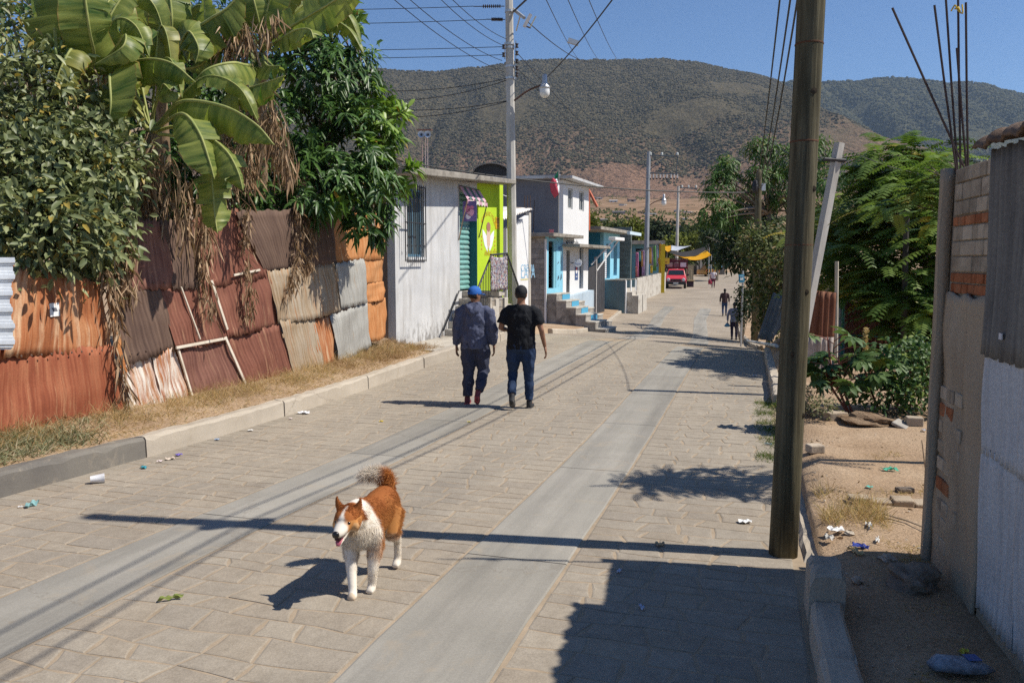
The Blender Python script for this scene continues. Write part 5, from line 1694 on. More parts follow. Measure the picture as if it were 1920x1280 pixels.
# lamp with two poles on the white shop corner
lq = F3.at(1112, 444, .9)
fl = thing('flood_lamp', 'white strip lamp on two slanting poles by the black gate', 'lamp', F3.world(F3.X(1100), -.1, F3.at(1100, 500)[1]), F3.rz)
MB().b2((1.2, -.95, F3.at(1108, 447, .9)[1] - F3.at(1100, 500)[1]), (2.9, -.6, F3.at(1108, 440, .9)[1] - F3.at(1100, 500)[1])).build('housing', P_white2, fl, bevel=.03)
for k in (0, 1):
    MB().tube([(.1 + .9 * k, -.1, .1 - .3 * k), (1.5 + .9 * k, -.75, F3.at(1108, 447, .9)[1] - F3.at(1100, 500)[1])], .035, 6).build('pole', P_white2, fl)
# rebar on the slab
for k, px in enumerate((1020, 1023, 1026, 1049)):
    a = F3.at(px, 437); b = F3.at(px + (.3 if k < 3 else 2), 366 if k < 3 else 374)
    rbr = MB().tube([(a[0], .6 + .2 * k, zmid + .14), (b[0], .6 + .2 * k, b[1])], .022, 5).build('starter_bar', plain('rusty bar', (.09, .06, .05), .8), h3)
# flag
fp = F3.world(F3.X(1044), .3, 0)
fy = fp.y
fa, fb = PX(1049, 365, fy), PX(1048, 316, fy)
flag = thing('flag', 'green white and red flag drooping above the blue shop', 'flag', PX(1047, 437, fy))
org = flag.location
MB().tube([(0, 0, 0), PX(1047.5, 318, fy) - org], .025, 6).build('flag_pole', plain('flag pole', (.3, .28, .25), .5), flag)
for nm, c, q in (('green_band', (.03, .3, .12), [(1047, 320), (1049, 334), (1045, 342), (1039.5, 331)]), ('white_band', (.76, .75, .73), [(1045, 333), (1049, 345), (1048, 366), (1040, 338)]),
                 ('red_band', (.55, .07, .10), [(1036, 334), (1043, 338), (1047, 365), (1040, 371), (1033, 360), (1031, 345)])):
    dy = {'green_band': 0, 'white_band': -.05, 'red_band': -.1}[nm]
    P = [PX(x, y, fy + dy) - org for x, y in q]
    m = MB()
    c0 = sum(P, Vector()) / len(P)
    nr = 6
    vs = [c0 + Vector((0, -.1, 0))]
    for r_ in range(1, nr + 1):
        for i, p in enumerate(P):
            nx = P[(i + 1) % len(P)]
            for sub in range(3):
                pp = p.lerp(nx, sub / 3)
                v = c0.lerp(pp, r_ / nr)
                vs.append(v + Vector((0, -.08 * math.sin(v.x * 14 + v.z * 5) - .05 * (1 - r_ / nr), 0)))
    L_ = len(P) * 3
    fs = [(0, 1 + i, 1 + (i + 1) % L_) for i in range(L_)]
    for r_ in range(nr - 1):
        for i in range(L_):
            a_, b_ = 1 + r_ * L_ + i, 1 + r_ * L_ + (i + 1) % L_
            fs.append((a_, a_ + L_, b_ + L_, b_))
    m.add(vs, fs)
    m.build(nm, plain('flag ' + nm, c, .8), flag, smooth=True, solid=.012)

# orange pole leaning behind the white corner
tag(MB().tube([PX(1103.5, 356, 40.5), PX(1120, 388, 40.5)], .07, 6).build('orange_pole', plain('orange pole paint', (.62, .16, .08), .6)), 'slanting orange pole sticking out behind the white upper floor', 'pole')
tag(MB().tube([PX(1103.5, 432, 40.5), PX(1103.2, 355, 40.5)], .08, 6).build('orange_pole', plain('orange pole paint', (.62, .16, .08), .6)), 'upright orange pole at the far edge of the white upper floor', 'pole')

# ---------------------------------------------------------------- black gate and blue house
F4 = Face(1104, 41.5, R(22))
gate = F4.thing('iron_gate', 'black sheet iron gate between the shops and blue house', 'gate')
zg = F4.gz(1) - .3
x0g, xm, x1g = 0, F4.X(1117), F4.X(1134)
for a, b, pt in ((x0g, xm - .06, (1105, 500)), (xm + .06, x1g, (1134, 488))):
    n = 5
    for k in range(n):
        xa, xb_ = a + (b - a) * k / n, a + (b - a) * (k + 1) / n
        zt = F4.at(1104 + 30 * (xa - x0g) / (x1g - x0g), 501 - 13 * (xa - x0g) / (x1g - x0g))[1]
        MB().b2((xa + .015, -.02, zg), (xb_ - .015, .02, zt)).build('gate_panel', rough_mat('black gate paint', (.035, .036, .04), (.06, .06, .065), 3, .5, .4, .1, .002), gate)
MB().b2((xm - .055, -.06, zg), (xm + .055, .06, F4.at(1117, 482)[1])).build('gate_post', rough_mat('gate post', (.4, .38, .36), (.5, .48, .45), 4), gate)
F5 = Face(1133, 46.0, R(20))
h5 = F5.thing('blue_house', 'low blue house with two doors and walled steps', 'house')
zb5 = F5.gz(1) - .4
x15 = F5.X(1161.5)
z5 = F5.at(1135, 436)[1]
zfl = F5.at(1140, 522)[1]
da, db = F5.X(1136.5), F5.X(1144); dc, dd = F5.X(1150.5), F5.X(1157)
dt1, dt2 = F5.at(1140, 457)[1], F5.at(1153, 454)[1]
wall_holes(-.2, x15, zb5, z5, 0, .2, [(da, db, zfl, dt1), (dc, dd, zfl + .15, dt2)]).build('wall', P_lblue, h5)
m = MB(); m.b2((-4.5, 2.4, zb5), (.0, 2.6, z5)); m.build('recessed_wall', P_blue, h5)
m = MB(); m.b2((-.202, .2, zb5), (0.0, 2.4, z5)); m.build('return_wall', P_blue, h5)
MB().b2((da - .1, .5, zfl), (db + .1, .55, dt1 + .1)).build('door_dark_sheet', plain('olive door', (.06, .055, .03), .7), h5)
MB().b2((dc - .1, .5, zfl), (dd + .1, .55, dt2 + .1)).build('door_dark_sheet', plain('violet door', (.09, .07, .17), .7), h5)
m = MB()
m.grid(lambda u, v: (da + .01, .05 + .35 * u - 0, zfl + (dt1 - zfl) * v * .72 + 0), 1, 1)
for k in range(16):
    MB().b2((da - .55, -.03, zfl + .05 + .12 * k), (da - .02, -.003, zfl + .13 + .12 * k)).build('shutter_slat', P_white2, h5) if k < 15 else None
m = MB(); m.b2((-4.6, -.9, z5), (x15 + .15, 4.5, z5 + .16)); m.build('roof_slab', P_slab, h5)
m = MB(); m.b2((1.8, -1.1, z5 - .06), (x15 + 1.2, -.91, z5 + .12)); m.build('roof_edge', plain('pale blue edge', (.55, .68, .75), .6), h5)
for k in range(4):
    m = MB().box((-1.5 + .8 * k, 1.5, z5 + .7), (.05, .05, 1.3 - .2 * (k % 2))).build('starter_bar', plain('rusty bar', (.09, .06, .05), .8), h5)
# grey block wall beyond
w5 = F5.thing('block_wall', 'grey block wall standing out past the blue house', 'wall')
bx0 = x15 + 1.0
MB().b2((bx0, -.5, zb5), (bx0 + .2, 3.0, F5.at(1176, 433, -0)[1] + .2)).build('wall_core', plaster('green grey render', (.15, .18, .17), (.2, .23, .21), (.1, .11, .1)), w5)
brick_faces(w5, -.48, 1.4, zb5 + .8, F5.at(1176, 433)[1] + .15, bx0 - .001, .45, .24, [rough_mat('green grey block', (.14, .17, .16), (.2, .23, .215), 3, vary=.1)], 9, axis='y', ydir=-1, depth=.02, gap=.02)
# walled steps of the blue house
s5 = F5.thing('walled_steps', 'blue walled double steps in front of the blue house', 'stairs')
M_par = plaster('blue grey parapet', (.12, .2, .24), (.17, .26, .30), (.25, .27, .27), .55, .8)
zs5 = F5.at(1135, 529, .9)[1]
for k, xx in enumerate((.1, 1.5, 2.9)):
    MB().b2((xx, -1.2, zb5), (xx + .18, -.02, zs5 - .1 * 0)).build('parapet', M_par, s5)
    MB().b2((xx - .03, -1.23, zs5 + .001), (xx + .21, -.02, zs5 + .06)).build('coping', P_step, s5)
    MB().b2((xx - .01, -1.26, zb5), (xx + .19, -1.202, zs5)).build('parapet_end', P_white2, s5)
for j in (0, 1):
    for k in range(4):
        z1 = zs5 - .25 - .2 * k
        MB().b2((.285 + 1.4 * j, -.5 - .36 * (k + 1), zb5), (1.495 + 1.4 * j, -.5 - .36 * k if k else -.02, z1)).build('step', P_step, s5)
# ================================================================== poles, lamps, wires
M_pconc = rough_mat('pole concrete', (.46, .44, .40), (.58, .555, .51), 2.2, .9, .15, .4, .004, stretch=(2, 2, .5), dirt=(.36, .335, .3), dscale=1.6)
M_pgrey = rough_mat('grey pole concrete', (.25, .27, .29), (.36, .38, .40), 2.0, .9, .15, .3, .004, stretch=(2, 2, .5))
M_cable = plain('black cable', (.02, .02, .022), .6)
M_ins = plain('dark insulator', (.05, .035, .03), .3)
M_galv = plain('galvanised steel', (.5, .5, .5), .4, .5, .5)
M_lampg = plain('lamp glass', (.72, .72, .7), .25)
def wire(a, b, sag=.3, r=.008, n=14):
    a, b = Vector(a), Vector(b)
    return [a.lerp(b, k / n) - Vector((0, 0, sag * 4 * (k / n) * (1 - k / n))) for k in range(n + 1)]
def cable(label, a, b, sag=.3, r=.008, group='overhead wires', cat='cable', mat=None):
    o = MB().tube([p - Vector(a) for p in wire(a, b, sag)], r, 5).build('overhead_wire', mat or M_cable)
    o.location = a
    return tag(o, label, cat, group)
PY = 22.3
def street_lamp(name, label, a, b, Y, k=1.0, group=None, dY=0):
    """arm from a to b (pixels), bowl lamp hanging at b"""
    A, B = PX(a[0], a[1], Y), PX(b[0], b[1], Y + dY)
    t = thing(name, label, 'street lamp', A, 0, group)
    m = MB(); m.tube([p - A for p in bez([A, A.lerp(B, .5) + Vector((0, 0, .06 * k)), B], 4)], .028 * k, 6); m.build('arm', rough_mat('rusty arm', (.08, .04, .03), (.14, .08, .06), 6), t)
    c = B - A
    m = MB(); m.lathe(c + Vector((.12 * k, 0, -.1 * k)), [(.055 * k, .42 * k), (.075 * k, .40 * k), (.075 * k, .2 * k), (.09 * k, .16 * k), (.14 * k, .08 * k), (.165 * k, .04 * k), (.165 * k, .0), (.02, .0)], 14); m.build('lamp_head', M_galv, t, smooth=True)
    m = MB(); m.lathe(c + Vector((.12 * k, 0, -.1 * k)), [(.15 * k, -.002), (.155 * k, -.1 * k), (.15 * k, -.18 * k), (.1 * k, -.25 * k), (.04 * k, -.28 * k), (.0, -.285 * k)], 14, cap=False); m.build('lamp_bowl', M_lampg, t, smooth=True)
    return t
# main concrete pole
b0 = PX(962, 560, PY); gzp = GZ(b0.x, b0.y)
pole = thing('utility_pole', 'tall pale concrete pole with insulators between house and store', 'pole', (b0.x, b0.y, gzp))
org = Vector((b0.x, b0.y, gzp))
tp = PX(954.5, -8, PY) - org
tp = tp + (tp * .06)
MB().tube([Vector((0, 0, -.3)), tp * .5, tp], [.14, .122, .1], 8).build('shaft', M_pconc, pole)
for py in (22, 83, 90, 125, 147):
    p = PX(955 + py * .012, py, PY) - org
    MB().lathe(p, [(.118, -.03), (.128, -.03), (.128, .03), (.118, .03)], 10, cap=False).build('clamp_band', M_galv, pole)
for sx_, ys in ((-1, (88, 103)), (1, (86, 100, 115, 128, 140))):
    xp = 944.5 if sx_ < 0 else 969
    rk = MB().box(PX(xp - sx_ * 2, (ys[0] + ys[-1]) / 2, PY - .1) - org, (.03, .03, (ys[-1] - ys[0] + 14) * PY / 1500)).build('insulator_rack', M_galv, pole)
    for y in ys:
        MB().lathe(PX(xp, y, PY - .1) - org, [(.02, -.06), (.055, -.05), (.035, -.02), (.035, .02), (.055, .05), (.02, .06)], 8).build('insulator', M_ins, rk, smooth=True)
for (x0, y0), (x1, y1) in (((946, 12), (888, 12.5)), ((947, 37), (911, 36.5))):
    a, b = PX(x0, y0, PY) - org, PX(x1, y1, PY) - org
    n = 9
    m = MB(); m.tube([a, b], .012, 5)
    si = m.build('strain_rod', M_ins, pole)
    for k in range(n):
        p = a.lerp(b, .15 + .6 * k / n)
        MB().lathe(p, [(.015, -.02), (.05, -.01), (.05, .01), (.015, .02)], 8, 'X').build('insulator_disc', M_ins, si)
a, b = PX(963, 18, PY) - org, PX(983, 34, PY - .6) - org
MB().tube([a, b], .045, 6).build('cross_arm', M_galv, pole)
MB().tube([PX(968, 58, PY) - org, PX(976, 28, PY - .4) - org], .02, 5).build('brace', M_galv, pole)
fz = MB().box(PX(989, 39, PY - .6) - org, (.08, .08, .36), 0, 0, .5).build('fuse_holder', plain('porcelain', (.55, .52, .5), .3), pole)
MB().box(PX(999, 42, PY - .6) - org, (.03, .03, .34), 0, 0, .5).build('fuse_tube', plain('fuse tube', (.5, .45, .3), .4), pole)
MB().tube([PX(987, 50, PY - .6) - org, PX(995, 53, PY - .6) - org], .02, 5).build('fuse_link', M_ins, pole)
street_lamp('street_lamp', 'bowl street lamp on a rusty arm of the tall concrete pole', (964, 189), (1014, 160), PY - .15, .88)
_wl = ' of four thin power lines running left from the tall pole'
_wo = iter(('topmost', 'second', 'third', 'lowest'))
for y0, y1, Y1 in ((12, 5, 25), (37, 34, 25), (88, 80, 25), (103, 96, 25)):
    cable(next(_wo) + _wl, PX(888 if y0 == 12 else 911 if y0 == 37 else 944, y0, PY), PX(100, y1, Y1), .15, .009, 'lines running left')
for y0, y1, sg in ((147, 158, .25), (150, 168, .4), (189, 180, .3), (190, 200, .35)):
    cable({147: 'highest', 150: 'second', 189: 'third', 190: 'lowest'}[y0] + ' of four sagging service wires running left before the hill', PX(952, y0, PY), PX(560, y1, 21), sg, .011, 'service wires running left')
for (x0, y0), (x1, y1) in (((940, 84), (740, -95)), ((948, 73), (760, -98)), ((941, 114), (700, -64)), ((945, 135), (680, -53))):
    cable({84: 'leftmost-ending', 73: 'highest', 114: 'third', 135: 'lowest'}[y0] + ' of four lines slanting from the tall pole to the upper left', PX(x0, y0, PY), PX(x1, y1, 14), .2, .008, 'lines slanting to the upper left')
for (x0, y0, Y0), (x1, y1, Y1), r in (((1087, 114, 60), (1010, -30, 20), .012), ((1122, 112, 60), (1052, -30, 20), .012), ((1158, 112, 60), (1092, -30, 20), .012)):
    cable({1087: 'left', 1122: 'middle', 1158: 'right'}[x0] + ' one of three lines coming down to the hilltop right of the lamp', PX(x0, y0, Y0), PX(x1, y1, Y1), .2, r, 'lines passing overhead')
cable('stout cable slanting across the sky behind the street lamp', PX(1016, 154, 26), PX(1160, -16, 16), .1, .016)
cable('line from the fuse holder towards the hill', PX(990, 42, PY - .6), PX(1135, 110, 60), .6, .014)
cable('short stout stay at the top of the tall pole', PX(963, 22, PY), PX(1010, -22, 18), .0, .025)
tag(MB().box(PX(1075, 79, 22), (.3, .1, .12), 0, 0, .3).build('cable_splice', M_galv), 'small pale splice box hanging on the crossing cables', 'splice box')
for (x0, y0), (x1, y1, Y1) in (((970, 100), (1220, 330, 57)), ((970, 128), (1215, 336, 57))):
    cable(('upper' if y0 == 100 else 'lower') + ' of two lines running from the tall pole to the framed pole', PX(x0, y0, PY), PX(x1, y1, Y1), .5, .010, 'lines running down the street')
cable('thick black cable crossing low before the hill', PX(660, 286, 25), PX(1420, 361, 30), .35, .022)
# pole with the square frame
Y = 57.0
p0 = PX(1210, 552, Y); org = Vector((p0.x, p0.y, GZ(p0.x, p0.y)))
fp_ = thing('utility_pole', 'grey concrete pole carrying a square frame of fuses', 'pole', org)
MB().tube([Vector((0, 0, -.4)), PX(1216.5, 284, Y) - org], [.2, .13], 8).build('shaft', M_pgrey, fp_)
M_dkst = plain('dark steel', (.09, .11, .12), .6)
MB().tube([PX(1213, 291, Y) - org, PX(1272, 293.5, Y) - org], .07, 4).build('cross_arm', M_dkst, fp_)
lo = MB().tube([PX(1212, 324, Y) - org, PX(1270, 327, Y) - org], .07, 4).build('cross_arm', M_dkst, fp_)
MB().tube([PX(1270.5, 293, Y) - org, PX(1268, 326, Y) - org], .045, 4).build('upright', M_dkst, fp_)
MB().tube([PX(1219, 318, Y) - org, PX(1250, 293, Y) - org], .04, 4).build('brace', M_dkst, fp_)
for px in (1219, 1225, 1231, 1238, 1244, 1250, 1258, 1264, 1270):
    m = MB(); m.tube([PX(px, 327, Y - .05) - org, PX(px, 334, Y - .05) - org], .05, 6); m.build('fuse', plain('porcelain', (.55, .52, .5), .3), lo)
    m = MB(); m.tube([PX(px, 334, Y - .05) - org, PX(px, 336.5, Y - .05) - org], .07, 6); m.build('fuse_foot', M_ins, lo)
for px in (1219.5, 1241, 1270):
    MB().lathe(PX(px, 289, Y) - org, [(.06, -.1), (.12, -.05), (.06, 0), (.1, .06), (.04, .12)], 8).build('insulator', plain('pale insulator', (.55, .58, .55), .3), fp_, smooth=True)
street_lamp('street_lamp', 'bowl street lamp hanging before the brown hillside', (1216, 386), (1241, 374), Y, 1.15)
Y = 76.0
p0 = PX(1268, 500, Y); org = Vector((p0.x, p0.y, GZ(p0.x, p0.y)))
f2 = thing('utility_pole', 'thin far pole with one short crossarm behind the tarps', 'pole', org)
MB().tube([Vector((0, 0, -.4)), PX(1272, 349, Y) - org], [.17, .12], 8).build('shaft', M_pconc, f2)
arm = MB().tube([PX(1270, 351.5, Y) - org, PX(1307, 354, Y) - org], .07, 4).build('cross_arm', M_dkst, f2)
for px in (1279, 1291, 1305):
    MB().lathe(PX(px, 350, Y) - org, [(.05, -.12), (.11, -.06), (.05, 0), (.09, .07), (.03, .14)], 8).build('insulator', plain('pale insulator', (.55, .58, .55), .3), arm, smooth=True)
MB().tube([PX(1274, 363, Y) - org, PX(1284, 354, Y) - org], .035, 4).build('brace', M_dkst, f2)
# near wooden pole
def _wood(name, a, b):
    T = NT(name)
    co = T.co('Object', (1, 1, 1), False)
    mp = T.n('Mapping'); mp.inputs['Scale'].default_value = (30, 30, 1.2); T.l(co, mp.inputs[0])
    g = T.noise(mp.outputs[0], 1.0, 6, .68, .1)
    big = T.noise(co, 2.2, 5, .6)
    c = T.ramp(g, [(.3, a), (.66, b)])
    c = T.mix(.6, c, T.ramp(big, [(.35, (.6, .62, .55)), (.65, (1.15, 1.12, 1.05))]), 'MULTIPLY')
    T.base(c, .9, .15)
    T.bump(g, .8, .012)
    return T.m
M_wpole = _wood('weathered pole wood', (.04, .034, .022), (.165, .145, .095))
pb = GP(1473, 1046); org = Vector((pb.x + .01, pb.y + .08, pb.z - .0))
wp = thing('wooden_pole', 'weathered wooden pole beside the kerb in the foreground', 'pole', org)
tp = PX(1521.5, 0, org.y + .0) - org
tp = tp * (6.5 / tp.z)
MB().tube([tp * k for k in (-.03, .1, .25, .5, .75, 1)], [.094, .090, .088, .085, .082, .078], 20).build('shaft', M_wpole, wp, smooth=True)
for hz in (2.05, 2.7, 3.3, .75, 1.3):
    p = tp * (hz / tp.z)
    MB().lathe(p + Vector((0, 0, 0)), [(.0865, -.006), (.0885, 0), (.0865, .006)], 20, cap=False).build('wire_band', rough_mat('rust stain', (.09, .04, .02), (.14, .07, .04), 9), wp, smooth=True)
for hz, ang in ((1.75, -1.2), (.95, -.9), (2.4, -1.0), (1.35, -1.9), (3.0, -1.4)):
    p = tp * (hz / tp.z)
    MB().lathe((p.x + .086 * math.cos(ang), p.y + .086 * math.sin(ang), p.z), [(.0, -.004), (.02, -.002), (.012, .004), (.0, .005)], 10, 'Y', False).build('knot', plain('dark knot', (.05, .035, .02), .9), wp)
MB().box(tp * (5.0 / tp.z), (.5, .09, .09), .5).build('cross_arm', M_wpole, wp)
_far = PX(1418, 338, 30)
for k, (dz, dx) in enumerate(((.0, -.1), (-.16, .0), (-.3, .05))):
    a = org + tp * ((5.12 + dz) / tp.z) + Vector((dx, 0, 0))
    cable(('left', 'middle', 'right')[k] + ' of three cables dropping from the wooden pole towards the far trees', a, _far + Vector((.05 * k, 0, -.12 * k)), .55 + .12 * k, .011, 'cables on the wooden pole')
    cable(('outer', 'middle', 'inner')[k] + ' cable from the wooden pole running back over the street', a, RP(-26, 2.6 - .4 * k, 5.5 + dz), .9 + .2 * k, .011, 'cables running back over the street')
# loose drop loop behind the pole head that throws the curved shadow
# far wooden pole among the trees
pz = PX(1420, 470, 30); org = Vector((pz.x, pz.y, GZ(pz.x, pz.y)))
w2 = thing('wooden_pole', 'bare wooden pole rising out of the trees on the right', 'pole', org)
MB().tube([Vector((0, 0, -.2)), PX(1423, 325, 30) - org, PX(1424, 318, 30) - org], [.14, .115, .06], 10).build('shaft', M_wpole, w2, smooth=True)
MB().box(PX(1431, 351, 29.8) - org, (.14, .12, .26)).build('junction_box', M_galv, w2)
MB().lathe(PX(1416, 350, 29.8) - org, [(.02, -.25), (.1, -.15), (.12, 0), (.08, .2), (.02, .25)], 8).build('cable_coil', M_cable, w2)
# leaning concrete post
a, b = PX(1518, 560, 12.2), PX(1574, 268, 12.2)
g = GZ(a.x, a.y)
d_ = (a - b).normalized()
a2 = a + d_ * ((a.z - g) / -d_.z + .2)
lp = thing('leaning_post', 'slanting square concrete post behind the wooden pole', 'post', a2)
MB().tube([Vector((0, 0, 0)), b - a2], [.085, .075], 4, flat=(1, -.4, 0)).build('shaft', M_pconc, lp)
MB().tube([b - a2 + d_ * .25 + Vector((-.2, -.05, 0)), b - a2 + d_ * .27 + Vector((.12, -.05, 0))], .03, 6).build('iron_clamp', M_iron, lp)
cable('thin wire tied to the slanting concrete post', b + d_ * .26 + Vector((-.2, 0, 0)), PX(1420, 225, 24), .3, .007)
cable('wire leaving the slanting post to the right', b + d_ * .03, PX(1960, 300, 12), .35, .006)
# loudspeakers on a lattice mast
Yt = 42.0
p0 = PX(797, 330, Yt); org = Vector((p0.x, p0.y, GZ(p0.x, p0.y)))
ls = thing('loudspeaker_mast', 'thin lattice mast with two pale horn loudspeakers behind the white house', 'mast', org)
tpz = PX(797, 256, Yt) - org
for k, (dx, dy) in enumerate(((-.14, -.1), (.14, -.1), (0, .14))):
    MB().tube([Vector((dx, dy, 0)), tpz + Vector((dx, dy, 0))], .02, 5).build('mast_leg', rough_mat('red white mast', (.35, .2, .17), (.5, .42, .4), .8), ls)
m = MB()
for k in range(30):
    z = tpz.z * k / 30
    m.tube([Vector((-.14, -.1, z)), Vector((.14, -.1, z + tpz.z / 30))], .01, 4)
m.build('lattice', rough_mat('red white mast', (.35, .2, .17), (.5, .42, .4), .8), ls)['kind'] = 'stuff'
for k, dx in enumerate((-.16, .17)):
    m = MB(); m.lathe(tpz + Vector((dx, -.25, .05)), [(.17, -.15), (.15, -.14), (.06, .0), (.05, .25), (.0, .26)], 14, 'Y', False); m.build('horn', plain('pale blue horn', (.4, .46, .55) if k == 0 else (.58, .6, .62), .5), ls, smooth=True)
MB().box(tpz + Vector((0, -.2, .3)), (.75, .5, .05), 0, .1).build('rain_cover', plain('rust cover', (.2, .1, .08), .8), ls)
# arched roof behind
Ya = 47.0
q0, q1 = PX(890, 324, Ya), PX(952, 324, Ya)
org = Vector(((q0.x + q1.x) / 2, Ya, GZ(q0.x, Ya)))
ar = thing('arched_hall', 'dark arched roof peeking above the grey building', 'building', org)
hw = (q1.x - q0.x) / 2; hh = PX(920, 309, Ya).z - q0.z; zb_ = q0.z - org.z
poly = [(-hw, 0, 0), (hw, 0, 0)] + [(hw * math.cos(a), 0, zb_ + hh * math.sin(a)) for a in np.linspace(0, math.pi, 13)]
m = MB(); m.prism(poly[::-1], (0, 1, 0), 6); m.build('gable', plain('dark gable', (.05, .05, .05), .9), ar)
m = MB(); m.grid(lambda u, v: (hw * 1.05 * math.cos(math.pi * u), -.25 + 6.4 * v, zb_ + hh * 1.08 * math.sin(math.pi * u) + .02), 16, 1); m.build('roof', plain('dull roof', (.12, .115, .11), .8), ar, smooth=True, solid=.05)

# ================================================================== market end of the street
def cloth(name, label, q, Y, mat, cat='cloth', group=None, sagv=.0, rip=.06, nu=12, nv=8, Ys=None, parent=None):
    """sheet between pixel corners TL TR BR BL at depths Ys"""
    Ys = Ys or [Y] * 4
    C = [PX(x, y, yy) for (x, y), yy in zip(q, Ys)]
    o_ = C[0].copy()
    def fn(u, v):
        p = C[0].lerp(C[1], u).lerp(C[3].lerp(C[2], u), v)
        return p - o_ + Vector((0, -rip * math.sin(u * 17 + v * 3), -sagv * 4 * u * (1 - u)))
    ob = MB().grid(fn, nu, nv).build(name, mat, parent, smooth=True, solid=.01)
    ob.location = o_
    return tag(ob, label, cat, group) if parent is None else ob
def fab(c, n): return plain('cloth ' + n, c, .85, .1, var=.25, scale=3)
_cl = [(1192, 1197, 474, 519, (.55, .2, .34), 'pink'), (1197, 1201.5, 472, 490, (.12, .35, .35), 'teal'), (1203, 1208, 470, 517, (.38, .25, .42), 'mauve'),
       (1202, 1205, 471, 500, (.6, .33, .12), 'apricot'), (1191.5, 1194.5, 500, 518, (.62, .22, .2), 'coral'), (1217, 1221, 463, 495, (.58, .34, .08), 'ochre'), (1221, 1224, 462, 500, (.3, .24, .36), 'violet'),
       (1223, 1230, 461, 508, (.14, .30, .10), 'green'), (1230, 1233, 459, 500, (.33, .3, .4), 'lilac'), (1219, 1223, 498, 512, (.62, .42, .05), 'yellow'), (1236, 1239, 456, 512, (.66, .3, .06), 'orange'), (1239.5, 1242.5, 455, 505, (.7, .68, .66), 'white')]
for x0, x1, y0, y1, c, nm in _cl:
    Y_ = 53 + (x0 - 1190) * .17
    cloth('hanging_cloth', nm + ' cloth hanging on the street-side line before the market', [(x0, y0), (x1, y0 - .6), (x1 + .6, y1), (x0 + .4, y1)], Y_, fab(c, nm), 'cloth', 'cloths hung along the wall', 0, .05, 6, 8)
cable('clothes line sagging from the grey wall to the yellow tarp', PX(1188, 474, 52.5), PX(1246, 452, 62), .05, .03, cat='line')
# low wall below the cloths, teal house, yellow post
a, b = PX(1192, 520, 53.2), PX(1246, 520, 62.6)
tw = thing('garden_wall', 'low pale wall below the hanging cloths', 'wall', (a.x, a.y, GZ(a.x, a.y)))
dv = (b - a); dv.z = 0
L_ = dv.length; ang = math.atan2(dv.y, dv.x)
for k in range(6):
    MB().b2((L_ * k / 6 + .01, -.1, -.4), (L_ * (k + 1) / 6 - .01, .1, PX(1192, 521, 53.2).z - GZ(a.x, a.y) + .05 * k)).build('wall_panel', P_step, tw)
tw.rotation_euler = (0, 0, ang)
th = thing('teal_house', 'low teal house with grey roof edge behind the cloths', 'house', PX(1218, 520, 66))
o_ = th.location
pA, pB = PX(1186, 458, 66) - o_, PX(1240, 458, 66) - o_
wall_holes(pA.x, pB.x, -1, pA.z, 0, .2, [(PX(1192, 465, 66).x - o_.x, PX(1206, 465, 66).x - o_.x, PX(1192, 520, 66).z - o_.z, PX(1192, 466, 66).z - o_.z)]).build('wall', plaster('faded teal wall', (.1, .24, .28), (.14, .3, .34), (.1, .17, .2)), th)
MB().b2((pA.x, 1.5, -1), (pB.x, 1.6, pA.z)).build('door_dark_sheet', M_dark, th)  # near-black sheet painting the doorway's inner shade
MB().b2((pA.x - .3, -.6, pA.z + .002), (pB.x + .2, 6, pA.z + .3)).build('roof', P_slab, th)
a = PX(1240, 540, 61); g = GZ(a.x, a.y)
yp = thing('yellow_post', 'square yellow post at the market corner', 'post', (a.x, a.y, g))
MB().b2((-.2, -.2, -.3), (.2, .2, PX(1240, 458, 61).z - g)).build('post', plaster('ochre yellow post', (.42, .3, .02), (.5, .37, .03), (.3, .2, .05)), yp)
sgn = thing('stall_sign', 'small ochre sign board above the red truck', 'sign', PX(1244, 494, 61.5))
MB().b2((-.45, -.04, -.05), (.35 + .1, .0, .42)).build('board', plain('ochre sign', (.48, .3, .03), .6), sgn)
MB().b2((-.3, -.05, .1), (.3, -.041, .16)).build('print', plain('sign print', (.25, .12, .02), .6), sgn)
MB().tube([(.0, .05, -2.5), (.0, .05, .4)], .03, 6).build('leg', M_iron, sgn)
# tarps
def tarp_mat(name, c, k):
    T = NT(name); T.base(c, .55, .3)
    tr = T.n('BsdfTranslucent'); tr.inputs[0].default_value = (*c, 1)
    mx = T.n('MixShader'); mx.inputs[0].default_value = k
    T.l(T.b.outputs[0], mx.inputs[1]); T.l(tr.outputs[0], mx.inputs[2]); T.l(mx.outputs[0], T.out.inputs[0])
    return T.m
M_ty = tarp_mat('yellow tarp', (.78, .46, .006), .55)
cloth('tarp', 'small yellow tarp over the stalls left of the truck', [(1233, 458), (1258, 460), (1258, 468), (1250, 471)], 0, M_ty, 'tarp', 'market tarps', .1, .04, Ys=[67, 71, 68.5, 67])
cloth('tarp', 'grey white tarp between the yellow tarps', [(1258, 460), (1297, 460), (1280, 466), (1258, 469)], 0, plain('pale tarp', (.42, .44, .48), .6, var=.2, scale=2), 'tarp', 'market tarps', .1, .1, Ys=[74, 76, 71, 70])
cloth('tarp', 'black shade tarp sagging over the street', [(1251, 470), (1330, 457), (1326, 470), (1262, 477)], 0, plain('black tarp', (.028, .025, .024), .8, .2), 'tarp', 'market tarps', .35, .05, Ys=[69, 74, 72, 68])
cloth('tarp', 'large yellow tarp sagging over the street beyond the truck', [(1262, 477), (1324, 469), (1334, 478), (1276, 481)], 0, M_ty, 'tarp', 'market tarps', .38, .03, Ys=[68, 72, 72.5, 68], nu=18)
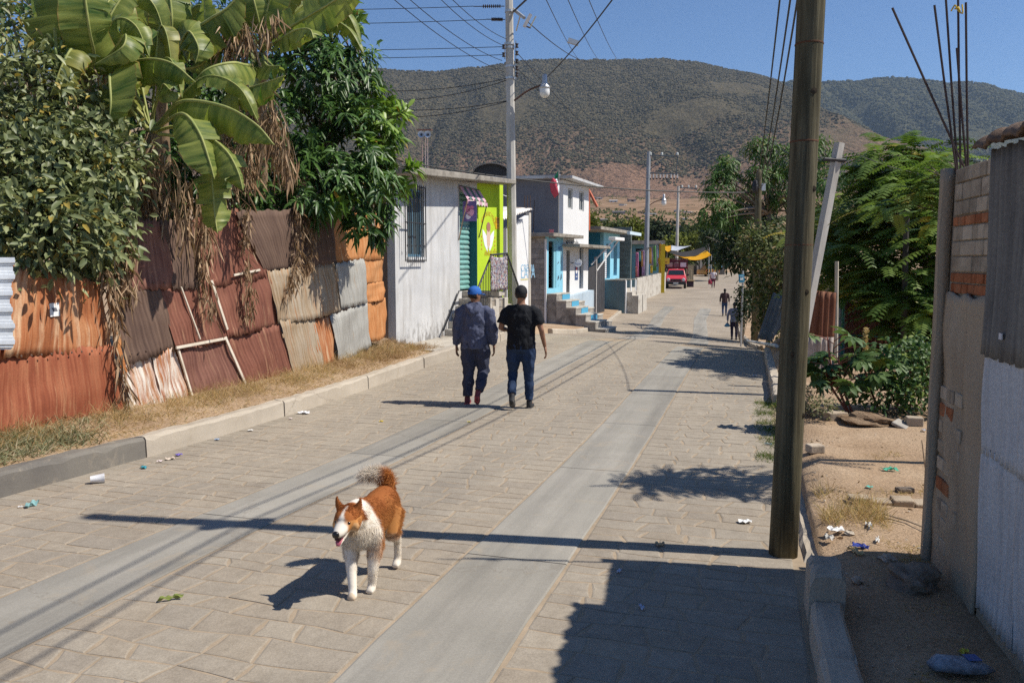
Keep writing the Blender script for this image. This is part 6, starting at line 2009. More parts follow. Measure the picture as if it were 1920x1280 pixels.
for k, (x, y, Y_) in enumerate(((1251, 470, 69), (1330, 457, 74), (1334, 478, 72.5))):
    p = PX(x, y, Y_); g = GZ(p.x, p.y)
    tag(MB().tube([Vector((p.x, p.y, g - .1)), p + Vector((0, 0, .1))], .03, 6).build('tarp_pole', M_galv), ['thin pole holding the black tarp on the left', 'thin pole holding the black tarp at its far right', 'thin pole holding the large yellow tarp on the right'][k], 'pole', 'poles of the market tarps')
# market goods left of the truck
for k, (x, y, w, h, c, lb) in enumerate(((1228, 540, .9, .5, (.03, .03, .035), 'dark crate on the ground left of the truck'), (1238, 536, .6, .9, (.05, .05, .06), 'black box stacked beside the yellow post'), (1232, 530, .8, .7, (.06, .04, .05), 'dark bundle behind the crate'))):
    p = GP(x, y); 
    t = thing('market_crate', lb, 'crate', p, RT * -1, 'goods beside the truck')
    MB().b2((-w / 2, -.3, 0), (w / 2, .3, h)).build('crate_body', plain('goods %d' % k, c, .8), t, bevel=.05)
    MB().b2((-w / 2 - .03, -.33, h + .002), (w / 2 + .03, .33, h + .08)).build('lid', plain('goods lid %d' % k, tuple(x * 1.8 for x in c), .8), t, bevel=.02)
# pickup truck seen from the front
def truck(p, rz):
    t = thing('pickup_truck', 'red pickup truck with tall maroon stake bed parked facing the viewer', 'truck', p, rz)
    M_r = plain('truck red', (.6, .05, .07), .35, .5, var=.06); M_k = plain('truck black trim', (.03, .03, .032), .5)
    body = MB()
    prof = [(-.05, .38), (-.06, .62), (.0, .82), (.15, .93), (.95, 1.02), (1.02, 1.02), (2.3, 1.0), (2.3, .38)]   # front at y=0, cab behind
    n = len(prof)
    def ring(x, k): return [(x * (k if z > .8 else 1), y, z) for y, z in prof]
    m = MB(); L_ = ring(-.83, .96); R_ = ring(.83, .96)
    m.add(L_ + R_, [tuple(range(n)), tuple(range(n, 2 * n))[::-1]] + [(i, n + i, n + (i + 1) % n, (i + 1) % n) for i in range(n)])
    m.build('body', M_r, t, bevel=.05, seg=3)
    m = MB(); cab = [(.98, 1.0, .76), (1.35, 1.5, .64), (1.5, 1.55, .62), (2.15, 1.55, .62), (2.3, 1.0, .76)]
    vs = [(-w, y, z) for y, z, w in cab] + [(w, y, z) for y, z, w in cab]
    k = len(cab)
    m.add(vs, [tuple(range(k)), tuple(range(k, 2 * k))[::-1]] + [(i, k + i, k + (i + 1) % k, (i + 1) % k) for i in range(k)])
    c_ = m.build('cab', M_r, t, bevel=.03)
    m = MB(); m.add([(-.66, 1.045, 1.07), (.66, 1.045, 1.07), (.57, 1.325, 1.45), (-.57, 1.325, 1.45)], [(0, 1, 2, 3)]); g = m.build('windshield', plain('truck glass', (.02, .03, .035), .12, .6), c_); g.location = (0, -.02, .015)
    MB().b2((-.8, -.13, .32), (.8, -.04, .56)).build('bumper', M_k, t, bevel=.03)
    gr = MB().b2((-.42, -.075, .6), (.42, -.0, .76)).build('grille', M_k, t)
    for s in (-1, 1):
        MB().lathe((s * .6, -.05, .71), [(.0, -.05), (.11, -.045), (.14, -.0), (.13, .05)], 12, 'Y', False).build('headlight', plain('headlight glass', (.6, .6, .6), .15), t)
        MB().box((s * .93, 1.25, 1.08), (.2, .08, .16)).build('mirror', M_k, t, bevel=.02)
    MB().b2((-.2, -.15, .38), (.2, -.132, .5)).build('number_plate', plain('plate white', (.66, .66, .62), .5), t)
    for s in (-1, 1):
        for y in (.45, 3.4):
            w = MB().lathe((s * .72, y, .32), [(.2, -.1), (.3, -.1), (.32, -.06), (.32, .06), (.3, .1), (.2, .1)], 16, 'X', False).build('wheel', plain('tyre', (.025, .025, .025), .9), t, smooth=True)
            MB().lathe((s * .72, y, .32), [(.0, -.09), (.2, -.085), (.2, .085), (.0, .09)], 12, 'X', False).build('rim', M_galv, w)
    M_mar = plain('maroon bed', (.12, .02, .03), .6)
    bed = MB().b2((-.9, 2.35, .6), (.9, 4.3, .72)).build('bed', M_mar, t)
    for x in (-.9, .9):
        for k in range(5): MB().b2((x - .03, 2.35, .8 + .32 * k), (x + .03, 4.3, 1.05 + .32 * k)).build('stake_board', M_mar, t)
    for k in range(3): MB().b2((-.88, 2.33, 1.58 + .26 * k), (.88, 2.38, 1.8 + .26 * k)).build('stake_board', M_mar, t)
    for x, c in ((-.55, (.45, .36, .3)), (.0, (.2, .12, .12)), (.55, (.7, .7, .7))):
        MB().b2((x - .23, 2.29, 1.72), (x + .23, 2.322, 2.08)).build('cargo_panel', plain('cargo panel %.2f' % x, c, .6), t)
    MB().b2((-.95, 2.3, 2.36), (.95, 4.35, 2.42)).build('canopy', M_mar, t)
    return t
pt = GP(1267, 541)
truck(pt, -math.atan2(pt.x, pt.y) * .0 - R(12))
p = GP(1295, 540)
bx = thing('wooden_board', 'tall tan board leaning beside the red truck', 'board', GP(1293, 531), -.2)
for k in range(4): MB().b2((-.36 + .18 * k, -.03, .3), (-.19 + .18 * k, .03, 1.75 + .05 * (k % 2))).build('plank', rough_mat('tan board', (.38, .3, .18), (.48, .39, .25), 5), bx)
MB().b2((-.3, -.02, -.2), (.25, .02, .3)).build('foot', M_dark, bx)
tb = thing('stall_table', 'small table with dark skirt right of the truck', 'table', GP(1294, 538))
MB().b2((-.24, -.24, 0), (.24, .24, .5)).build('skirt', plain('dark skirt', (.05, .03, .04), .9), tb)
MB().b2((-.34, -.3, .501), (.34, .3, .58)).build('table_top', plain('tan top', (.42, .3, .14), .7), tb)
# orange car and buildings at the far end
pc = GP(1337, 518.5)
oc = thing('orange_car', 'orange car seen from behind at the far end', 'car', pc, R(6))
M_o = plain('car orange', (.52, .24, .02), .35, .5)
m = MB(); m.hexa([(-.85, 0, .25), (.85, 0, .25), (.85, 3.6, .25), (-.85, 3.6, .25)], [(-.82, .05, .85), (.82, .05, .85), (.82, 3.5, .8), (-.82, 3.5, .8)]); m.build('body', M_o, oc, bevel=.08, seg=3)
m = MB(); m.hexa([(-.78, .2, .85), (.78, .2, .85), (.78, 2.5, .82), (-.78, 2.5, .82)], [(-.6, .55, 1.38), (.6, .55, 1.38), (.6, 1.9, 1.38), (-.6, 1.9, 1.38)]); cb = m.build('cabin', M_o, oc, bevel=.06)
m = MB(); m.add([(-.66, .25, .93), (.66, .25, .93), (.54, .5, 1.3), (-.54, .5, 1.3)], [(0, 1, 2, 3)]); m.build('rear_window', M_glass, cb).location = (0, -.05, .02)
for s in (-1, 1):
    MB().b2((s * .78 - .1, -.03, .6), (s * .78 + .03, .04, .78)).build('tail_light', plain('tail red', (.4, .02, .02), .3), oc)
    MB().lathe((s * .72, .6, .3), [(.15, -.1), (.3, -.08), (.3, .08), (.15, .1)], 12, 'X').build('wheel', plain('tyre', (.025, .025, .025), .9), oc)
MB().b2((-.8, -.08, .28), (.8, -.001, .48)).build('bumper', M_k2 if 'M_k2' in globals() else plain('bumper black', (.03, .03, .03), .6), oc, bevel=.02)
eb = thing('end_building', 'grey building with pillars and blue awning closing the street', 'building', GP(1315, 516) + Vector((0, 2, 0)))
o_ = eb.location
def EX(x, y, yy): return PX(x, y, o_.y + yy) - o_
for k, (x0, x1) in enumerate(((1306, 1309), (1311, 1316), (1318, 1323))):
    MB().b2((EX(x0, 500, 0).x, -.3, -.3), (EX(x1, 500, 0).x, .1, EX(1310, 486, 0).z)).build('pillar', P_block, eb)
MB().b2((EX(1285, 500, 0).x, .2, -.3), (EX(1360, 500, 0).x, .5, EX(1310, 478, 0).z)).build('wall', plaster('dim grey wall', (.12, .11, .1), (.18, .17, .16), (.1, .09, .08)), eb)
MB().hexa([EX(1324, 501, -.5), EX(1354, 501, -.5), EX(1354, 502, -.5), EX(1324, 502, -.5)], [EX(1326, 488, -.1), EX(1352, 488, -.1), EX(1352, 489, -.1), EX(1326, 489, -.1)]).build('awning', plain('blue awning', (.08, .3, .45), .7), eb)
# ================================================================== village and trees in the valley
def TP(px, py):
    Y = 110.0
    pv = None
    while Y < 1500:
        p = PX(px, py, Y)
        h = p.z - ground_all(p.x, p.y)
        if h <= 0: return p
        Y += 4
    return p
_vm = [plain('village white', (.62, .6, .57), .9), plain('village tan', (.42, .33, .26), .9), plain('village grey', (.3, .3, .3), .9), plain('village pink', (.45, .28, .24), .9)]
_vr = [plain('village roof tin', (.6, .6, .6), .6), plain('village roof brown', (.22, .13, .1), .9), plain('village roof grey', (.26, .25, .25), .9)]
_houses = [(1150, 381, 15, 6, 0, 0, 'white roofed house highest on the left of the fields'), (1186, 380, 14, 8, 1, 1, 'brown house at the foot of the bare slope'), (1124, 376, 12, 6, 1, 2, 'small house at the left field edge'),
           (1128, 374, 8, 5, 3, 1, 'pinkish house beside the orange pole'), (1172, 387, 9, 4, 0, 0, 'tiny white house in the upper field'), (1160, 403, 22, 7, 2, 2, 'long grey house under the upper field'), (1222, 405, 17, 5, 0, 0, 'low white roofed house in the middle field'),
           (1208, 401, 9, 4, 1, 1, 'small tan house beside the white roofed one'), (1278, 399, 7, 5, 0, 0, 'small white house right of the thin far pole'), (1297, 401, 9, 4, 0, 0, 'white roofed shed on the upper right field'), (1285, 415, 6, 6, 0, 0, 'white tank house below the field'),
           (1257, 420, 11, 5, 0, 2, 'pale house above the dark round tree'), (1130, 419, 24, 9, 2, 2, 'long grey building above the blue house'), (1195, 414, 18, 7, 3, 1, 'reddish house row above the tall tree'), (1314, 441, 44, 17, 2, 2, 'big grey flat roofed building right of the yellow green tree'),
           (1336, 424, 22, 9, 0, 0, 'pale building above the big grey one'), (1325, 428, 12, 8, 2, 2, 'small grey building by the big one')]
for k, (px, py, w, h, wm, rm, lb) in enumerate(_houses):
    p = TP(px, py)
    sc_ = p.y / 1500
    W, H_, D = w * sc_, h * sc_, max(5, w * sc_ * .7)
    t = thing('village_house', lb + ' in the valley', 'house', (p.x, p.y, p.z - .5), R(-15 + 37 * (k % 5)) * .4, 'village houses in the valley')
    z1 = H_ * .75 + .5
    wins = []
    nw = max(1, min(4, int(W / 4)))
    for j in range(nw):
        c = -W / 2 + W * (j + .5) / nw
        wins.append((c - W / nw * .18, c + W / nw * .18, z1 * .4, z1 * .78))
    wall_holes(-W / 2, W / 2, 0, z1, 0, .4, wins).build('wall', _vm[wm], t)
    for a, b, c, d in wins: MB().b2((a, .25, c), (b, .3, d)).build('window', M_dark, t)
    MB().b2((-W / 2, .4, 0), (W / 2, D, z1)).build('wall', _vm[wm], t)
    MB().hexa([(-W / 2 - .4, -.5, z1 + .01), (W / 2 + .4, -.5, z1 + .01), (W / 2 + .4, D + .4, z1 + .01), (-W / 2 - .4, D + .4, z1 + .01)],
              [(-W / 2 - .4, -.5, z1 + .3), (W / 2 + .4, -.5, z1 + .3), (W / 2 + .3, D, z1 + H_ * .25 + .3), (-W / 2 - .3, D, z1 + H_ * .25 + .3)]).build('roof', _vr[rm], t)
M_far1 = leaf_mat('dark far foliage', (.02, .035, .018), (.055, .075, .035), rough=.7, spec=.1, trans=.1)
M_far2 = leaf_mat('yellow green far foliage', (.09, .11, .02), (.2, .22, .05), rough=.7, spec=.1, trans=.2)
M_far3 = leaf_mat('mid far foliage', (.04, .06, .02), (.12, .15, .045), rough=.7, spec=.1, trans=.15)
def far_tree(label, px, py, Y, rx, rz, mat, n=150, seed=0, L=.55, name='tree'):
    p = PX(px, py, Y)
    c = (px, py, Y, rx, rx * .8, rz, n)
    g = ground_all(p.x, p.y)
    t = thing(name, label, 'tree', (p.x, p.y, g), 0, 'trees beyond the market')
    cs = np.concatenate([blob_centres(n // 4, p + Vector((random.uniform(-.5, .5) * rx, random.uniform(-.5, .5) * rx, random.uniform(-.35, .35) * rz)), (rx * .6, rx * .6, rz * .62)) for _ in range(4)])
    rg = np.random.default_rng(seed)
    per = 9
    N_ = len(cs) * per
    C = np.repeat(cs, per, 0)
    D = rg.normal(size=(N_, 3)) + _nrm(C - np.array(p)) * .8
    me = leaves_mesh('crown', C + rg.normal(size=(N_, 3)) * L * .6 - np.array(t.location), D, rg.normal(size=(N_, 3)) * .6 + np.array([.3, -.3, .9]), L * rg.uniform(.6, 1.3, N_), L * .55, mat, .2, .2, False, rg.random((N_, 2)))
    put('crown', me, t)
    MB().tube([(0, 0, -.2), (.1, 0, (p.z - g) * .5), (0, 0, p.z - g)], [rx * .1, rx * .07, rx * .03], 7).build('trunk', M_bark, t)
    return t
far_tree('big dark round tree behind the teal house', 1262, 452, 120, 4.6, 3.2, M_far1, 300, 1, .7)
far_tree('dark tree crown left of the grey pole', 1228, 448, 118, 2.5, 2.6, M_far1, 160, 2, .65)
far_tree('yellow green spreading tree behind the tarps', 1288, 456, 100, 3.4, 1.5, M_far2, 260, 3, .5)
far_tree('light green tree behind the grey block wall', 1184, 440, 75, 1.3, 1.8, M_far2, 120, 4, .4)
far_tree('dark tree right of the yellow tarp', 1345, 462, 84, 2.0, 2.4, M_far3, 160, 5, .45)
far_tree('mid green tree far behind the thin pole', 1308, 440, 140, 3.5, 2.2, M_far3, 160, 6, .7)
far_tree('green tree behind the red truck', 1285, 492, 84, 2.2, 1.0, M_far3, 130, 7, .35)
far_tree('dusty tree above the blue house', 1150, 428, 130, 3.2, 1.4, M_far3, 120, 8, .6)
far_tree('green bush under the orange pole', 1112, 425, 90, 1.3, 1.6, M_far2, 90, 9, .45)
# dry fields
_fX, _fY = np.meshgrid(np.linspace(-.32, .75, 90), np.geomspace(150, 1150, 60))
_fX = _fX * _fY
_fz = np.array([ground_all(x, y) for x, y in zip(_fX.ravel(), _fY.ravel())]) + .25 + .0006 * _fY.ravel()
_fm = MB()
_fm.add(list(zip(_fX.ravel(), _fY.ravel(), _fz)), [(j * 90 + i, j * 90 + i + 1, (j + 1) * 90 + i + 1, (j + 1) * 90 + i) for j in range(59) for i in range(89)], [(0, 0)] * _fX.size)
def _field_mat():
    T = NT('dry field'); co = T.co('Object', (1, 1.6, 1), False)
    a = T.noise(co, .02, 6, .7, .5); b = T.noise(co, .12, 5, .7)
    c = T.ramp(a, [(.35, (.13, .10, .06)), (.47, (.26, .165, .10)), (.6, (.36, .235, .15)), (.7, (.2, .14, .085))])
    c = T.mix(.7, c, T.ramp(b, [(.35, (.5, .5, .45)), (.6, (1.15,) * 3)]), 'MULTIPLY')
    T.base(c, .95, .05); T.bump(b, .8, 1.5)
    return T.m
tag(_fm.build('field', _field_mat(), smooth=True), 'dry brown fields rising to the hill foot', 'field', kind='structure')
# hedges and bushes over the valley floor
def _valley(n, seed):
    rg = np.random.default_rng(seed)
    Y = rg.uniform(150, 1000, n * 2) ; X = Y * rg.uniform(-.3, .62, n * 2)
    k = fbm(X / 60, Y / 45, 77, 4) > .56 - .08 * (Y < 330)
    X, Y = X[k][:n], Y[k][:n]
    Z = np.array([ground_all(x, y) for x, y in zip(X, Y)])
    m = len(X); per = 26
    r = rg.uniform(.8, 2.6, m)
    C = np.repeat(np.stack([X, Y, Z + r * .6], 1), per, 0); Rr = np.repeat(r, per)[:, None]
    d = rand_dirs(m * per)
    me = leaves_mesh('valley_bushes', C + d * Rr * np.array([1, 1, .75]), d + rg.normal(size=d.shape) * .5, rg.normal(size=d.shape) * .5 + np.array([.3, -.3, .9]), Rr[:, 0] * .6, Rr[:, 0] * .45, M_far3, .2, .2, False, np.stack([np.repeat(rg.random(m), per) * .6 + rg.random(m * per) * .4, rg.random(m * per)], 1))
    return tag(put('valley_bushes', me), 'scattered bushes and hedges over the dry valley fields', 'bushes', kind='stuff')
_valley(2600, 5)
# ================================================================== right side: brick stub, tin shed, lot
class RFace:
    """plane t = T of the road frame seen from the street; local x runs up the street, +y looks at the street"""
    def __init__(s, s0, T):
        s.T, s.s0 = T, s0
        p = RP(s0, T); s.o = Vector((p.x, p.y, 0)); s.rz = math.pi / 2 - RT + R(4.5)
        s.o += .85 * Vector((RS - math.cos(s.rz), RC - math.sin(s.rz), 0))
    def at(s, px, py, off=0.0):
        d = ray(px, py)
        k = (s.T - off - 2.652 * RC) / (d[0] * RC - d[1] * RS)
        x, y = d[0] * k, d[1] * k
        return (x + 2.652) * RS + y * RC - s.s0, CAMH + d[2] * k
G1 = RFace(5.26, 3.65)
wx = G1.at(1785, 320)[0] + .02
bw = thing('brick_wall', 'half-rendered brick wall end with rusty starter bars on top', 'wall', G1.o, G1.rz)
zt = G1.at(1790, 318)[1]
P_rend = plaster('rough cement render', (.36, .285, .205), (.46, .375, .28), (.25, .19, .135), .5, .75, bump=1.2)
P_brk = rough_mat('fired brick', (.30, .10, .045), (.42, .17, .085), 6, .95, .1, .6, .006, dirt=(.25, .16, .1), dscale=4, vary=.15)
P_adb = rough_mat('tan clay block', (.38, .305, .225), (.48, .40, .31), 4, .95, .1, .6, .006, dirt=(.22, .18, .14), dscale=3, vary=.15)
MB().b2((-.029, -.16, -.3), (wx, -.008, zt)).build('wall_core', plain('mortar', (.30, .25, .19), .95), bw)
_rows = [(zt, .085, 'b'), (0, .10, 'b'), (0, .085, 'b'), (0, .058, 'r'), (0, .085, 'b'), (0, .085, 'b'), (0, .09, 'b'), (0, .06, 'r'), (0, .062, 'r')]
z = zt; rg_ = random.Random(6)
for i, (_, h, kd) in enumerate(_rows):
    x = -.02
    w0 = .105 if kd == 'b' else .085
    x -= w0 * (.5 if i % 2 else .1)
    while x < wx - .09:
        w = w0 * rg_.uniform(.85, 1.5)
        a, b = max(0.0, x) + .004, min(wx - .085, x + w) - .004
        if b - a > .02:
            MB().b2((a, -.0118, z - h + .004), (b, .004 + rg_.uniform(-.004, .006), z - .004)).build('brick', P_brk if kd == 'r' else P_adb, bw, bevel=.004, seg=1)
        x += w
    z -= h
zr = z
m = MB()
m.grid(lambda u, v: (wx - .085 - (wx - .085 + .0) * u, .012 + .008 * math.sin(u * 13 + v * 7) + .006 * math.sin(v * 23 + u * 5), -.25 + (zr - .004 + .25) * v + (.014 * math.sin(u * 17) if v > .99 else 0)), 14, 40)
m.build('render_coat', P_rend, bw, smooth=True, solid=.02)
for i, (zz, n, kd) in enumerate(((1.12, 3, 'b'), (1.02, 2, 'r'), (.92, 3, 'b'), (.80, 3, 'b'), (.70, 2, 'b'), (.58, 2, 'r'), (.46, 3, 'b'), (.36, 2, 'b'), (.24, 2, 'b'))):
    for j in range(n):
        MB().b2((wx - .2 - .13 * j, .01, zz - .075), (wx - .09 - .13 * j, .024 + .004 * (j % 2), zz)).build('brick', P_brk if kd == 'r' else P_adb, bw, bevel=.004, seg=1)
m = MB(); m.grid(lambda u, v: (wx - .05 + .065 * u, .028 + .006 * math.sin(v * 17) * (1 - u), -.25 + (zt + .012 + .25) * v), 3, 30); m.build('corner_column', P_rend, bw, smooth=True, solid=.06)
m = MB(); m.grid(lambda u, v: (wx + .02 + .05 * math.sin(v * 11) * (v < .45) + .03, .02 - .2 * u, -.25 + 1.1 * v), 3, 20); m.build('broken_edge', P_adb, bw, smooth=True, solid=.05)
_bars = [((1810, 305), (1673, 15)), ((1794, 312), (1752, 10)), ((1796, 312), (1771, -40)), ((1801, 308), (1796, -40)), ((1812, 300), (1794, 90)), ((1815, 300), (1811, 5))]
M_reb = plain('rusty rebar', (.07, .045, .04), .8)
for (a, b), (c, d) in _bars:
    p, q = PX(a, b + 14, 4.72) - G1.o, PX(c, d, 4.66) - G1.o
    Mi = Matrix.Rotation(-G1.rz, 3, 'Z')
    MB().tube([Mi @ p, Mi @ p.lerp(q, .5) + Vector((.005, .0, 0)), Mi @ q], .0068, 6).build('starter_bar', M_reb, bw)
p = PX(1795, 18, 4.64)
tape = thing('tape_scrap', 'scrap of yellow tape tied to the starter bars', 'tape', p)
for k in range(4):
    MB().tube(bez([(0, 0, 0), (-.02 + .015 * k, -.01, .02 - .015 * k), (-.035 + .02 * k, 0, -.01 + .012 * k)], 3), .0045, 5).build('strip', plain('yellow tape', (.6, .42, .04), .5), tape)
# tin shed
sd = thing('tin_shed', 'tin clad shed at the right edge with rolled roof edge', 'shed', G1.o, G1.rz)
S_gray = tin_mat('dull grey tin', (.11, .105, .10), (.17, .16, .15), (.24, .225, .2), (.3, .22, .15), .72, rough=.7)
S_white = tin_mat('whitewashed tin', (.42, .42, .43), (.54, .54, .55), (.62, .62, .63), (.33, .3, .28), .72, rough=.7)
def rsheet(x0, x1, z0, z1, off, mat, pitch=.065, amp=.007, skew=0, seed=0, name='tin_sheet'):
    rg = random.Random(seed)
    nc = max(2, round((x1 - x0) / pitch)); nu = nc * 6
    m = MB()
    vs, uv = [], []
    nv = 10
    for j in range(nv + 1):
        for i in range(nu + 1):
            u, v = i / nu, j / nv
            x = x0 + (x1 - x0) * u + skew * (v - .5)
            zz = z0 + (z1 - z0) * v + (.006 * math.sin(u * 40 + seed) if j in (0, nv) else 0)
            vs.append((x, off + amp * math.cos(2 * math.pi * u * nc) + .006 * math.sin(v * 5 + u * 3 + seed), zz)); uv.append((u * (x1 - x0), v * (z1 - z0)))
    fs = [(j * (nu + 1) + i, j * (nu + 1) + i + 1, (j + 1) * (nu + 1) + i + 1, (j + 1) * (nu + 1) + i) for j in range(nv) for i in range(nu)]
    m.add(vs, [f[::-1] for f in fs], uv)
    return m.build(name, mat, sd, smooth=True, solid=.002)
ztop = G1.at(1850, 292)[1]
zs, zm = 1.40, .90
for k, (a, b) in enumerate(((-.62, .02), (-1.6, -.60), (-2.7, -1.58), (-4.2, -2.68), (-6.2, -4.15), (-8.5, -6.1))):
    rsheet(a, b, zs - .02 - .02 * k, ztop + .02, .045 - .006 * (k % 2), S_gray, seed=k)
for k, (a, b) in enumerate(((-.50, -.01), (-1.15, -.49), (-2.2, -1.14), (-3.4, -2.18), (-5.2, -3.36), (-8.5, -5.1))):
    rsheet(a, b, .08, zm + .02, .02 + .006 * (k % 2), S_white, seed=20 + k, skew=.03)
    rsheet(a, b, zm - .01, zs + .03, .034 + .006 * (k % 2), S_white, seed=40 + k, skew=.02)
MB().b2((-8.5, -.14, -.35), (-.02, .015, .078)).build('plinth', P_rend, sd)
m = MB(); m.b2((-8.5, -.12, .08), (-.03, -.06, ztop)); m.build('inner_wall', plain('shed dark', (.05, .045, .04), .95), sd)
m = MB(); m.b2((-8.5, -4.0, -.3), (-8.4, -.12, ztop)); m.build('back_wall', P_rend, sd)
m = MB(); m.b2((-.14, -4.0, -.3), (-.04, -.17, ztop - .05)); m.build('end_wall', P_rend, sd)
rgn = np.random.default_rng(3)
m = MB()
def _rf(u, v):
    x = .06 - 8.6 * u
    lump = .018 * math.sin(x * 31) + .012 * math.sin(x * 77 + 1)
    if v < .3:
        a = v / .3 * 2.6
        return (x, .12 - .05 + .05 * math.cos(a) + lump * .4, ztop + .045 + .045 * math.sin(a) * .7 - .05 * math.cos(a) * .3 + lump * .5)
    w = (v - .3) / .7
    return (x, .04 - 4.2 * w, ztop + .09 + .55 * w + lump)
m.grid(_rf, 240, 22)
M_rroof = rough_mat('weathered roof felt', (.13, .085, .06), (.24, .17, .125), 9, .9, .15, .8, .01)
m.build('roof', M_rroof, sd, smooth=True, solid=.02)
# red painted mark on the shed
mx, mz = G1.at(1914, 768, .06)
for k, (dx, dz, w, h) in enumerate(((0, 0, .012, .13), (.0, .025, .045, .012), (.0, -.02, .045, .012), (-.05, 0, .012, .09))):
    MB().box((mx + dx, .062, mz + dz), (w * 2, .004, h), 0, 0, .2).build('painted_mark', plain('orange red paint', (.5, .07, .02), .7), sd)
MB().box((G1.at(1838, 622, .06)[0], .06, G1.at(1838, 622)[1]), (.035, .006, .03)).build('patch', plain('white patch', (.6, .6, .62), .7), sd)
# loose cable down the brick wall
tag(MB().tube([PX(1838, 302, 4.4), PX(1837, 350, 4.4), PX(1838, 405, 4.4)], .004, 5).build('loose_wire', M_cable), 'short black wire hanging over the top of the brick wall', 'wire')

# ---- lot: rocks, blocks, rubble
def rock(name, label, px, py, r, mat, seed, squash=.7, cat='rock', group=None, sink=.25):
    p = GP(px, py)
    bm = bmesh.new(); bmesh.ops.create_icosphere(bm, subdivisions=3, radius=r)
    rg = np.random.default_rng(seed)
    ph = rg.uniform(0, 6, 9)
    for v in bm.verts:
        d = v.co.normalized()
        k = 1 + .22 * math.sin(d.x * 3 + ph[0]) * math.sin(d.y * 4 + ph[1]) + .16 * math.sin(d.z * 6 + ph[2] + d.x * 4) + .07 * math.sin(d.x * 13 + ph[3]) * math.sin(d.y * 11 + d.z * 9 + ph[4])
        v.co = Vector((d.x * r * k, d.y * r * k, d.z * r * k * squash))
    me = bpy.data.meshes.new(name); bm.to_mesh(me); bm.free()
    me.polygons.foreach_set('use_smooth', [False] * len(me.polygons))
    me.materials.append(mat)
    o = put(name, me); o.location = p + Vector((0, 0, r * squash * (1 - sink * 2) * .6))
    return tag(o, label, cat, group)
M_rock = rough_mat('dusty rock', (.16, .125, .10), (.30, .25, .2), 8, .95, .1, .9, .015, 40)
M_stone = rough_mat('pale stone', (.40, .34, .27), (.52, .46, .38), 9, .95, .1, .6, .008)
rock('rock', 'big dark rock at the foot of the brick wall', 1712, 1100, .125, M_rock, 1, .8)
rock('rock', 'pale angular stone on the sunlit dirt before the big rock', 1666, 1050, .05, M_stone, 2, .6)
rock('rock', 'small pale stone in the shade beside the kerb', 1608, 1090, .03, M_stone, 3, .8)
rock('rock', 'flat stone lying near the dry stalks', 1592, 1000, .03, M_stone, 4, .5)
rock('dirt_heap', 'low heap of dug earth below the castor plants', 1622, 790, .30, rough_mat('heap earth', (.20, .13, .08), (.33, .235, .155), 9, .95, .1, 1.0, .03, 40), 5, .24, 'heap')
def cblock(label, px, py, d, rz, tilt=0, mat=None, name='concrete_block'):
    p = GP(px, py)
    o = MB().box((0, 0, d[2] / 2), d, 0, tilt).build(name, mat or P_adb, bevel=.012)
    o.location = p - Vector((0, 0, .01)); o.rotation_euler = (0, 0, rz)
    return tag(o, label, 'block', 'blocks on the lot')
cblock('tan block lying before the left castor leaves', 1566, 786, (.24, .14, .10), .2)
cblock('tan block lying right of the grey slab', 1714, 796, (.17, .13, .10), -.3)
cblock('grey slab tilted against the right block', 1690, 797, (.28, .16, .035), .9, .4, P_block)
cblock('tan block half hidden by the wooden pole', 1528, 846, (.15, .12, .08), .1)
# low sill of an old wall across the lot
a, b = GP(1590, 940), GP(1752, 948)
osl = thing('old_sill', 'low concrete sill crossing the bare lot', 'sill', a)
d_ = b - a; n = 4
for k in range(n):
    c = a.lerp(b, (k + .5) / n) - a
    MB().box((c.x, c.y, -.02 - .02 * (k % 2)), (d_.length / n - .003, .12, .14), math.atan2(d_.y, d_.x) + .03 * (k % 2), .04 * k).build('sill_block', P_rend, osl, bevel=.012)
cblock('dark brick resting on the low sill', 1696, 921, (.14, .07, .045), .1, 0, M_rock, 'loose_brick')
for k, (q0, q1, lb) in enumerate((((1655, 965), (1752, 1000), 'dry stick lying on the lot towards the wall'), ((1640, 972), (1700, 985), 'shorter dry stick beside the long one'), ((1742, 925), (1728, 828), 'thin dead stem standing by the wall end'))):
    p, q = GP(*q0), GP(*q1) if k < 2 else PX(1728, 828, GP(1742, 925).y)
    tag(MB().tube([p + Vector((0, 0, .01)), p.lerp(q, .5) + Vector((0, .01, .02)), q + Vector((0, 0, .015))], [.007, .006, .004], 5).build('dry_stick', M_twig), lb, 'stick')
# ---- rusty gate and fence behind the lot
def upsheet(parent, q, Y, mat, off=0, pitch=.08, name='tin_sheet', amp=.01, Ys=None):
    Ys = Ys or [Y] * 4
    C = [PX(x, y, yy - off) for (x, y), yy in zip(q, Ys)]
    o_ = Vector(parent.location)
    wid = (C[1] - C[0]).length; nc = max(2, round(wid / pitch)); nu = nc * 6; hgt = (C[3] - C[0]).length
    nrm = (C[1] - C[0]).cross(C[3] - C[0]).normalized()
    m = MB(); vs, uv = [], []
    for j in range(7):
        for i in range(nu + 1):
            u, v = i / nu, j / 6
            p = C[0].lerp(C[1], u).lerp(C[3].lerp(C[2], u), v)
            vs.append(p - o_ + nrm * (amp * math.cos(2 * math.pi * u * nc))); uv.append((u * wid, v * hgt))
    m.add(vs, [(j * (nu + 1) + i, (j + 1) * (nu + 1) + i, (j + 1) * (nu + 1) + i + 1, j * (nu + 1) + i + 1) for j in range(6) for i in range(nu)], uv)
    return m.build(name, mat, parent, smooth=True, solid=.002)
RU_R = tin_mat('rust gate tin', (.09, .032, .018), (.15, .055, .03), (.22, .095, .05), (.3, .16, .09), .66)
RU_W = tin_mat('peeling white tin', (.16, .09, .06), (.34, .28, .24), (.46, .41, .37), (.18, .08, .045), .58)
gt = thing('tin_gate', 'tall rusty tin gate sheets right of the wooden pole', 'gate', GP(1540, 715))
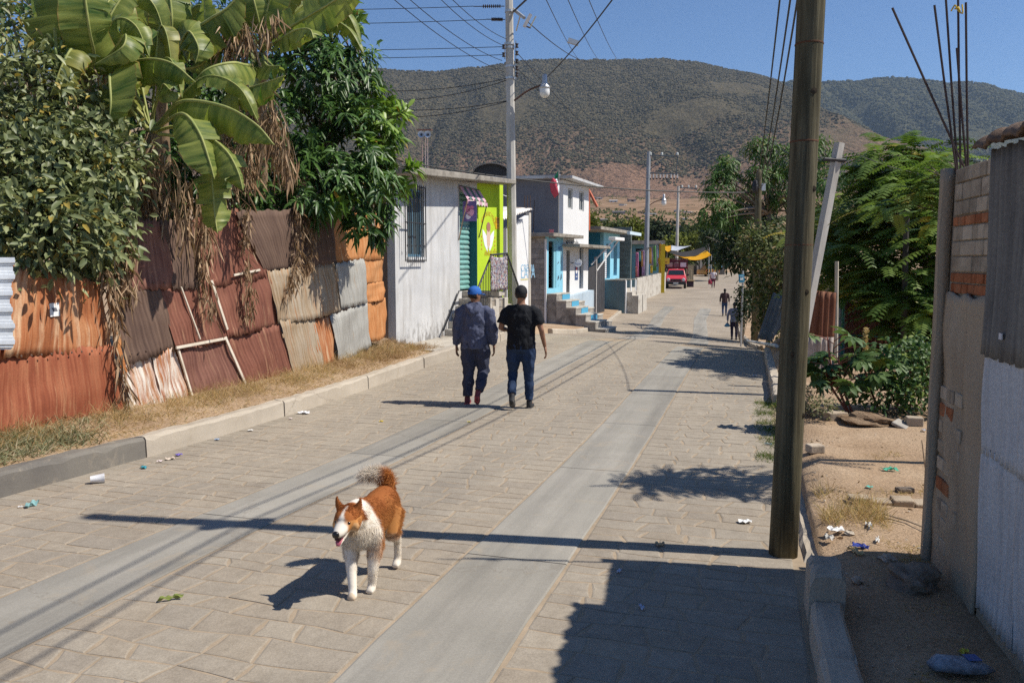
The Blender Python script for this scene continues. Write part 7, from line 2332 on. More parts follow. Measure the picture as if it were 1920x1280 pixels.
gt.location = (PX(1540, 700, 13.0).x, 13.0, GZ(PX(1540, 700, 13.0).x, 13.0))
upsheet(gt, [(1514, 543), (1542, 546), (1540, 640), (1510, 636)], 13.0, RU_R)
upsheet(gt, [(1538, 545), (1570, 549), (1564, 640), (1534, 640)], 13.0, RU_R, .03)
upsheet(gt, [(1508, 632), (1540, 634), (1536, 722), (1500, 722)], 13.0, RU_W, .015)
upsheet(gt, [(1534, 632), (1564, 632), (1556, 722), (1530, 722)], 13.0, RU_W, .04)
MB().tube([PX(1569, 490, 13) - gt.location, PX(1567, 720, 13) - gt.location], .03, 6).build('gate_post', rough_mat('pale gate post', (.4, .36, .28), (.5, .45, .36), 6), gt)
bf = thing('tin_fence', 'dark red tin fence behind the castor plants', 'fence', (PX(1660, 700, 16.0).x, 16.0, GZ(PX(1660, 700, 16.0).x, 16.0)))
upsheet(bf, [(1572, 568), (1588, 566), (1586, 700), (1570, 705)], 16.0, tin_mat('bluish white tin', (.26, .29, .3), (.36, .38, .39), (.44, .45, .45), (.2, .2, .2), .7))
upsheet(bf, [(1586, 566), (1650, 568), (1652, 720), (1584, 722)], 16.0, RU_G, .02)
upsheet(bf, [(1648, 572), (1715, 572), (1715, 720), (1650, 722)], 16.0, RU_R, .0)
upsheet(bf, [(1713, 574), (1790, 576), (1790, 720), (1713, 722)], 16.0, RU_R, .02)
M_grn = plain('green frame paint', (.05, .22, .17), .6)
MB().tube([PX(1581, 570, 15.9) - bf.location, PX(1578, 690, 15.9) - bf.location], .025, 4).build('frame', M_grn, bf)
MB().tube([PX(1576, 628, 15.9) - bf.location, PX(1690, 632, 15.9) - bf.location], .02, 4).build('frame', M_grn, bf)
fs_ = thing('fallen_tin_sheet', 'grey corrugated sheet leaning in the bushes by the kerb', 'metal sheet', (PX(1440, 640, 18.5).x, 18.5, GZ(PX(1440, 640, 18.5).x, 18.5)), 0, 'leaning sheets')
upsheet(fs_, [(1450, 548), (1470, 556), (1448, 640), (1420, 634)], 18.5, S_gray, Ys=[19.2, 19.2, 18.3, 18.3])
fs2 = thing('fallen_tin_sheet', 'narrower grey sheet lying against the first leaning one', 'metal sheet', (PX(1455, 640, 18.2).x, 18.2, GZ(PX(1455, 640, 18.2).x, 18.2)), 0, 'leaning sheets')
upsheet(fs2, [(1466, 575), (1478, 560), (1462, 618), (1444, 642)], 18.2, S_gray, Ys=[18.8, 18.8, 17.9, 17.9])
a, b = GP(1400, 641), GP(1456, 657)
tag(MB().tube([a + Vector((0, 0, .05)), b + Vector((0, 0, .1))], .04, 8).build('pale_pipe', plain('pale pipe', (.6, .6, .58), .6)), 'long pale pipe lying at the kerb before the leaning sheets', 'pipe')
# pale tin roof behind the tin gate
rt = thing('garden_shed', 'low shed with pale tin roof seen through the trees', 'shed', (PX(1620, 560, 20).x, 20, -.3))
m = MB(); m.grid(lambda u, v: PX(1570 + 110 * u, 522 - 8 * v, 20 + 1.5 * v) - rt.location + Vector((0, 0, .015 * math.sin(u * 130))), 90, 1); m.build('roof', M_zinc, rt, solid=.01)
MB().b2((PX(1575, 540, 20).x - rt.location.x, .1, 0), (PX(1675, 540, 20).x - rt.location.x, 1.2, PX(1620, 524, 20).z + .28)).build('wall', P_brown, rt)

# ---- castor plants
M_cast = leaf_mat('castor leaf', (.035, .085, .025), (.12, .19, .06), (.2, .26, .05), .1, rough=.5, spec=.3, trans=.25)
M_cstem = rough_mat('red castor stem', (.24, .07, .05), (.34, .13, .09), 6, .6, .3)
def castor_leaf_mesh(seed):
    rg = np.random.default_rng(seed)
    n = 9
    a = np.linspace(-2.5, 2.5, n)
    L = .19 * (1 - .11 * np.abs(a) ** 1.1) * rg.uniform(.92, 1.08, n)
    D = np.stack([np.cos(a), np.sin(a), np.full(n, -.12)], 1)
    P = np.zeros((n, 3))
    me = leaves_mesh('leaf', P, D, np.tile([0, 0, 1.0], (n, 1)), L, L * .42, M_cast, .08, .28, True, np.tile(rg.random((1, 2)), (n, 1)))
    return me
_clm = [castor_leaf_mesh(k) for k in range(6)]
def castor(label, px, py, Y, stems, seed, hmin=.25, hmax=1.0, n=26, spread=.55, sc=(0.8, 1.35)):
    rg = random.Random(seed)
    p = PX(px, py, Y); g = GZ(p.x, p.y)
    t = thing('castor_plant', label, 'plant', (p.x, p.y, g), 0, 'castor plants behind the lot')
    for k in range(stems):
        dx, dy = rg.uniform(-spread, spread) * .7, rg.uniform(-.2, .2)
        h = rg.uniform(.6, 1) * hmax
        top = Vector((dx * 1.3, dy, h))
        MB().tube(bez([(dx * .4, dy * .3, 0), (dx, dy, h * .5), top], 4), [.016, .015, .014, .013, .012, .011, .01, .009, .008], 6).build('stem', M_cstem, t, smooth=True)
        for j in range(n // stems):
            hh = rg.uniform(hmin, h)
            a = rg.uniform(0, 6.28)
            r = rg.uniform(.15, .36)
            c = Vector((dx + r * math.cos(a), dy + r * math.sin(a) * .8 - .06, hh + rg.uniform(0, .14)))
            s_ = Vector((dx, dy, hh - .05))
            o = put('leaf', rg.choice(_clm), t)
            o.location = c
            o.rotation_euler = (rg.uniform(-.3, .75) * -1 + .5, rg.uniform(-.5, .5), a + rg.uniform(-.5, .5))
            o.rotation_euler = (rg.uniform(.1, .9), rg.uniform(-.45, .45), rg.uniform(0, 6.28)) if rg.random() < .6 else (rg.uniform(-.3, .3), rg.uniform(-.3, .3), a)
            k_ = rg.uniform(*sc); o.scale = (k_, k_, k_)
            MB().tube([s_, s_.lerp(c, .5) + Vector((0, 0, .03)), c], .006, 5).build('leaf_stalk', M_cstem, t)
    return t
castor('castor plant with broad lobed leaves and red stems on the left', 1612, 770, 9.4, 3, 1, n=30)
castor('second castor plant in the middle behind the dirt heap', 1662, 770, 9.7, 3, 2, n=27, hmax=.95)
sp_ = PX(1622, 640, 9.5); 
bush('shrub', 'shrub with small glossy leaves right of the castor plants', 'shrub', [(1700, 690, 9.6, .45, .3, .33, 90), (1660, 735, 9.3, .4, .25, .2, 50), (1725, 735, 9.2, .35, .25, .25, 60), (1735, 660, 9.9, .3, .25, .25, 40)],
     9, .075, .04, M_cast, [(1700, 780, 9.7), (1700, 740, 9.7)], 51, up=.0, droop=.2, spread=.06, trunkr=.018, stem_mat=M_cstem)
blades('seed_spike', 'tall dry seed spike above the castor leaves', 240, lambda rg, n: np.stack([sp_.x + rg.normal(0, .012, n), sp_.y + rg.normal(0, .012, n), rg.uniform(sp_.z - .12, sp_.z + .16, n)], 1), .02, .05, .012, M_straw, 60, 1.2)

# ---- trees on the right
M_fern = leaf_mat('ferny leaflet', (.05, .11, .022), (.22, .31, .06), (.3, .26, .04), .05, rough=.5, spec=.3, trans=.4)
M_ferny = leaf_mat('yellow ferny leaflet', (.11, .16, .03), (.32, .37, .09), (.38, .3, .05), .06, rough=.5, spec=.3, trans=.4)
def fern_tree(label, tips, stems, seed, mat, nf=8, fl=.62, npair=15, ll=.085, lw=.02, group='ferny trees', jit=.16, trunkr=.05):
    """tips: list of (px, py, Y, spread, count): whorls of feathery fronds at twig ends"""
    rg = np.random.default_rng(seed)
    b = PX(*stems[0]); b.z = GZ(b.x, b.y) - .05
    t = thing('feathery_tree', label, 'tree', b, 0, group)
    T = []
    for px, py, Y, sp, cnt in tips:
        c = np.array(PX(px, py, Y))
        T.append(c[None] + rg.normal(size=(cnt, 3)) * np.array([sp, sp, sp * .75]))
    T = np.concatenate(T)
    nT = len(T)
    F = np.repeat(T, nf, 0) + rg.normal(size=(nT * nf, 3)) * jit * .3
    az = rg.uniform(0, 2 * np.pi, nT * nf)
    el = rg.uniform(-.1, .75, nT * nf)
    D = np.stack([np.cos(az) * np.cos(el), np.sin(az) * np.cos(el), np.sin(el)], 1)
    Lf = fl * rg.uniform(.6, 1.2, nT * nf)
    k = np.linspace(.12, 1, npair)
    # rachis points
    R_ = F[:, None] + D[:, None] * (Lf[:, None, None] * k[None, :, None]) - np.array([0, 0, 1.0]) * (Lf[:, None, None] * .45 * k[None, :, None] ** 2)
    tan = D[:, None] - np.array([0, 0, .9]) * k[None, :, None]
    tan = _nrm(tan)
    up = np.array([0, 0, 1.0])
    side = _nrm(np.cross(tan, np.broadcast_to(up, tan.shape)) + 1e-6)
    size = ll * (1.0 - .75 * np.abs(k - .4) ** 1.3)[None, :, None] * np.ones((nT * nf, 1, 1))
    P, DD, NN, LL = [], [], [], []
    nrm = np.cross(side, tan)
    for sg in (-1, 1):
        P.append(R_.reshape(-1, 3))
        DD.append((side * sg + tan * .45 - up * .15).reshape(-1, 3))
        NN.append(nrm.reshape(-1, 3)); LL.append(np.broadcast_to(size, R_.shape[:2] + (1,)).reshape(-1))
    P, DD, NN, LL = np.concatenate(P), np.concatenate(DD), np.concatenate(NN), np.concatenate(LL)
    tone = np.tile(np.repeat(np.repeat(rg.random(nT), nf) * .5 + rg.random(nT * nf) * .4, npair), 2) + rg.random(len(P)) * .1
    odd = np.tile(np.repeat(rg.random(nT * nf), npair), 2)
    me = leaves_mesh('crown', P - np.array(b), DD, NN, LL * rg.uniform(.85, 1.1, len(P)), lw, mat, .05, .1, False, np.stack([tone, odd], 1))
    put('crown', me, t)
    base = b
    if len(stems) > 1:
        fork = PX(*stems[1])
        MB().tube([p - b for p in bez([base, base.lerp(fork, .5), fork], 5)], [trunkr * (1.2 - .05 * i) for i in range(11)], 8).build('trunk', M_bark, t, smooth=True)
        base = fork
    limbs(t, b, base, [tuple(T[i]) for i in rg.choice(nT, min(nT, 24), False)], M_twig, trunkr * .4, random.Random(seed))
    return t
fern_tree('bright feathery branches leaning out over the brick wall', [(1740, 340, 6.9, .16, 5), (1790, 345, 6.8, .2, 6), (1770, 390, 6.8, .18, 5), (1840, 400, 6.8, .25, 7), (1720, 385, 7.0, .12, 3)],
          [(1980, 760, 7.3), (1890, 480, 7.1)], 61, M_fern, nf=8, fl=.46, npair=14, ll=.07, lw=.018)
fern_tree('bright feathery tree rising behind the lot', [(1700, 330, 15.4, .4, 8), (1760, 340, 15.0, .45, 8), (1680, 390, 15.2, .4, 8), (1730, 430, 14.9, .45, 9), (1690, 305, 15.8, .3, 5), (1660, 345, 15.8, .25, 4), (1720, 480, 15.0, .5, 9), (1775, 420, 15, .4, 8)],
          [(1800, 760, 15.6), (1750, 520, 15.5)], 65, M_fern, nf=8, fl=.95, npair=12, ll=.19, lw=.05)
fern_tree('dark low feathery branches hanging over the castor plants', [(1700, 545, 14.8, .45, 10), (1745, 580, 14.6, .45, 10), (1660, 520, 15.2, .35, 7), (1770, 500, 14.6, .45, 9), (1690, 605, 14.8, .3, 6), (1745, 640, 14.5, .3, 7), (1620, 480, 15.4, .35, 6), (1640, 540, 15.4, .35, 7)],
          [(1810, 780, 15.2), (1750, 580, 15.1)], 62, M_fern, nf=8, fl=.85, npair=12, ll=.17, lw=.045)
fern_tree('yellowish feathery tree behind the tin gate', [(1590, 430, 17, .45, 9), (1640, 420, 17, .45, 9), (1560, 475, 17, .45, 9), (1610, 490, 16.8, .45, 10), (1665, 470, 16.8, .45, 9), (1680, 400, 17.2, .35, 6), (1570, 530, 17, .3, 6), (1640, 535, 17, .3, 6)],
          [(1620, 700, 17.4), (1615, 520, 17.2)], 63, M_ferny, nf=8, fl=.95, npair=12, ll=.18, lw=.05)
fern_tree('dark feathery tree top against the hill', [(1672, 322, 19, .35, 6), (1662, 360, 19, .4, 7), (1690, 400, 19, .45, 7), (1735, 322, 18.6, .45, 7)],
          [(1700, 720, 19.2), (1690, 420, 19.1)], 64, leaf_mat('dark ferny leaflet', (.02, .05, .018), (.07, .12, .03), rough=.5, spec=.3, trans=.25), nf=8, fl=.9, npair=11, ll=.19, lw=.05)
tag(MB().tube([Vector((PX(1699, 560, 14.2).x, 14.2, GZ(PX(1699, 560, 14.2).x, 14.2))), PX(1699, 430, 14.2), PX(1700, 395, 14.2)], [.055, .05, .06], 8).build('old_post', rough_mat('black post', (.03, .028, .025), (.07, .06, .05), 6)), 'dark post standing inside the feathery foliage', 'post')
whorl_tree('ash_tree', 'tall green tree with drooping clumps behind the wooden pole', 'tree',
           [(1362, 315, 33, .55, .6, .5, 34), (1350, 350, 32.5, .7, .6, .5, 40), (1425, 278, 33, .65, .6, .45, 36), (1340, 395, 32, .75, .6, .6, 44), (1375, 410, 33, .6, .6, .5, 28), (1428, 330, 32.6, .75, .6, .5, 44), (1478, 300, 33, .8, .7, .6, 44), (1530, 285, 33, .7, .6, .6, 40), (1548, 345, 32, .8, .7, .6, 46), (1478, 365, 33, .9, .7, .6, 46), (1560, 395, 31, .7, .6, .5, 34), (1400, 372, 34, .5, .5, .4, 20), (1515, 400, 32, .8, .7, .5, 36)],
           12, .27, .075, leaf_mat('ash leaf', (.035, .085, .02), (.13, .22, .05), (.3, .26, .05), .02, rough=.5, spec=.3, trans=.3), [(1440, 620, 34), (1440, 400, 33.5)], 71, droop=.7, trunkr=.17, spread=.09)
M_mix = leaf_mat('dusty hedge leaf', (.045, .065, .022), (.16, .185, .06), (.28, .2, .1), .12, rough=.6, spec=.25, trans=.25)
M_dkl = leaf_mat('dark vine leaf', (.012, .028, .01), (.045, .075, .022), rough=.5, spec=.3, trans=.15)
bush('hedge_bush', 'big dusty bush with bare twigs at the right kerb', 'bush', [(1440, 465, 24, .9, .8, .7, 130), (1428, 455, 25, .6, .7, .5, 80), (1462, 530, 23, .6, .7, .8, 100), (1450, 535, 24, .5, .6, .7, 90), (1452, 590, 22.5, .45, .5, .5, 80), (1500, 470, 22, .9, .8, .8, 100)],
     10, .16, .075, M_mix, [(1440, 640, 23.5), (1440, 560, 23.3)], 52, up=.1, droop=.2, spread=.16, trunkr=.07)
bush('hedge_bush', 'dark leafy bush overhanging the street beside the tarps', 'bush', [(1385, 470, 35, .8, .8, .8, 120), (1376, 455, 37, .6, .6, .5, 60), (1428, 525, 32, .5, .5, .8, 90), (1430, 575, 31, .35, .4, .6, 60), (1333, 443, 39, .4, .4, .3, 30), (1405, 425, 34, 1.2, .8, .7, 90)],
     10, .24, .11, M_dkl, [(1440, 600, 33.5), (1432, 520, 33.3)], 53, up=-.05, droop=.3, spread=.2, trunkr=.12)
bush('hedge_bush', 'small bushy weeds under the wooden pole kerb', 'bush', [(1515, 745, 9.4, .18, .18, .12, 46), (1545, 760, 9.0, .12, .12, .1, 26)], 9, .045, .02, M_weedg, [(1515, 765, 9.4)], 54, up=.4, spread=.04, trunkr=.01)
M_grass = leaf_mat('green grass', (.06, .11, .02), (.16, .22, .05), (.35, .28, .12), .12, rough=.7, spec=.15, trans=.3)
blades('grass', 'strip of green grass growing over the right kerb', 5200, on_ground(9.2, 13.2, 2.66, 3.0, 40, 40, .09), .02, .10, .004, M_grass, 5, .7)
blades('grass', 'dry weed tuft beside the wooden pole', 1500, on_ground(6.4, 7.4, 3.1, 3.5, 8, 40, .09), .05, .24, .003, M_straw, 6, .6)
blades('grass', 'dry grass tufts scattered over the lot', 1300, on_ground(6.0, 9.5, 3.2, 6.0, 26, 40, .06), .02, .10, .003, M_straw, 7, .9)
blades('grass', 'pale grass clump at the wall end behind the blocks', 2400, on_ground(8.2, 9.3, 5.4, 6.3, 7, 40, .09), .06, .22, .006, M_weedg, 8, .5)
blades('grass', 'dark weeds in the shade along the brick wall', 1500, on_ground(4.4, 6.3, 3.3, 3.6, 18, 40, .07), .02, .08, .003, M_straw, 9, 1.5)
# small litter of pebbles and leaves on the lot
def pebbles(n, place, r, mat, name, label, seed):
    rg = np.random.default_rng(seed)
    P = place(rg, n); n = len(P)
    O = np.array([[1, 0, 0], [-1, 0, 0], [0, 1, 0], [0, -1, 0], [0, 0, 1], [0, 0, -1]], float)
    Fo = np.array([[0, 2, 4], [2, 1, 4], [1, 3, 4], [3, 0, 4], [2, 0, 5], [1, 2, 5], [3, 1, 5], [0, 3, 5]])
    V = P[:, None] + O[None] * (r * rg.uniform(.3, 1.4, (n, 1, 1))) * rg.uniform(.5, 1.3, (n, 6, 1)) * np.array([1, 1, .6])
    F = (np.arange(n)[:, None, None] * 6 + Fo[None]).reshape(-1, 3)
    me = bpy.data.meshes.new(name); me.from_pydata(V.reshape(-1, 3).tolist(), [], F.tolist())
    me.materials.append(mat)
    return tag(put(name, me), label, 'pebbles', kind='stuff')
pebbles(1500, on_ground(3.2, 11.5, 3.1, 6.5), .011, M_stone, 'pebbles', 'pebbles and clods strewn over the dirt lot', 1)
pebbles(700, on_ground(4, 15, -3.6, -3.36), .006, M_stone, 'pebbles', 'grit gathered on the left kerb', 2)
pebbles(420, on_ground(3, 21, 1.47, 1.56), .006, M_sand, 'pebbles', 'sandy grit along the right wheel track', 3)
blades('fallen_leaves', 'dry leaves fallen on the dirt lot', 700, on_ground(4.5, 11, 3.15, 6.5), .02, .05, .02, M_dead, 12, 6.0)
# ---- blue sign on the vine covered post
ps_ = PX(1391, 598, 26.5); ps_.z = GZ(ps_.x, ps_.y)
bs = thing('blue_sign', 'blue square street sign with white symbol on a vine covered post', 'sign', ps_)
zc_ = PX(1388.5, 522, ps_.y).z - ps_.z
MB().tube([(0, .03, -.2), (0, .03, zc_ + .25)], .03, 6).build('post', M_galv, bs)
w_ = 5.6 * ps_.y / 1500
MB().box((-.05, 0, zc_), (w_ * 2, .012, w_ * 2.6), .15, 0, -.1).build('plate', plain('sign blue plate', (.03, .25, .42), .4), bs, bevel=.004)
MB().box((-.05, -.012, zc_ + .02), (w_ * 1.1, .006, w_ * 1.5), .15, 0, -.1).build('symbol', plain('sign white symbol', (.62, .7, .75), .5), bs)
MB().box((-.05, -.018, zc_ + .06), (w_ * .8, .004, w_ * .5), .15, 0, -.1).build('symbol_window', plain('sign blue plate', (.03, .25, .42), .4), bs)
bush('vine', 'dark vine wrapped round the sign post', 'vine', [(1391, 560, ps_.y + .2, .12, .14, .45, 60), (1391, 590, ps_.y + .2, .12, .14, .3, 40)], 9, .09, .06, M_dkl, [(1391, 598, ps_.y + .25)], 55, up=-.1, spread=.08, trunkr=.02)
# ================================================================== people and dog
def fuse(mb, voxel=.014, smooth=6, wr=0.0, wsize=.12):
    """join overlapping tubes into one continuous skin"""
    me = mb.mesh('tmp', plain('skin tone', (.28, .14, .085), .55, .35))
    o = bpy.data.objects.new('tmp', me); COL.objects.link(o)
    m = o.modifiers.new('r', 'REMESH'); m.mode = 'VOXEL'; m.voxel_size = voxel; m.use_smooth_shade = True
    s = o.modifiers.new('s', 'SMOOTH'); s.factor = .5; s.iterations = smooth
    if wr:
        tx = bpy.data.textures.new('folds', 'CLOUDS'); tx.noise_scale = wsize; tx.noise_depth = 2
        d = o.modifiers.new('d', 'DISPLACE'); d.texture = tx; d.strength = wr; d.mid_level = .5
    r = bpy.data.meshes.new_from_object(o.evaluated_get(bpy.context.evaluated_depsgraph_get()))
    bpy.data.objects.remove(o, do_unlink=True); bpy.data.meshes.remove(me)
    r.polygons.foreach_set('use_smooth', [True] * len(r.polygons))
    return r
def dress(name, mb, mat, parent, voxel=.014, smooth=5, wr=0.0, wsize=.1):
    me = fuse(mb, voxel, smooth, wr, wsize)
    me.materials.clear(); me.materials.append(mat)
    return put(name, me, parent)
def cloth_mat(name, c, var=.18, sc=9, rough=.85):
    if name in _MC: return _MC[name]
    T = NT(name)
    co = T.co('Object', 1, False)
    n1 = T.noise(T.co('Object', (1, 1, .45), False), sc, 4, .6, .6)
    f = T.noise(co, 160, 2)
    cc = T.ramp(n1, [(.3, tuple(x * (1 - var) for x in c)), (.7, tuple(x * (1 + var) for x in c))])
    T.base(cc, rough, .2)
    T.bump(T.math('ADD', T.math('MULTIPLY', n1, 3.0), T.math('MULTIPLY', f, .08)), .5, .02)
    _MC[name] = T.m
    return T.m
M_skin = plain('brown skin', (.27, .135, .08), .55, .35, var=.1)
M_hair = plain('black hair', (.012, .01, .009), .6)
V = Vector
def hand(mb, w, dirv, side, curl=.5):
    """palm and five bent fingers below a wrist point w; side -1 left, 1 right"""
    d = V(dirv).normalized()
    x = V((side, 0, 0)); x = (x - d * d.dot(x)).normalized()
    f = V((0, 1, 0)); f = (f - d * d.dot(f)).normalized()
    mb.tube([w - d * .01, w + d * .05, w + d * .095], [(.021, .028), (.016, .038), (.013, .037)], 8, flat=x)
    for k, (o, L) in enumerate(((-.030, .058), (-.010, .072), (.011, .076), (.031, .066))):
        a = w + d * .092 + f * o
        b = a + d * L * .45 - x * .006 * curl
        c = b + d * L * .35 - x * .028 * curl
        e = c + d * L * .12 - x * .03 * curl
        mb.tube([a, b, c, e], [.0092, .0088, .008, .0065], 6)
    a = w + d * .03 + f * .03
    mb.tube([a, a + d * .03 + f * .022 - x * .006, a + d * .06 + f * .026 - x * .012], [.012, .011, .008], 6)
def head_mesh(mb, base, turn=0.0):
    """head from neck base; face towards +y turned about z"""
    M_ = Matrix.Translation(base) @ Matrix.Rotation(turn, 4, 'Z')
    T = lambda p: M_ @ V(p)
    mb.tube([T((0, -.005, -.06)), T((0, .0, .03)), T((0, .005, .06))], [.062, .056, .058], 10)
    zs = [(.03, .045, .05, .02), (.06, .062, .072, .018), (.10, .074, .092, .01), (.145, .078, .1, .0), (.19, .073, .094, -.003), (.22, .055, .072, -.004), (.238, .02, .03, -.004)]
    mb.tube([T((0, y, z)) for z, a, b, y in zs], [(a, b) for z, a, b, y in zs], 14, flat=M_.to_3x3() @ V((1, 0, 0)))
    mb.tube([T((0, .085, .15)), T((0, .108, .108)), T((0, .09, .1))], [.012, .017, .01], 6)
    mb.tube([T((0, .06, .04)), T((0, .085, .055))], [.03, .02], 8)
    mb.tube([T((-.02, .09, .078)), T((0, .097, .078)), T((.02, .09, .078))], .008, 6)
    for s in (-1, 1):
        mb.tube([T((s * .075, -.005, .09)), T((s * .085, -.012, .115)), T((s * .083, -.012, .145)), T((s * .074, -.002, .15))], [(.008, .012), (.01, .02), (.009, .018), (.006, .008)], 6)
    return T
def person(label, place, rz, H=1.72, top=(.03, .03, .035), legs=(.03, .05, .12), shoe=(.03, .03, .03), cap=None, capback=True, sleeve='short', pose=None, build=1.0, loose=0.0, hood=False, turn=0.0, group=None, hair=None, sole=None, fine=True, wr=.02):
    """standing at place, walking towards local +y"""
    t = thing('person', label, 'person', place, rz, group)
    k = H / 1.72
    t.scale = (k, k, k)
    P = dict(hipL=(-.095, 0, .90), kneeL=(-.10, .03, .49), ankL=(-.10, -.02, .085), toeL=(-.105, .15, .03), hipR=(.095, 0, .90), kneeR=(.10, .03, .49), ankR=(.10, -.02, .085), toeR=(.105, .15, .03),
             shL=(-.20, 0, 1.385), elL=(-.265, -.04, 1.10), wrL=(-.275, .03, .86), shR=(.20, 0, 1.385), elR=(.265, -.04, 1.10), wrR=(.275, .03, .86))
    P.update(pose or {})
    P = {a: V(b) for a, b in P.items()}
    B = build
    vx = .014 if fine else .024
    # bare body, one skin
    b = MB()
    tor = [(.84, .15, .105, 0), (.95, .155, .11, 0), (1.06, .145, .1, 0), (1.2, .16, .105, 0), (1.32, .175, .1, -.005), (1.40, .15, .08, -.01), (1.46, .06, .055, -.005)]
    b.tube([V((0, y, z)) for z, w, d, y in tor], [(w * B, d * B) for z, w, d, y in tor], 14, flat=(1, 0, 0))
    for s in 'LR':
        b.tube([P['hip' + s], P['hip' + s].lerp(P['knee' + s], .5), P['knee' + s], P['knee' + s].lerp(P['ank' + s], .4), P['ank' + s]], [.078 * B, .07 * B, .052, .05, .034], 10)
        b.tube([P['ank' + s] + V((0, 0, .02)), P['ank' + s].lerp(P['toe' + s], .3), P['toe' + s]], [.035, .034, .022], 8)
        b.tube([P['sh' + s], P['sh' + s].lerp(P['el' + s], .5), P['el' + s], P['el' + s].lerp(P['wr' + s], .35), P['wr' + s]], [.052 * B, .046 * B, .038, .038, .026], 10)
    b.tube([P['shL'] + V((.07, 0, .01)), V((0, 0, 1.39)), P['shR'] + V((-.07, 0, .01))], [.035, .05, .035], 8)
    T = head_mesh(b, V((0, -.005, 1.475)), turn)
    me = fuse(b, vx, 4)
    me.materials.clear(); me.materials.append(M_skin)
    h = MB()
    for s, sd in (('L', -1), ('R', 1)):
        hand(h, P['wr' + s], P['wr' + s] - P['el' + s] + V((0, 0, -.12)), sd)
    hm = h.mesh('h', M_skin, True)
    bm = bmesh.new(); bm.from_mesh(me); bm.from_mesh(hm)
    bm.to_mesh(me); bm.free(); bpy.data.meshes.remove(hm)
    me.polygons.foreach_set('use_smooth', [True] * len(me.polygons))
    put('body', me, t)
    L = loose
    # trousers
    m = MB()
    m.tube([V((0, 0, z)) for z in (.80, .88, .96, 1.0)], [((.14 + L * .5) * B, (.105 + L * .5) * B), ((.168 + L * .4) * B, (.125 + L * .4) * B), ((.168 + L * .3) * B, (.122 + L * .3) * B), (.16 * B, .115 * B)], 14, flat=(1, 0, 0))
    for s in 'LR':
        kn, an, hp = P['knee' + s], P['ank' + s], P['hip' + s]
        m.tube([hp + V((0, 0, .02)), hp.lerp(kn, .5), kn, kn.lerp(an, .45), an + (kn - an).normalized() * .03], [(.098 + L) * B, (.09 + L) * B, .07 + L, .066 + L, .055 + L], 10)
    dress('trousers', m, cloth_mat('trouser cloth %.2f%.2f' % legs[:2], legs), t, vx, 4, wr, .09)
    # top
    m = MB()
    hem = .82 if sleeve == 'long' else .84
    tt = [(hem, .176, .132, 0), (hem + .06, .178, .134, 0), (1.06, .170, .126, 0), (1.2, .176, .124, 0), (1.31, .182, .115, -.004), (1.385, .155, .095, -.01), (1.425, .105, .078, -.01), (1.46, .068, .062, -.006)]
    m.tube([V((0, y, z)) for z, w, d, y in tt], [((w + L * .6) * B, (d + L * .6) * B) for z, w, d, y in tt], 16, flat=(1, 0, 0))
    for s in 'LR':
        sh, el, wr_ = P['sh' + s], P['el' + s], P['wr' + s]
        if sleeve == 'long':
            i_ = V((-.11 if s == 'R' else .11, -.005, .025)); o_ = V((.012 if s == 'R' else -.012, 0, -.03))
            m.tube([sh + i_, sh + i_ * .45, sh + o_, sh.lerp(el, .5), el, el.lerp(wr_, .5), wr_.lerp(el, .06)], [.045, .06, (.068 + L * .5) * B, (.064 + L * .5) * B, .058 + L * .6, .055 + L * .6, .046 + L * .4], 10)
        else:
            i_ = V((-.11 if s == 'R' else .11, -.005, .025)); o_ = V((.012 if s == 'R' else -.012, 0, -.03))
            m.tube([sh + i_, sh + i_ * .45, sh + o_, sh.lerp(el, .4), sh.lerp(el, .74)], [.045, .06, .066 * B, .069 * B, .072 * B], 10)
    if hood:
        m.tube([V((-.10, -.07, 1.46)), V((-.06, -.125, 1.40)), V((0, -.14, 1.35)), V((.06, -.125, 1.40)), V((.10, -.07, 1.46))], [.035, .045, .05, .045, .035], 8)
        m.tube([V((-.09, .02, 1.46)), V((-.05, -.06, 1.475)), V((.05, -.06, 1.475)), V((.09, .02, 1.46))], [.03, .036, .036, .03], 8)
    tm = top if isinstance(top, bpy.types.Material) else cloth_mat('top cloth %.2f%.2f' % top[:2], top)
    dress('jacket' if sleeve == 'long' else 'shirt', m, tm, t, vx, 4, wr, .1)
    # shoes
    for s in 'LR':
        an, to = P['ank' + s], P['toe' + s]
        f = (to - an); 
        fwd = f.normalized()
        dn = (an - P['knee' + s]).normalized()
        heel = an + dn * .055 - (fwd - dn * fwd.dot(dn)).normalized() * .035
        u = V((1, 0, 0))
        m = MB()
        m.tube([heel, heel.lerp(to, .35) , heel.lerp(to, .75), to + fwd * .02], [(.038, .042), (.044, .045), (.047, .032), (.028, .02)], 10, flat=u)
        m.tube([an + V((0, 0, .03)), an + dn * .04], [.045, .044], 8)
        sh_ = dress('shoe', m, plain('shoe %.2f%.2f' % shoe[:2], shoe, .7), t, .012, 3)
        q = V(dn)
        m = MB()
        off = dn * .028
        m.tube([heel + off, heel.lerp(to, .4) + off, heel.lerp(to, .8) + off * .8, to + off * .5], [(.036, .01), (.038, .01), (.042, .01), (.02, .008)], 10, flat=u)
        m.build('sole', plain('sole %.2f' % (sole or shoe)[0], sole or shoe, .8), sh_, smooth=True)
    # hair and cap
    m = MB()
    zs = [(.07, .066, .07, -.02), (.10, .079, .09, -.014), (.145, .083, .104, -.004), (.19, .079, .1, -.003), (.225, .06, .078, -.004), (.246, .02, .03, -.004)]
    if hair == 'long': zs = [(-.03, .05, .04, -.07), (.03, .065, .055, -.055)] + zs
    R3 = Matrix.Rotation(turn, 3, 'Z')
    m.tube([T((0, y - .008, z)) for z, a, b_, y in zs], [(a, b_ * .96) for z, a, b_, y in zs], 14, flat=R3 @ V((1, 0, 0)))
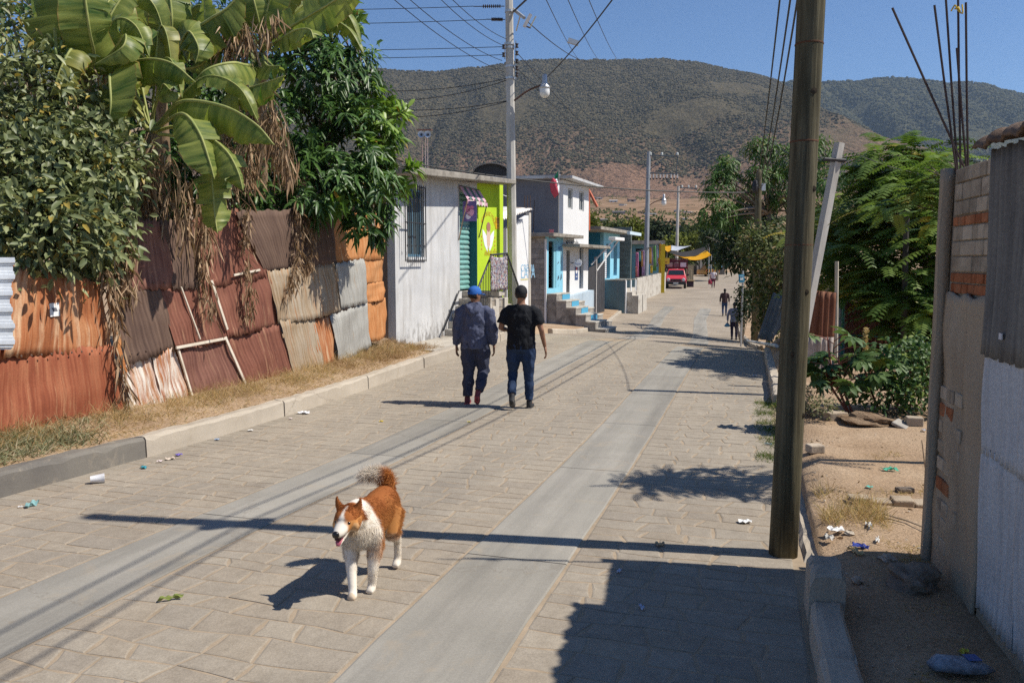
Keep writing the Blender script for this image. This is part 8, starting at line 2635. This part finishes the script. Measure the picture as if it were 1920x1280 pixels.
    dress('hair', m, M_hair, t, .012, 2)
    if cap:
        m = MB()
        cz = [(.128, .089, .108, -.002), (.17, .089, .109, -.002), (.21, .078, .096, -.003), (.24, .052, .068, -.004), (.257, .015, .02, -.004)]
        m.tube([T((0, y, z)) for z, a, b_, y in cz], [(a, b_) for z, a, b_, y in cz], 16, flat=R3 @ V((1, 0, 0)))
        c_ = dress('cap', m, plain('cap %.2f%.2f' % cap[:2], cap, .8), t, .011, 2)
        m = MB()
        m.tube([T((0, .07, .14)), T((0, .13, .135)), T((0, .175, .118))], [(.078, .008), (.07, .008), (.04, .006)], 12, flat=R3 @ V((1, 0, 0)))
        m.build('cap_brim', plain('cap %.2f%.2f' % cap[:2], cap, .8), c_, smooth=True)
    return t
def face_dir(px): return -math.atan((px - CX) / FPX)
pA = GP(891, 757); pB = GP(977, 764)
RZW = -RT * .8
person('man in a blue cap and hooded slate blue jacket walking away', pA, RZW * .75, 1.69, (.085, .095, .15), (.045, .05, .08), (.16, .035, .045), (.02, .12, .42), sleeve='long', build=1.1, loose=.016, hood=True, turn=-.75, sole=(.4, .08, .08), wr=.045,
       pose=dict(kneeL=(-.10, .02, .49), ankL=(-.11, -.03, .085), toeL=(-.12, .13, .03), kneeR=(.12, .06, .49), ankR=(.09, -.20, .20), toeR=(.07, -.17, .05), elL=(-.27, -.03, 1.10), wrL=(-.285, .04, .85), elR=(.275, -.02, 1.10), wrR=(.27, .06, .86)))
person('man in black cap, black t-shirt and blue jeans walking away', pB, RZW * .75, 1.71, (.012, .013, .016), (.022, .04, .085), (.03, .03, .032), (.012, .012, .014), sleeve='short', build=1.14, loose=.004, turn=.0, sole=(.12, .11, .1), wr=.034,
       pose=dict(kneeL=(-.13, .06, .49), ankL=(-.10, -.18, .19), toeL=(-.09, -.16, .045), kneeR=(.11, .02, .49), ankR=(.12, -.02, .085), toeR=(.14, .14, .03), elL=(-.29, -.02, 1.12), wrL=(-.20, .22, 1.08), elR=(.29, -.04, 1.11), wrR=(.335, .03, .86)))
pC = GP(1376, 637); pD = GP(1358, 592); pE = GP(1337, 539.5)
person('woman in a dark cap and grey blue shirt walking away on the right', pC, -.25, 1.55, (.22, .24, .31), (.03, .025, .05), (.03, .03, .03), (.03, .035, .06), sleeve='long', build=1.06, turn=.1, fine=False, wr=.01,
       pose=dict(kneeL=(-.10, .08, .5), ankL=(-.09, -.05, .1), kneeR=(.10, .03, .49), wrL=(-.30, .0, .86), elL=(-.3, -.03, 1.1)))
person('person in a dark brown top and jeans walking further down the street', pD, -.25, 1.58, (.07, .045, .045), (.03, .06, .13), (.03, .03, .03), None, sleeve='long', build=1.0, fine=False, wr=.0,
       pose=dict(kneeR=(.10, .10, .5), ankR=(.10, .12, .1), ankL=(-.09, -.14, .1), toeL=(-.09, .02, .03)), hair='long')
person('person in a white shirt and dark red skirt coming up the street', pE, math.pi - .25, 1.52, (.66, .6, .6), (.12, .03, .05), (.03, .03, .03), None, sleeve='short', build=1.1, fine=False, wr=.0, hair='long',
       pose=dict(elL=(-.26, .1, 1.12), wrL=(-.12, .22, 1.1)))
# bag held by the woman
bg = pC + Matrix.Rotation(-.25, 3, 'Z') @ Vector((-.31, .02, .70)) * .9
bag = thing('plastic_bag', 'small light blue plastic bag in the hand of the woman in grey blue', 'bag', bg)
m = MB(); m.lathe((0, 0, 0), [(.02, .07), (.05, .03), (.09, -.03), (.1, -.07), (.05, -.1), (.0, -.1)], 10); bo = m.build('bag_body', plain('bag blue', (.1, .3, .42), .4), bag, smooth=True); bo.scale = (1.3, .7, 1)
MB().tube(bez([(-.03, 0, .05), (.03, 0, .15), (.1, 0, .17)], 3), .006, 5).build('bag_handle', plain('bag blue', (.1, .3, .42), .4), bag)
rb = pE + Matrix.Rotation(math.pi - .25, 3, 'Z') @ Vector((.28, .06, .55)) * .88
rbag = thing('red_bag', 'red bag carried by the person in white', 'bag', rb)
MB().lathe((0, 0, 0), [(.05, .2), (.14, .15), (.17, -.05), (.14, -.18), (.0, -.2)], 10).build('bag_body', plain('bag red', (.35, .03, .06), .6), rbag, smooth=True)
MB().tube(bez([(-.08, 0, .18), (0, 0, .42), (.08, 0, .18)], 4), .015, 5).build('bag_handle', plain('bag red', (.35, .03, .06), .6), rbag)

# ---- dog
fm = (GP(659, 1122) + GP(683, 1102)) / 2; hm_ = (GP(714, 1087) + GP(733, 1069)) / 2
DS = (.88, 1.0, 1.0)
drz = math.radians(-90 - 13)
_fp = GP(659, 1124)
_off = Matrix.Rotation(drz, 3, 'Z') @ Vector((.335 * DS[0], -.005, 0))
dpos = _fp - _off; dpos.z = GZ(dpos.x, dpos.y)
dog = thing('dog', 'orange and white dog walking towards the viewer with tongue out', 'dog', dpos, drz)
dog.scale = DS
D = MB()
FY = (0, 1, 0)
D.tube([(-.31, 0, .43), (-.25, 0, .425), (-.15, 0, .42), (-.02, 0, .405), (.1, 0, .405), (.2, 0, .415), (.27, 0, .42), (.31, 0, .42)],
       [(.06, .07), (.09, .105), (.098, .112), (.098, .115), (.105, .135), (.105, .135), (.085, .11), (.05, .07)], 16, flat=FY)
D.tube([(.18, 0, .45), (.27, 0, .47), (.335, 0, .485), (.385, 0, .49)], [(.085, .11), (.078, .1), (.068, .082), (.062, .068)], 14, flat=FY)
D.tube([(.345, 0, .49), (.385, 0, .495), (.425, 0, .49), (.455, 0, .478)], [(.06, .058), (.07, .068), (.066, .06), (.048, .045)], 14, flat=FY)
D.tube([(.43, 0, .474), (.475, 0, .462), (.52, 0, .448), (.545, 0, .441)], [(.05, .04), (.042, .033), (.034, .026), (.02, .017)], 12, flat=FY)
D.tube([(.43, 0, .44), (.475, 0, .415), (.515, 0, .392), (.528, 0, .385)], [(.038, .017), (.032, .012), (.024, .01), (.012, .007)], 10, flat=FY)
for s in (-1, 1):
    D.tube([(.40, s * .05, .465), (.425, s * .048, .455)], [.035, .028], 8)
    D.tube([(.365, s * .045, .53), (.362, s * .060, .56), (.358, s * .070, .595), (.36, s * .073, .612)], [(.014, .03), (.010, .027), (.007, .015), (.004, .005)], 8, flat=(1, 0, 0))
_legs = {  # shoulder/hip, elbow/knee, wrist/hock, paw, toe
    'FR': [(.20, -.06, .37), (.19, -.06, .27), (.25, -.035, .14), (.30, -.01, .045), (.315, -.005, .026), (.35, -.003, .02)],
    'FL': [(.18, .07, .37), (.15, .075, .27), (.185, .068, .13), (.175, .06, .045), (.185, .06, .026), (.22, .06, .02)],
    'HR': [(-.21, -.065, .40), (-.11, -.075, .28), (-.225, -.07, .17), (-.20, -.065, .05), (-.19, -.065, .028), (-.15, -.065, .02)],
    'HL': [(-.20, .06, .40), (-.13, .07, .28), (-.28, .065, .18), (-.29, .06, .05), (-.28, .06, .028), (-.24, .06, .02)]}
for nm, p in _legs.items():
    r = [.062, .05, .031, .026, .03, .022] if nm[0] == 'F' else [.075, .056, .027, .025, .03, .022]
    D.tube(p, r, 10)
    for q in (-.013, 0, .013):
        t_ = V(p[-1]) + V((.008, q * 1.2, -.003)); D.tube([t_ - V((.03, 0, -.004)), t_], [.012, .009], 6)
    if nm[0] == 'F': D.tube([V(p[0]) + V((0, -.01 * (1 if p[0][1] > 0 else -1), .08)), p[0], p[1]], [(.05, .05), (.06, .06), (.05, .05)], 8)
D.tube([(-.29, 0, .455), (-.335, 0, .51), (-.345, -.015, .55), (-.31, -.05, .585), (-.25, -.10, .592), (-.19, -.14, .578)], [.034, .038, .04, .04, .032, .014], 10)
dme = fuse(D, .009, 10)
n = len(dme.vertices)
co = np.empty(n * 3, np.float32); dme.vertices.foreach_get('co', co); co = co.reshape(-1, 3)
def dog_col(P):
    x, y, z = P[:, 0], P[:, 1], P[:, 2]
    nz = fbm((x + 2) * 14 + 3, (z + y + 1) * 14, 5, 3) - .5
    red = np.array([.30, .10, .028]); org = np.array([.48, .21, .065]); wht = np.array([.80, .73, .63]); cream = np.array([.62, .5, .37])
    k = np.clip((z - .36) / .14 + nz * .6, 0, 1)[:, None]
    c = org * (1 - k) + red * k
    def blend(c, m, col):
        m = np.clip(m, 0, 1)[:, None]
        return c * (1 - m) + col * m
    ay = np.abs(y)
    headm = x > .335
    # white collar and chest
    collar = 1 - np.abs(x - .235 - .12 * (z - .45)) / .055
    c = blend(c, np.where(~headm, collar * 3 + nz, -1), wht)
    c = blend(c, np.where((x > .25) & (z < .47) & ~(headm & (z > .45)), 1.5, -1) + 0 * x, wht)
    c = blend(c, ((z < .30) & (x > .1)) * 1.0 * np.clip((.30 - z) / .04 + nz, 0, 1), wht)
    c = blend(c, ((x <= .1)) * np.clip((.27 - z) / .05 + nz, 0, 1), wht)
    c = blend(c, ((z < .33) & (ay < .06) & (x < .15) & (x > -.2)) * .8, cream)
    # left front upper leg stays orange on its inside
    c = blend(c, np.clip((.22 - x) / .05, 0, 1) * np.clip((x - .08) / .04, 0, 1) * np.clip((y - .02) / .03, 0, 1) * np.clip((z - .17) / .08 + nz, 0, 1) * np.clip((.36 - z) / .03, 0, 1) * .8, org)
    # head
    hc = np.where((z > .5)[:, None], red * 1.15, org * 1.15)
    c = np.where((headm & (z > .44))[:, None], hc, c)
    blaze = (.009 + .018 * np.clip((x - .44) / .05, 0, 1) - ay) / .008
    c = blend(c, np.where(headm & (x > .37) & (z > .445), blaze, -1), wht)
    c = blend(c, np.where((x > .462) & (z > .42), (x - .462) / .02, -1), wht * .95)
    c = blend(c, np.where(headm & (z < .455) & (x < .45), (.455 - z) / .02, -1), cream)
    c = blend(c, np.where((x > .37) & (x < .44) & (ay > .045) & (z < .485) & (z > .44), .7, -1) + 0 * x, np.array([.58, .36, .18]))
    # tail
    tail = ((x < -.12) & (z > .55)) | ((x < -.3) & (z > .5))
    c = blend(c, np.where(tail, 1.0, -1), org * 1.15)
    c = blend(c, np.where(tail, np.clip((-.015 - y) / .03, 0, 1) * np.clip((z - .53) / .03, 0, 1), -1), wht)
    return np.clip(c, 0, 1)
ca = dme.color_attributes.new('lv', 'FLOAT_COLOR', 'POINT')
cc = np.ones((n, 4), np.float32); cc[:, :3] = dog_col(co) * .95
ca.data.foreach_set('color', cc.ravel())
def _furmat(name):
    T = NT(name)
    at = T.n('Attribute'); at.attribute_name = 'lv'
    T.base(at.outputs['Color'], .8, .15)
    if 'hair' in name:
        tr = T.n('BsdfTranslucent'); T.l(at.outputs['Color'], tr.inputs[0])
        mx = T.n('MixShader'); mx.inputs[0].default_value = .45
        T.l(T.b.outputs[0], mx.inputs[1]); T.l(tr.outputs[0], mx.inputs[2]); T.l(mx.outputs[0], T.out.inputs[0])
    return T.m
M_furm = _furmat('dog coat')
dme.materials.clear(); dme.materials.append(M_furm)
put('body', dme, dog)
# fur
dme.calc_loop_triangles()
tri = np.empty(len(dme.loop_triangles) * 3, np.int32); dme.loop_triangles.foreach_get('vertices', tri); tri = tri.reshape(-1, 3)
A_, B_, C_ = co[tri[:, 0]], co[tri[:, 1]], co[tri[:, 2]]
cr = np.cross(B_ - A_, C_ - A_); ar_ = np.linalg.norm(cr, axis=1)
rg = np.random.default_rng(9)
NF = 90000
ti = rg.choice(len(tri), NF, p=ar_ / ar_.sum())
u = np.sqrt(rg.random(NF)); v = rg.random(NF)
P = A_[ti] * (1 - u)[:, None] + B_[ti] * (u * (1 - v))[:, None] + C_[ti] * (u * v)[:, None]
Nn = _nrm(cr[ti])
x, y, z = P.T
Lf = np.full(NF, .024)
Lf[(x > .18) & (x < .36) & (z < .45)] = .028
Lf[(x < -.12) & (z > .25) & (z < .42)] = .032
Lf[z < .22] = .012
Lf[(x > .33) & (z > .42)] = .011
Lf[x > .43] = .005
Lf[z < .05] = .006
tailm = ((x < -.12) & (z > .55)) | ((x < -.3) & (z > .5))
Lf[tailm] = .05
flow = np.tile([-.9, 0, -.45], (NF, 1))
flow[(x > .18) & (z < .42)] = [-.2, 0, -1]
flow[z < .25] = [-.1, 0, -1]
flow[tailm] = [.35, -.25, .15]
flow[(x > .33) & (z > .5)] = [-.4, 0, .6]
_ed = np.minimum(np.linalg.norm(P - np.array([.452, .04, .49]), axis=1), np.linalg.norm(P - np.array([.452, -.04, .49]), axis=1))
Lf[_ed < .02] = .001
Dd = Nn * .32 + flow + rg.normal(size=P.shape) * .18
col = dog_col(P) * (1 + .28 * (rg.random((NF, 1)) - .5))
fme = leaves_mesh('fur', P - Nn * .002, Dd, Nn, Lf * rg.uniform(.6, 1.3, NF), .0017, _furmat('dog hair'), .05, .12, False, np.clip(col, 0, 1).astype(np.float32))
fo = put('fur', fme, dog); fo['kind'] = 'stuff'
M_blk = plain('dog black', (.012, .011, .011), .3, .5)
MB().lathe((.553, 0, .450), [(.0, -.014), (.017, -.011), (.021, 0), (.017, .009), (.0, .013)], 12, 'X', False).build('nose', M_blk, dog, smooth=True)
for s in (-1, 1):
    MB().lathe((.455, s * .037, .491), [(.0, -.012), (.008, -.008), (.011, 0), (.008, .008), (.0, .012)], 10, 'X', False).build('eye', plain('dog eye', (.02, .012, .008), .1, .6), dog, smooth=True)
m = MB(); m.tube([(.44, 0, .428), (.49, 0, .418), (.525, .004, .402), (.538, .006, .385)], [(.02, .005), (.02, .005), (.018, .0045), (.01, .004)], 10, flat=FY); m.build('tongue', plain('dog tongue', (.48, .12, .16), .35), dog, smooth=True)
m = MB(); m.tube([(.435, 0, .438), (.49, 0, .428), (.53, 0, .415)], [(.03, .009), (.027, .008), (.018, .006)], 10, flat=FY); m.build('mouth', plain('dog mouth', (.05, .012, .012), .5), dog, smooth=True)
# ================================================================== litter
def scrap(name, label, px, py, w, h, c, seed, crumple=.35, cat='litter', group='litter in the street', up=.012, rough=.7):
    rg = random.Random(seed)
    p = GP(px, py)
    ph = [rg.uniform(0, 6) for _ in range(4)]
    m = MB()
    m.grid(lambda u, v: ((u - .5) * w * (1 + .15 * math.sin(v * 5 + ph[2])), (v - .5) * h * (1 + .2 * math.sin(u * 6 + ph[3])), up + crumple * w * .4 * (math.sin(u * 9 + ph[0]) * math.sin(v * 7 + ph[1]) + .6 * abs(math.sin(u * 4 + v * 3 + ph[2])))), 7, 6)
    o = m.build(name, plain('scrap %.2f%.2f%.2f' % c, c, rough, .3), solid=.0015)
    o.location = p; o.rotation_euler = (0, 0, rg.uniform(0, 6.28))
    return tag(o, label, cat, group)
# paper cup
pc_ = GP(184, 905)
cup = thing('paper_cup', 'white paper cup lying on its side at the left kerb', 'cup', pc_ + Vector((0, 0, .04)), .5, 'litter in the street')
MB().lathe((0, 0, 0), [(.028, -.06), (.042, .05), (.044, .052), (.040, .052), (.0262, -.055), (.0, -.055)], 18, 'X', False).build('cup_wall', plain('cup white', (.72, .72, .73), .6), cup, smooth=True)
_lit = [
    (715, 791, .05, .04, (.62, .45, .02), 'yellow wrapper lying on the pavers behind the dog'), (570, 775, .14, .10, (.66, .65, .66), 'white crumpled paper at the left kerb'),
    (270, 878, .07, .05, (.03, .24, .3), 'teal wrapper at the left kerb'), (335, 854, .06, .06, (.16, .12, .4), 'violet wrapper by the kerb'), (320, 862, .09, .05, (.55, .45, .36), 'tan cardboard flap beside the violet wrapper'),
    (60, 948, .13, .05, (.2, .36, .36), 'greenish plastic strip near the dark kerb'), (38, 952, .03, .02, (.7, .7, .7), 'tiny white paper near the dark kerb'), (300, 866, .05, .03, (.7, .6, .6), 'pale paper bits near the tan cardboard'),
    (407, 825, .05, .04, (.3, .4, .55), 'bluish wrapper along the kerb'), (470, 808, .06, .04, (.66, .64, .6), 'small white scrap further along the kerb'), (545, 786, .05, .04, (.6, .5, .45), 'brownish scrap left of the white paper'),
    (1397, 980, .09, .06, (.7, .7, .68), 'white paper scrap on the sunny pavers near the pole'), (1238, 1023, .06, .05, (.46, .33, .19), 'dry tan leaf near the pole shadow'), (1161, 1073, .05, .02, (.45, .5, .62), 'bluish paper strip inside the wall shadow'), (1203, 1141, .06, .02, (.42, .47, .6), 'second bluish strip deeper in the wall shadow'),
    (1568, 996, .10, .07, (.74, .73, .71), 'white crumpled paper on the dirt lot'), (1612, 1027, .10, .06, (.04, .07, .34), 'dark blue wrapper on the dirt lot'), (1605, 1037, .12, .05, (.55, .42, .22), 'pale yellow bag beside the blue wrapper'),
    (1668, 882, .13, .05, (.08, .42, .28), 'green plastic bottle piece on the lot'), (1630, 915, .05, .04, (.1, .42, .36), 'small green scrap near the low sill'), (1555, 1010, .08, .05, (.5, .48, .44), 'grey crumpled bag behind the kerb'),
    (1630, 988, .10, .03, (.6, .6, .58), 'thin white strip in the middle of the lot'), (1645, 1015, .08, .02, (.62, .62, .6), 'thin white strip nearer the big rock'), (1806, 1225, .05, .03, (.5, .45, .06), 'yellow scrap in the shade by the tin shed'), (1732, 808, .06, .04, (.5, .5, .52), 'clear plastic piece at the lot edge'),
    (1440, 834, .08, .03, (.34, .42, .4), 'greyish plastic by the kerb grass'), (1415, 705, .08, .04, (.55, .6, .66), 'pale scrap in the jagged shadow'), (320, 1125, .12, .02, (.2, .24, .06), 'green bean pod lying on the wheel track edge'), (880, 792, .04, .03, (.6, .5, .1), 'tiny yellowish scrap on the left track')]
for k, (px, py, w, h, c, lb) in enumerate(_lit):
    scrap('litter_scrap', lb, px, py, w, h, c, k)
# bundle in a plastic bag at the bottom right
pb_ = GP(1800, 1262)
bb = thing('plastic_bundle', 'grey blue plastic bundle lying at the foot of the tin shed', 'bundle', pb_)
m = MB(); m.tube([(-.13, 0, .035), (-.09, .01, .045), (0, 0, .04), (.08, -.01, .035), (.14, .01, .02)], [(.03, .02), (.055, .035), (.06, .036), (.05, .028), (.03, .008)], 12, flat=(0, 1, 0)); m.build('bag', plain('grey blue plastic', (.22, .25, .3), .35, .5, var=.4, scale=40), bb, smooth=True)
MB().b2((.02, -.03, .075), (.08, .03, .0765)).build('label_patch', plain('bundle blue print', (.05, .1, .3), .4), bb)
_pw = GP(1562, 1277)
c2 = thing('foam_cup', 'white foam cup rim by the kerb at the bottom edge', 'cup', _pw + Vector((0, 0, .03)), 1.2)
MB().lathe((0, 0, 0), [(.025, -.05), (.036, .045), (.039, .047), (.034, .045), (.023, -.046), (.0, -.046)], 16, 'X', False).build('cup_wall', plain('cup white', (.72, .72, .73), .6), c2, smooth=True)
# leaf litter and grit along the tracks and kerb
blades('kerb_litter', 'bits of dry leaf and paper gathered along the left kerb', 420, on_ground(4.5, 14, -3.30, -3.1), .01, .035, .012, M_dead, 71, 5.0)
blades('road_litter', 'dry bits scattered over the street', 380, on_ground(3.2, 20, -3.2, 2.8), .008, .026, .008, M_dead, 72, 6.0)
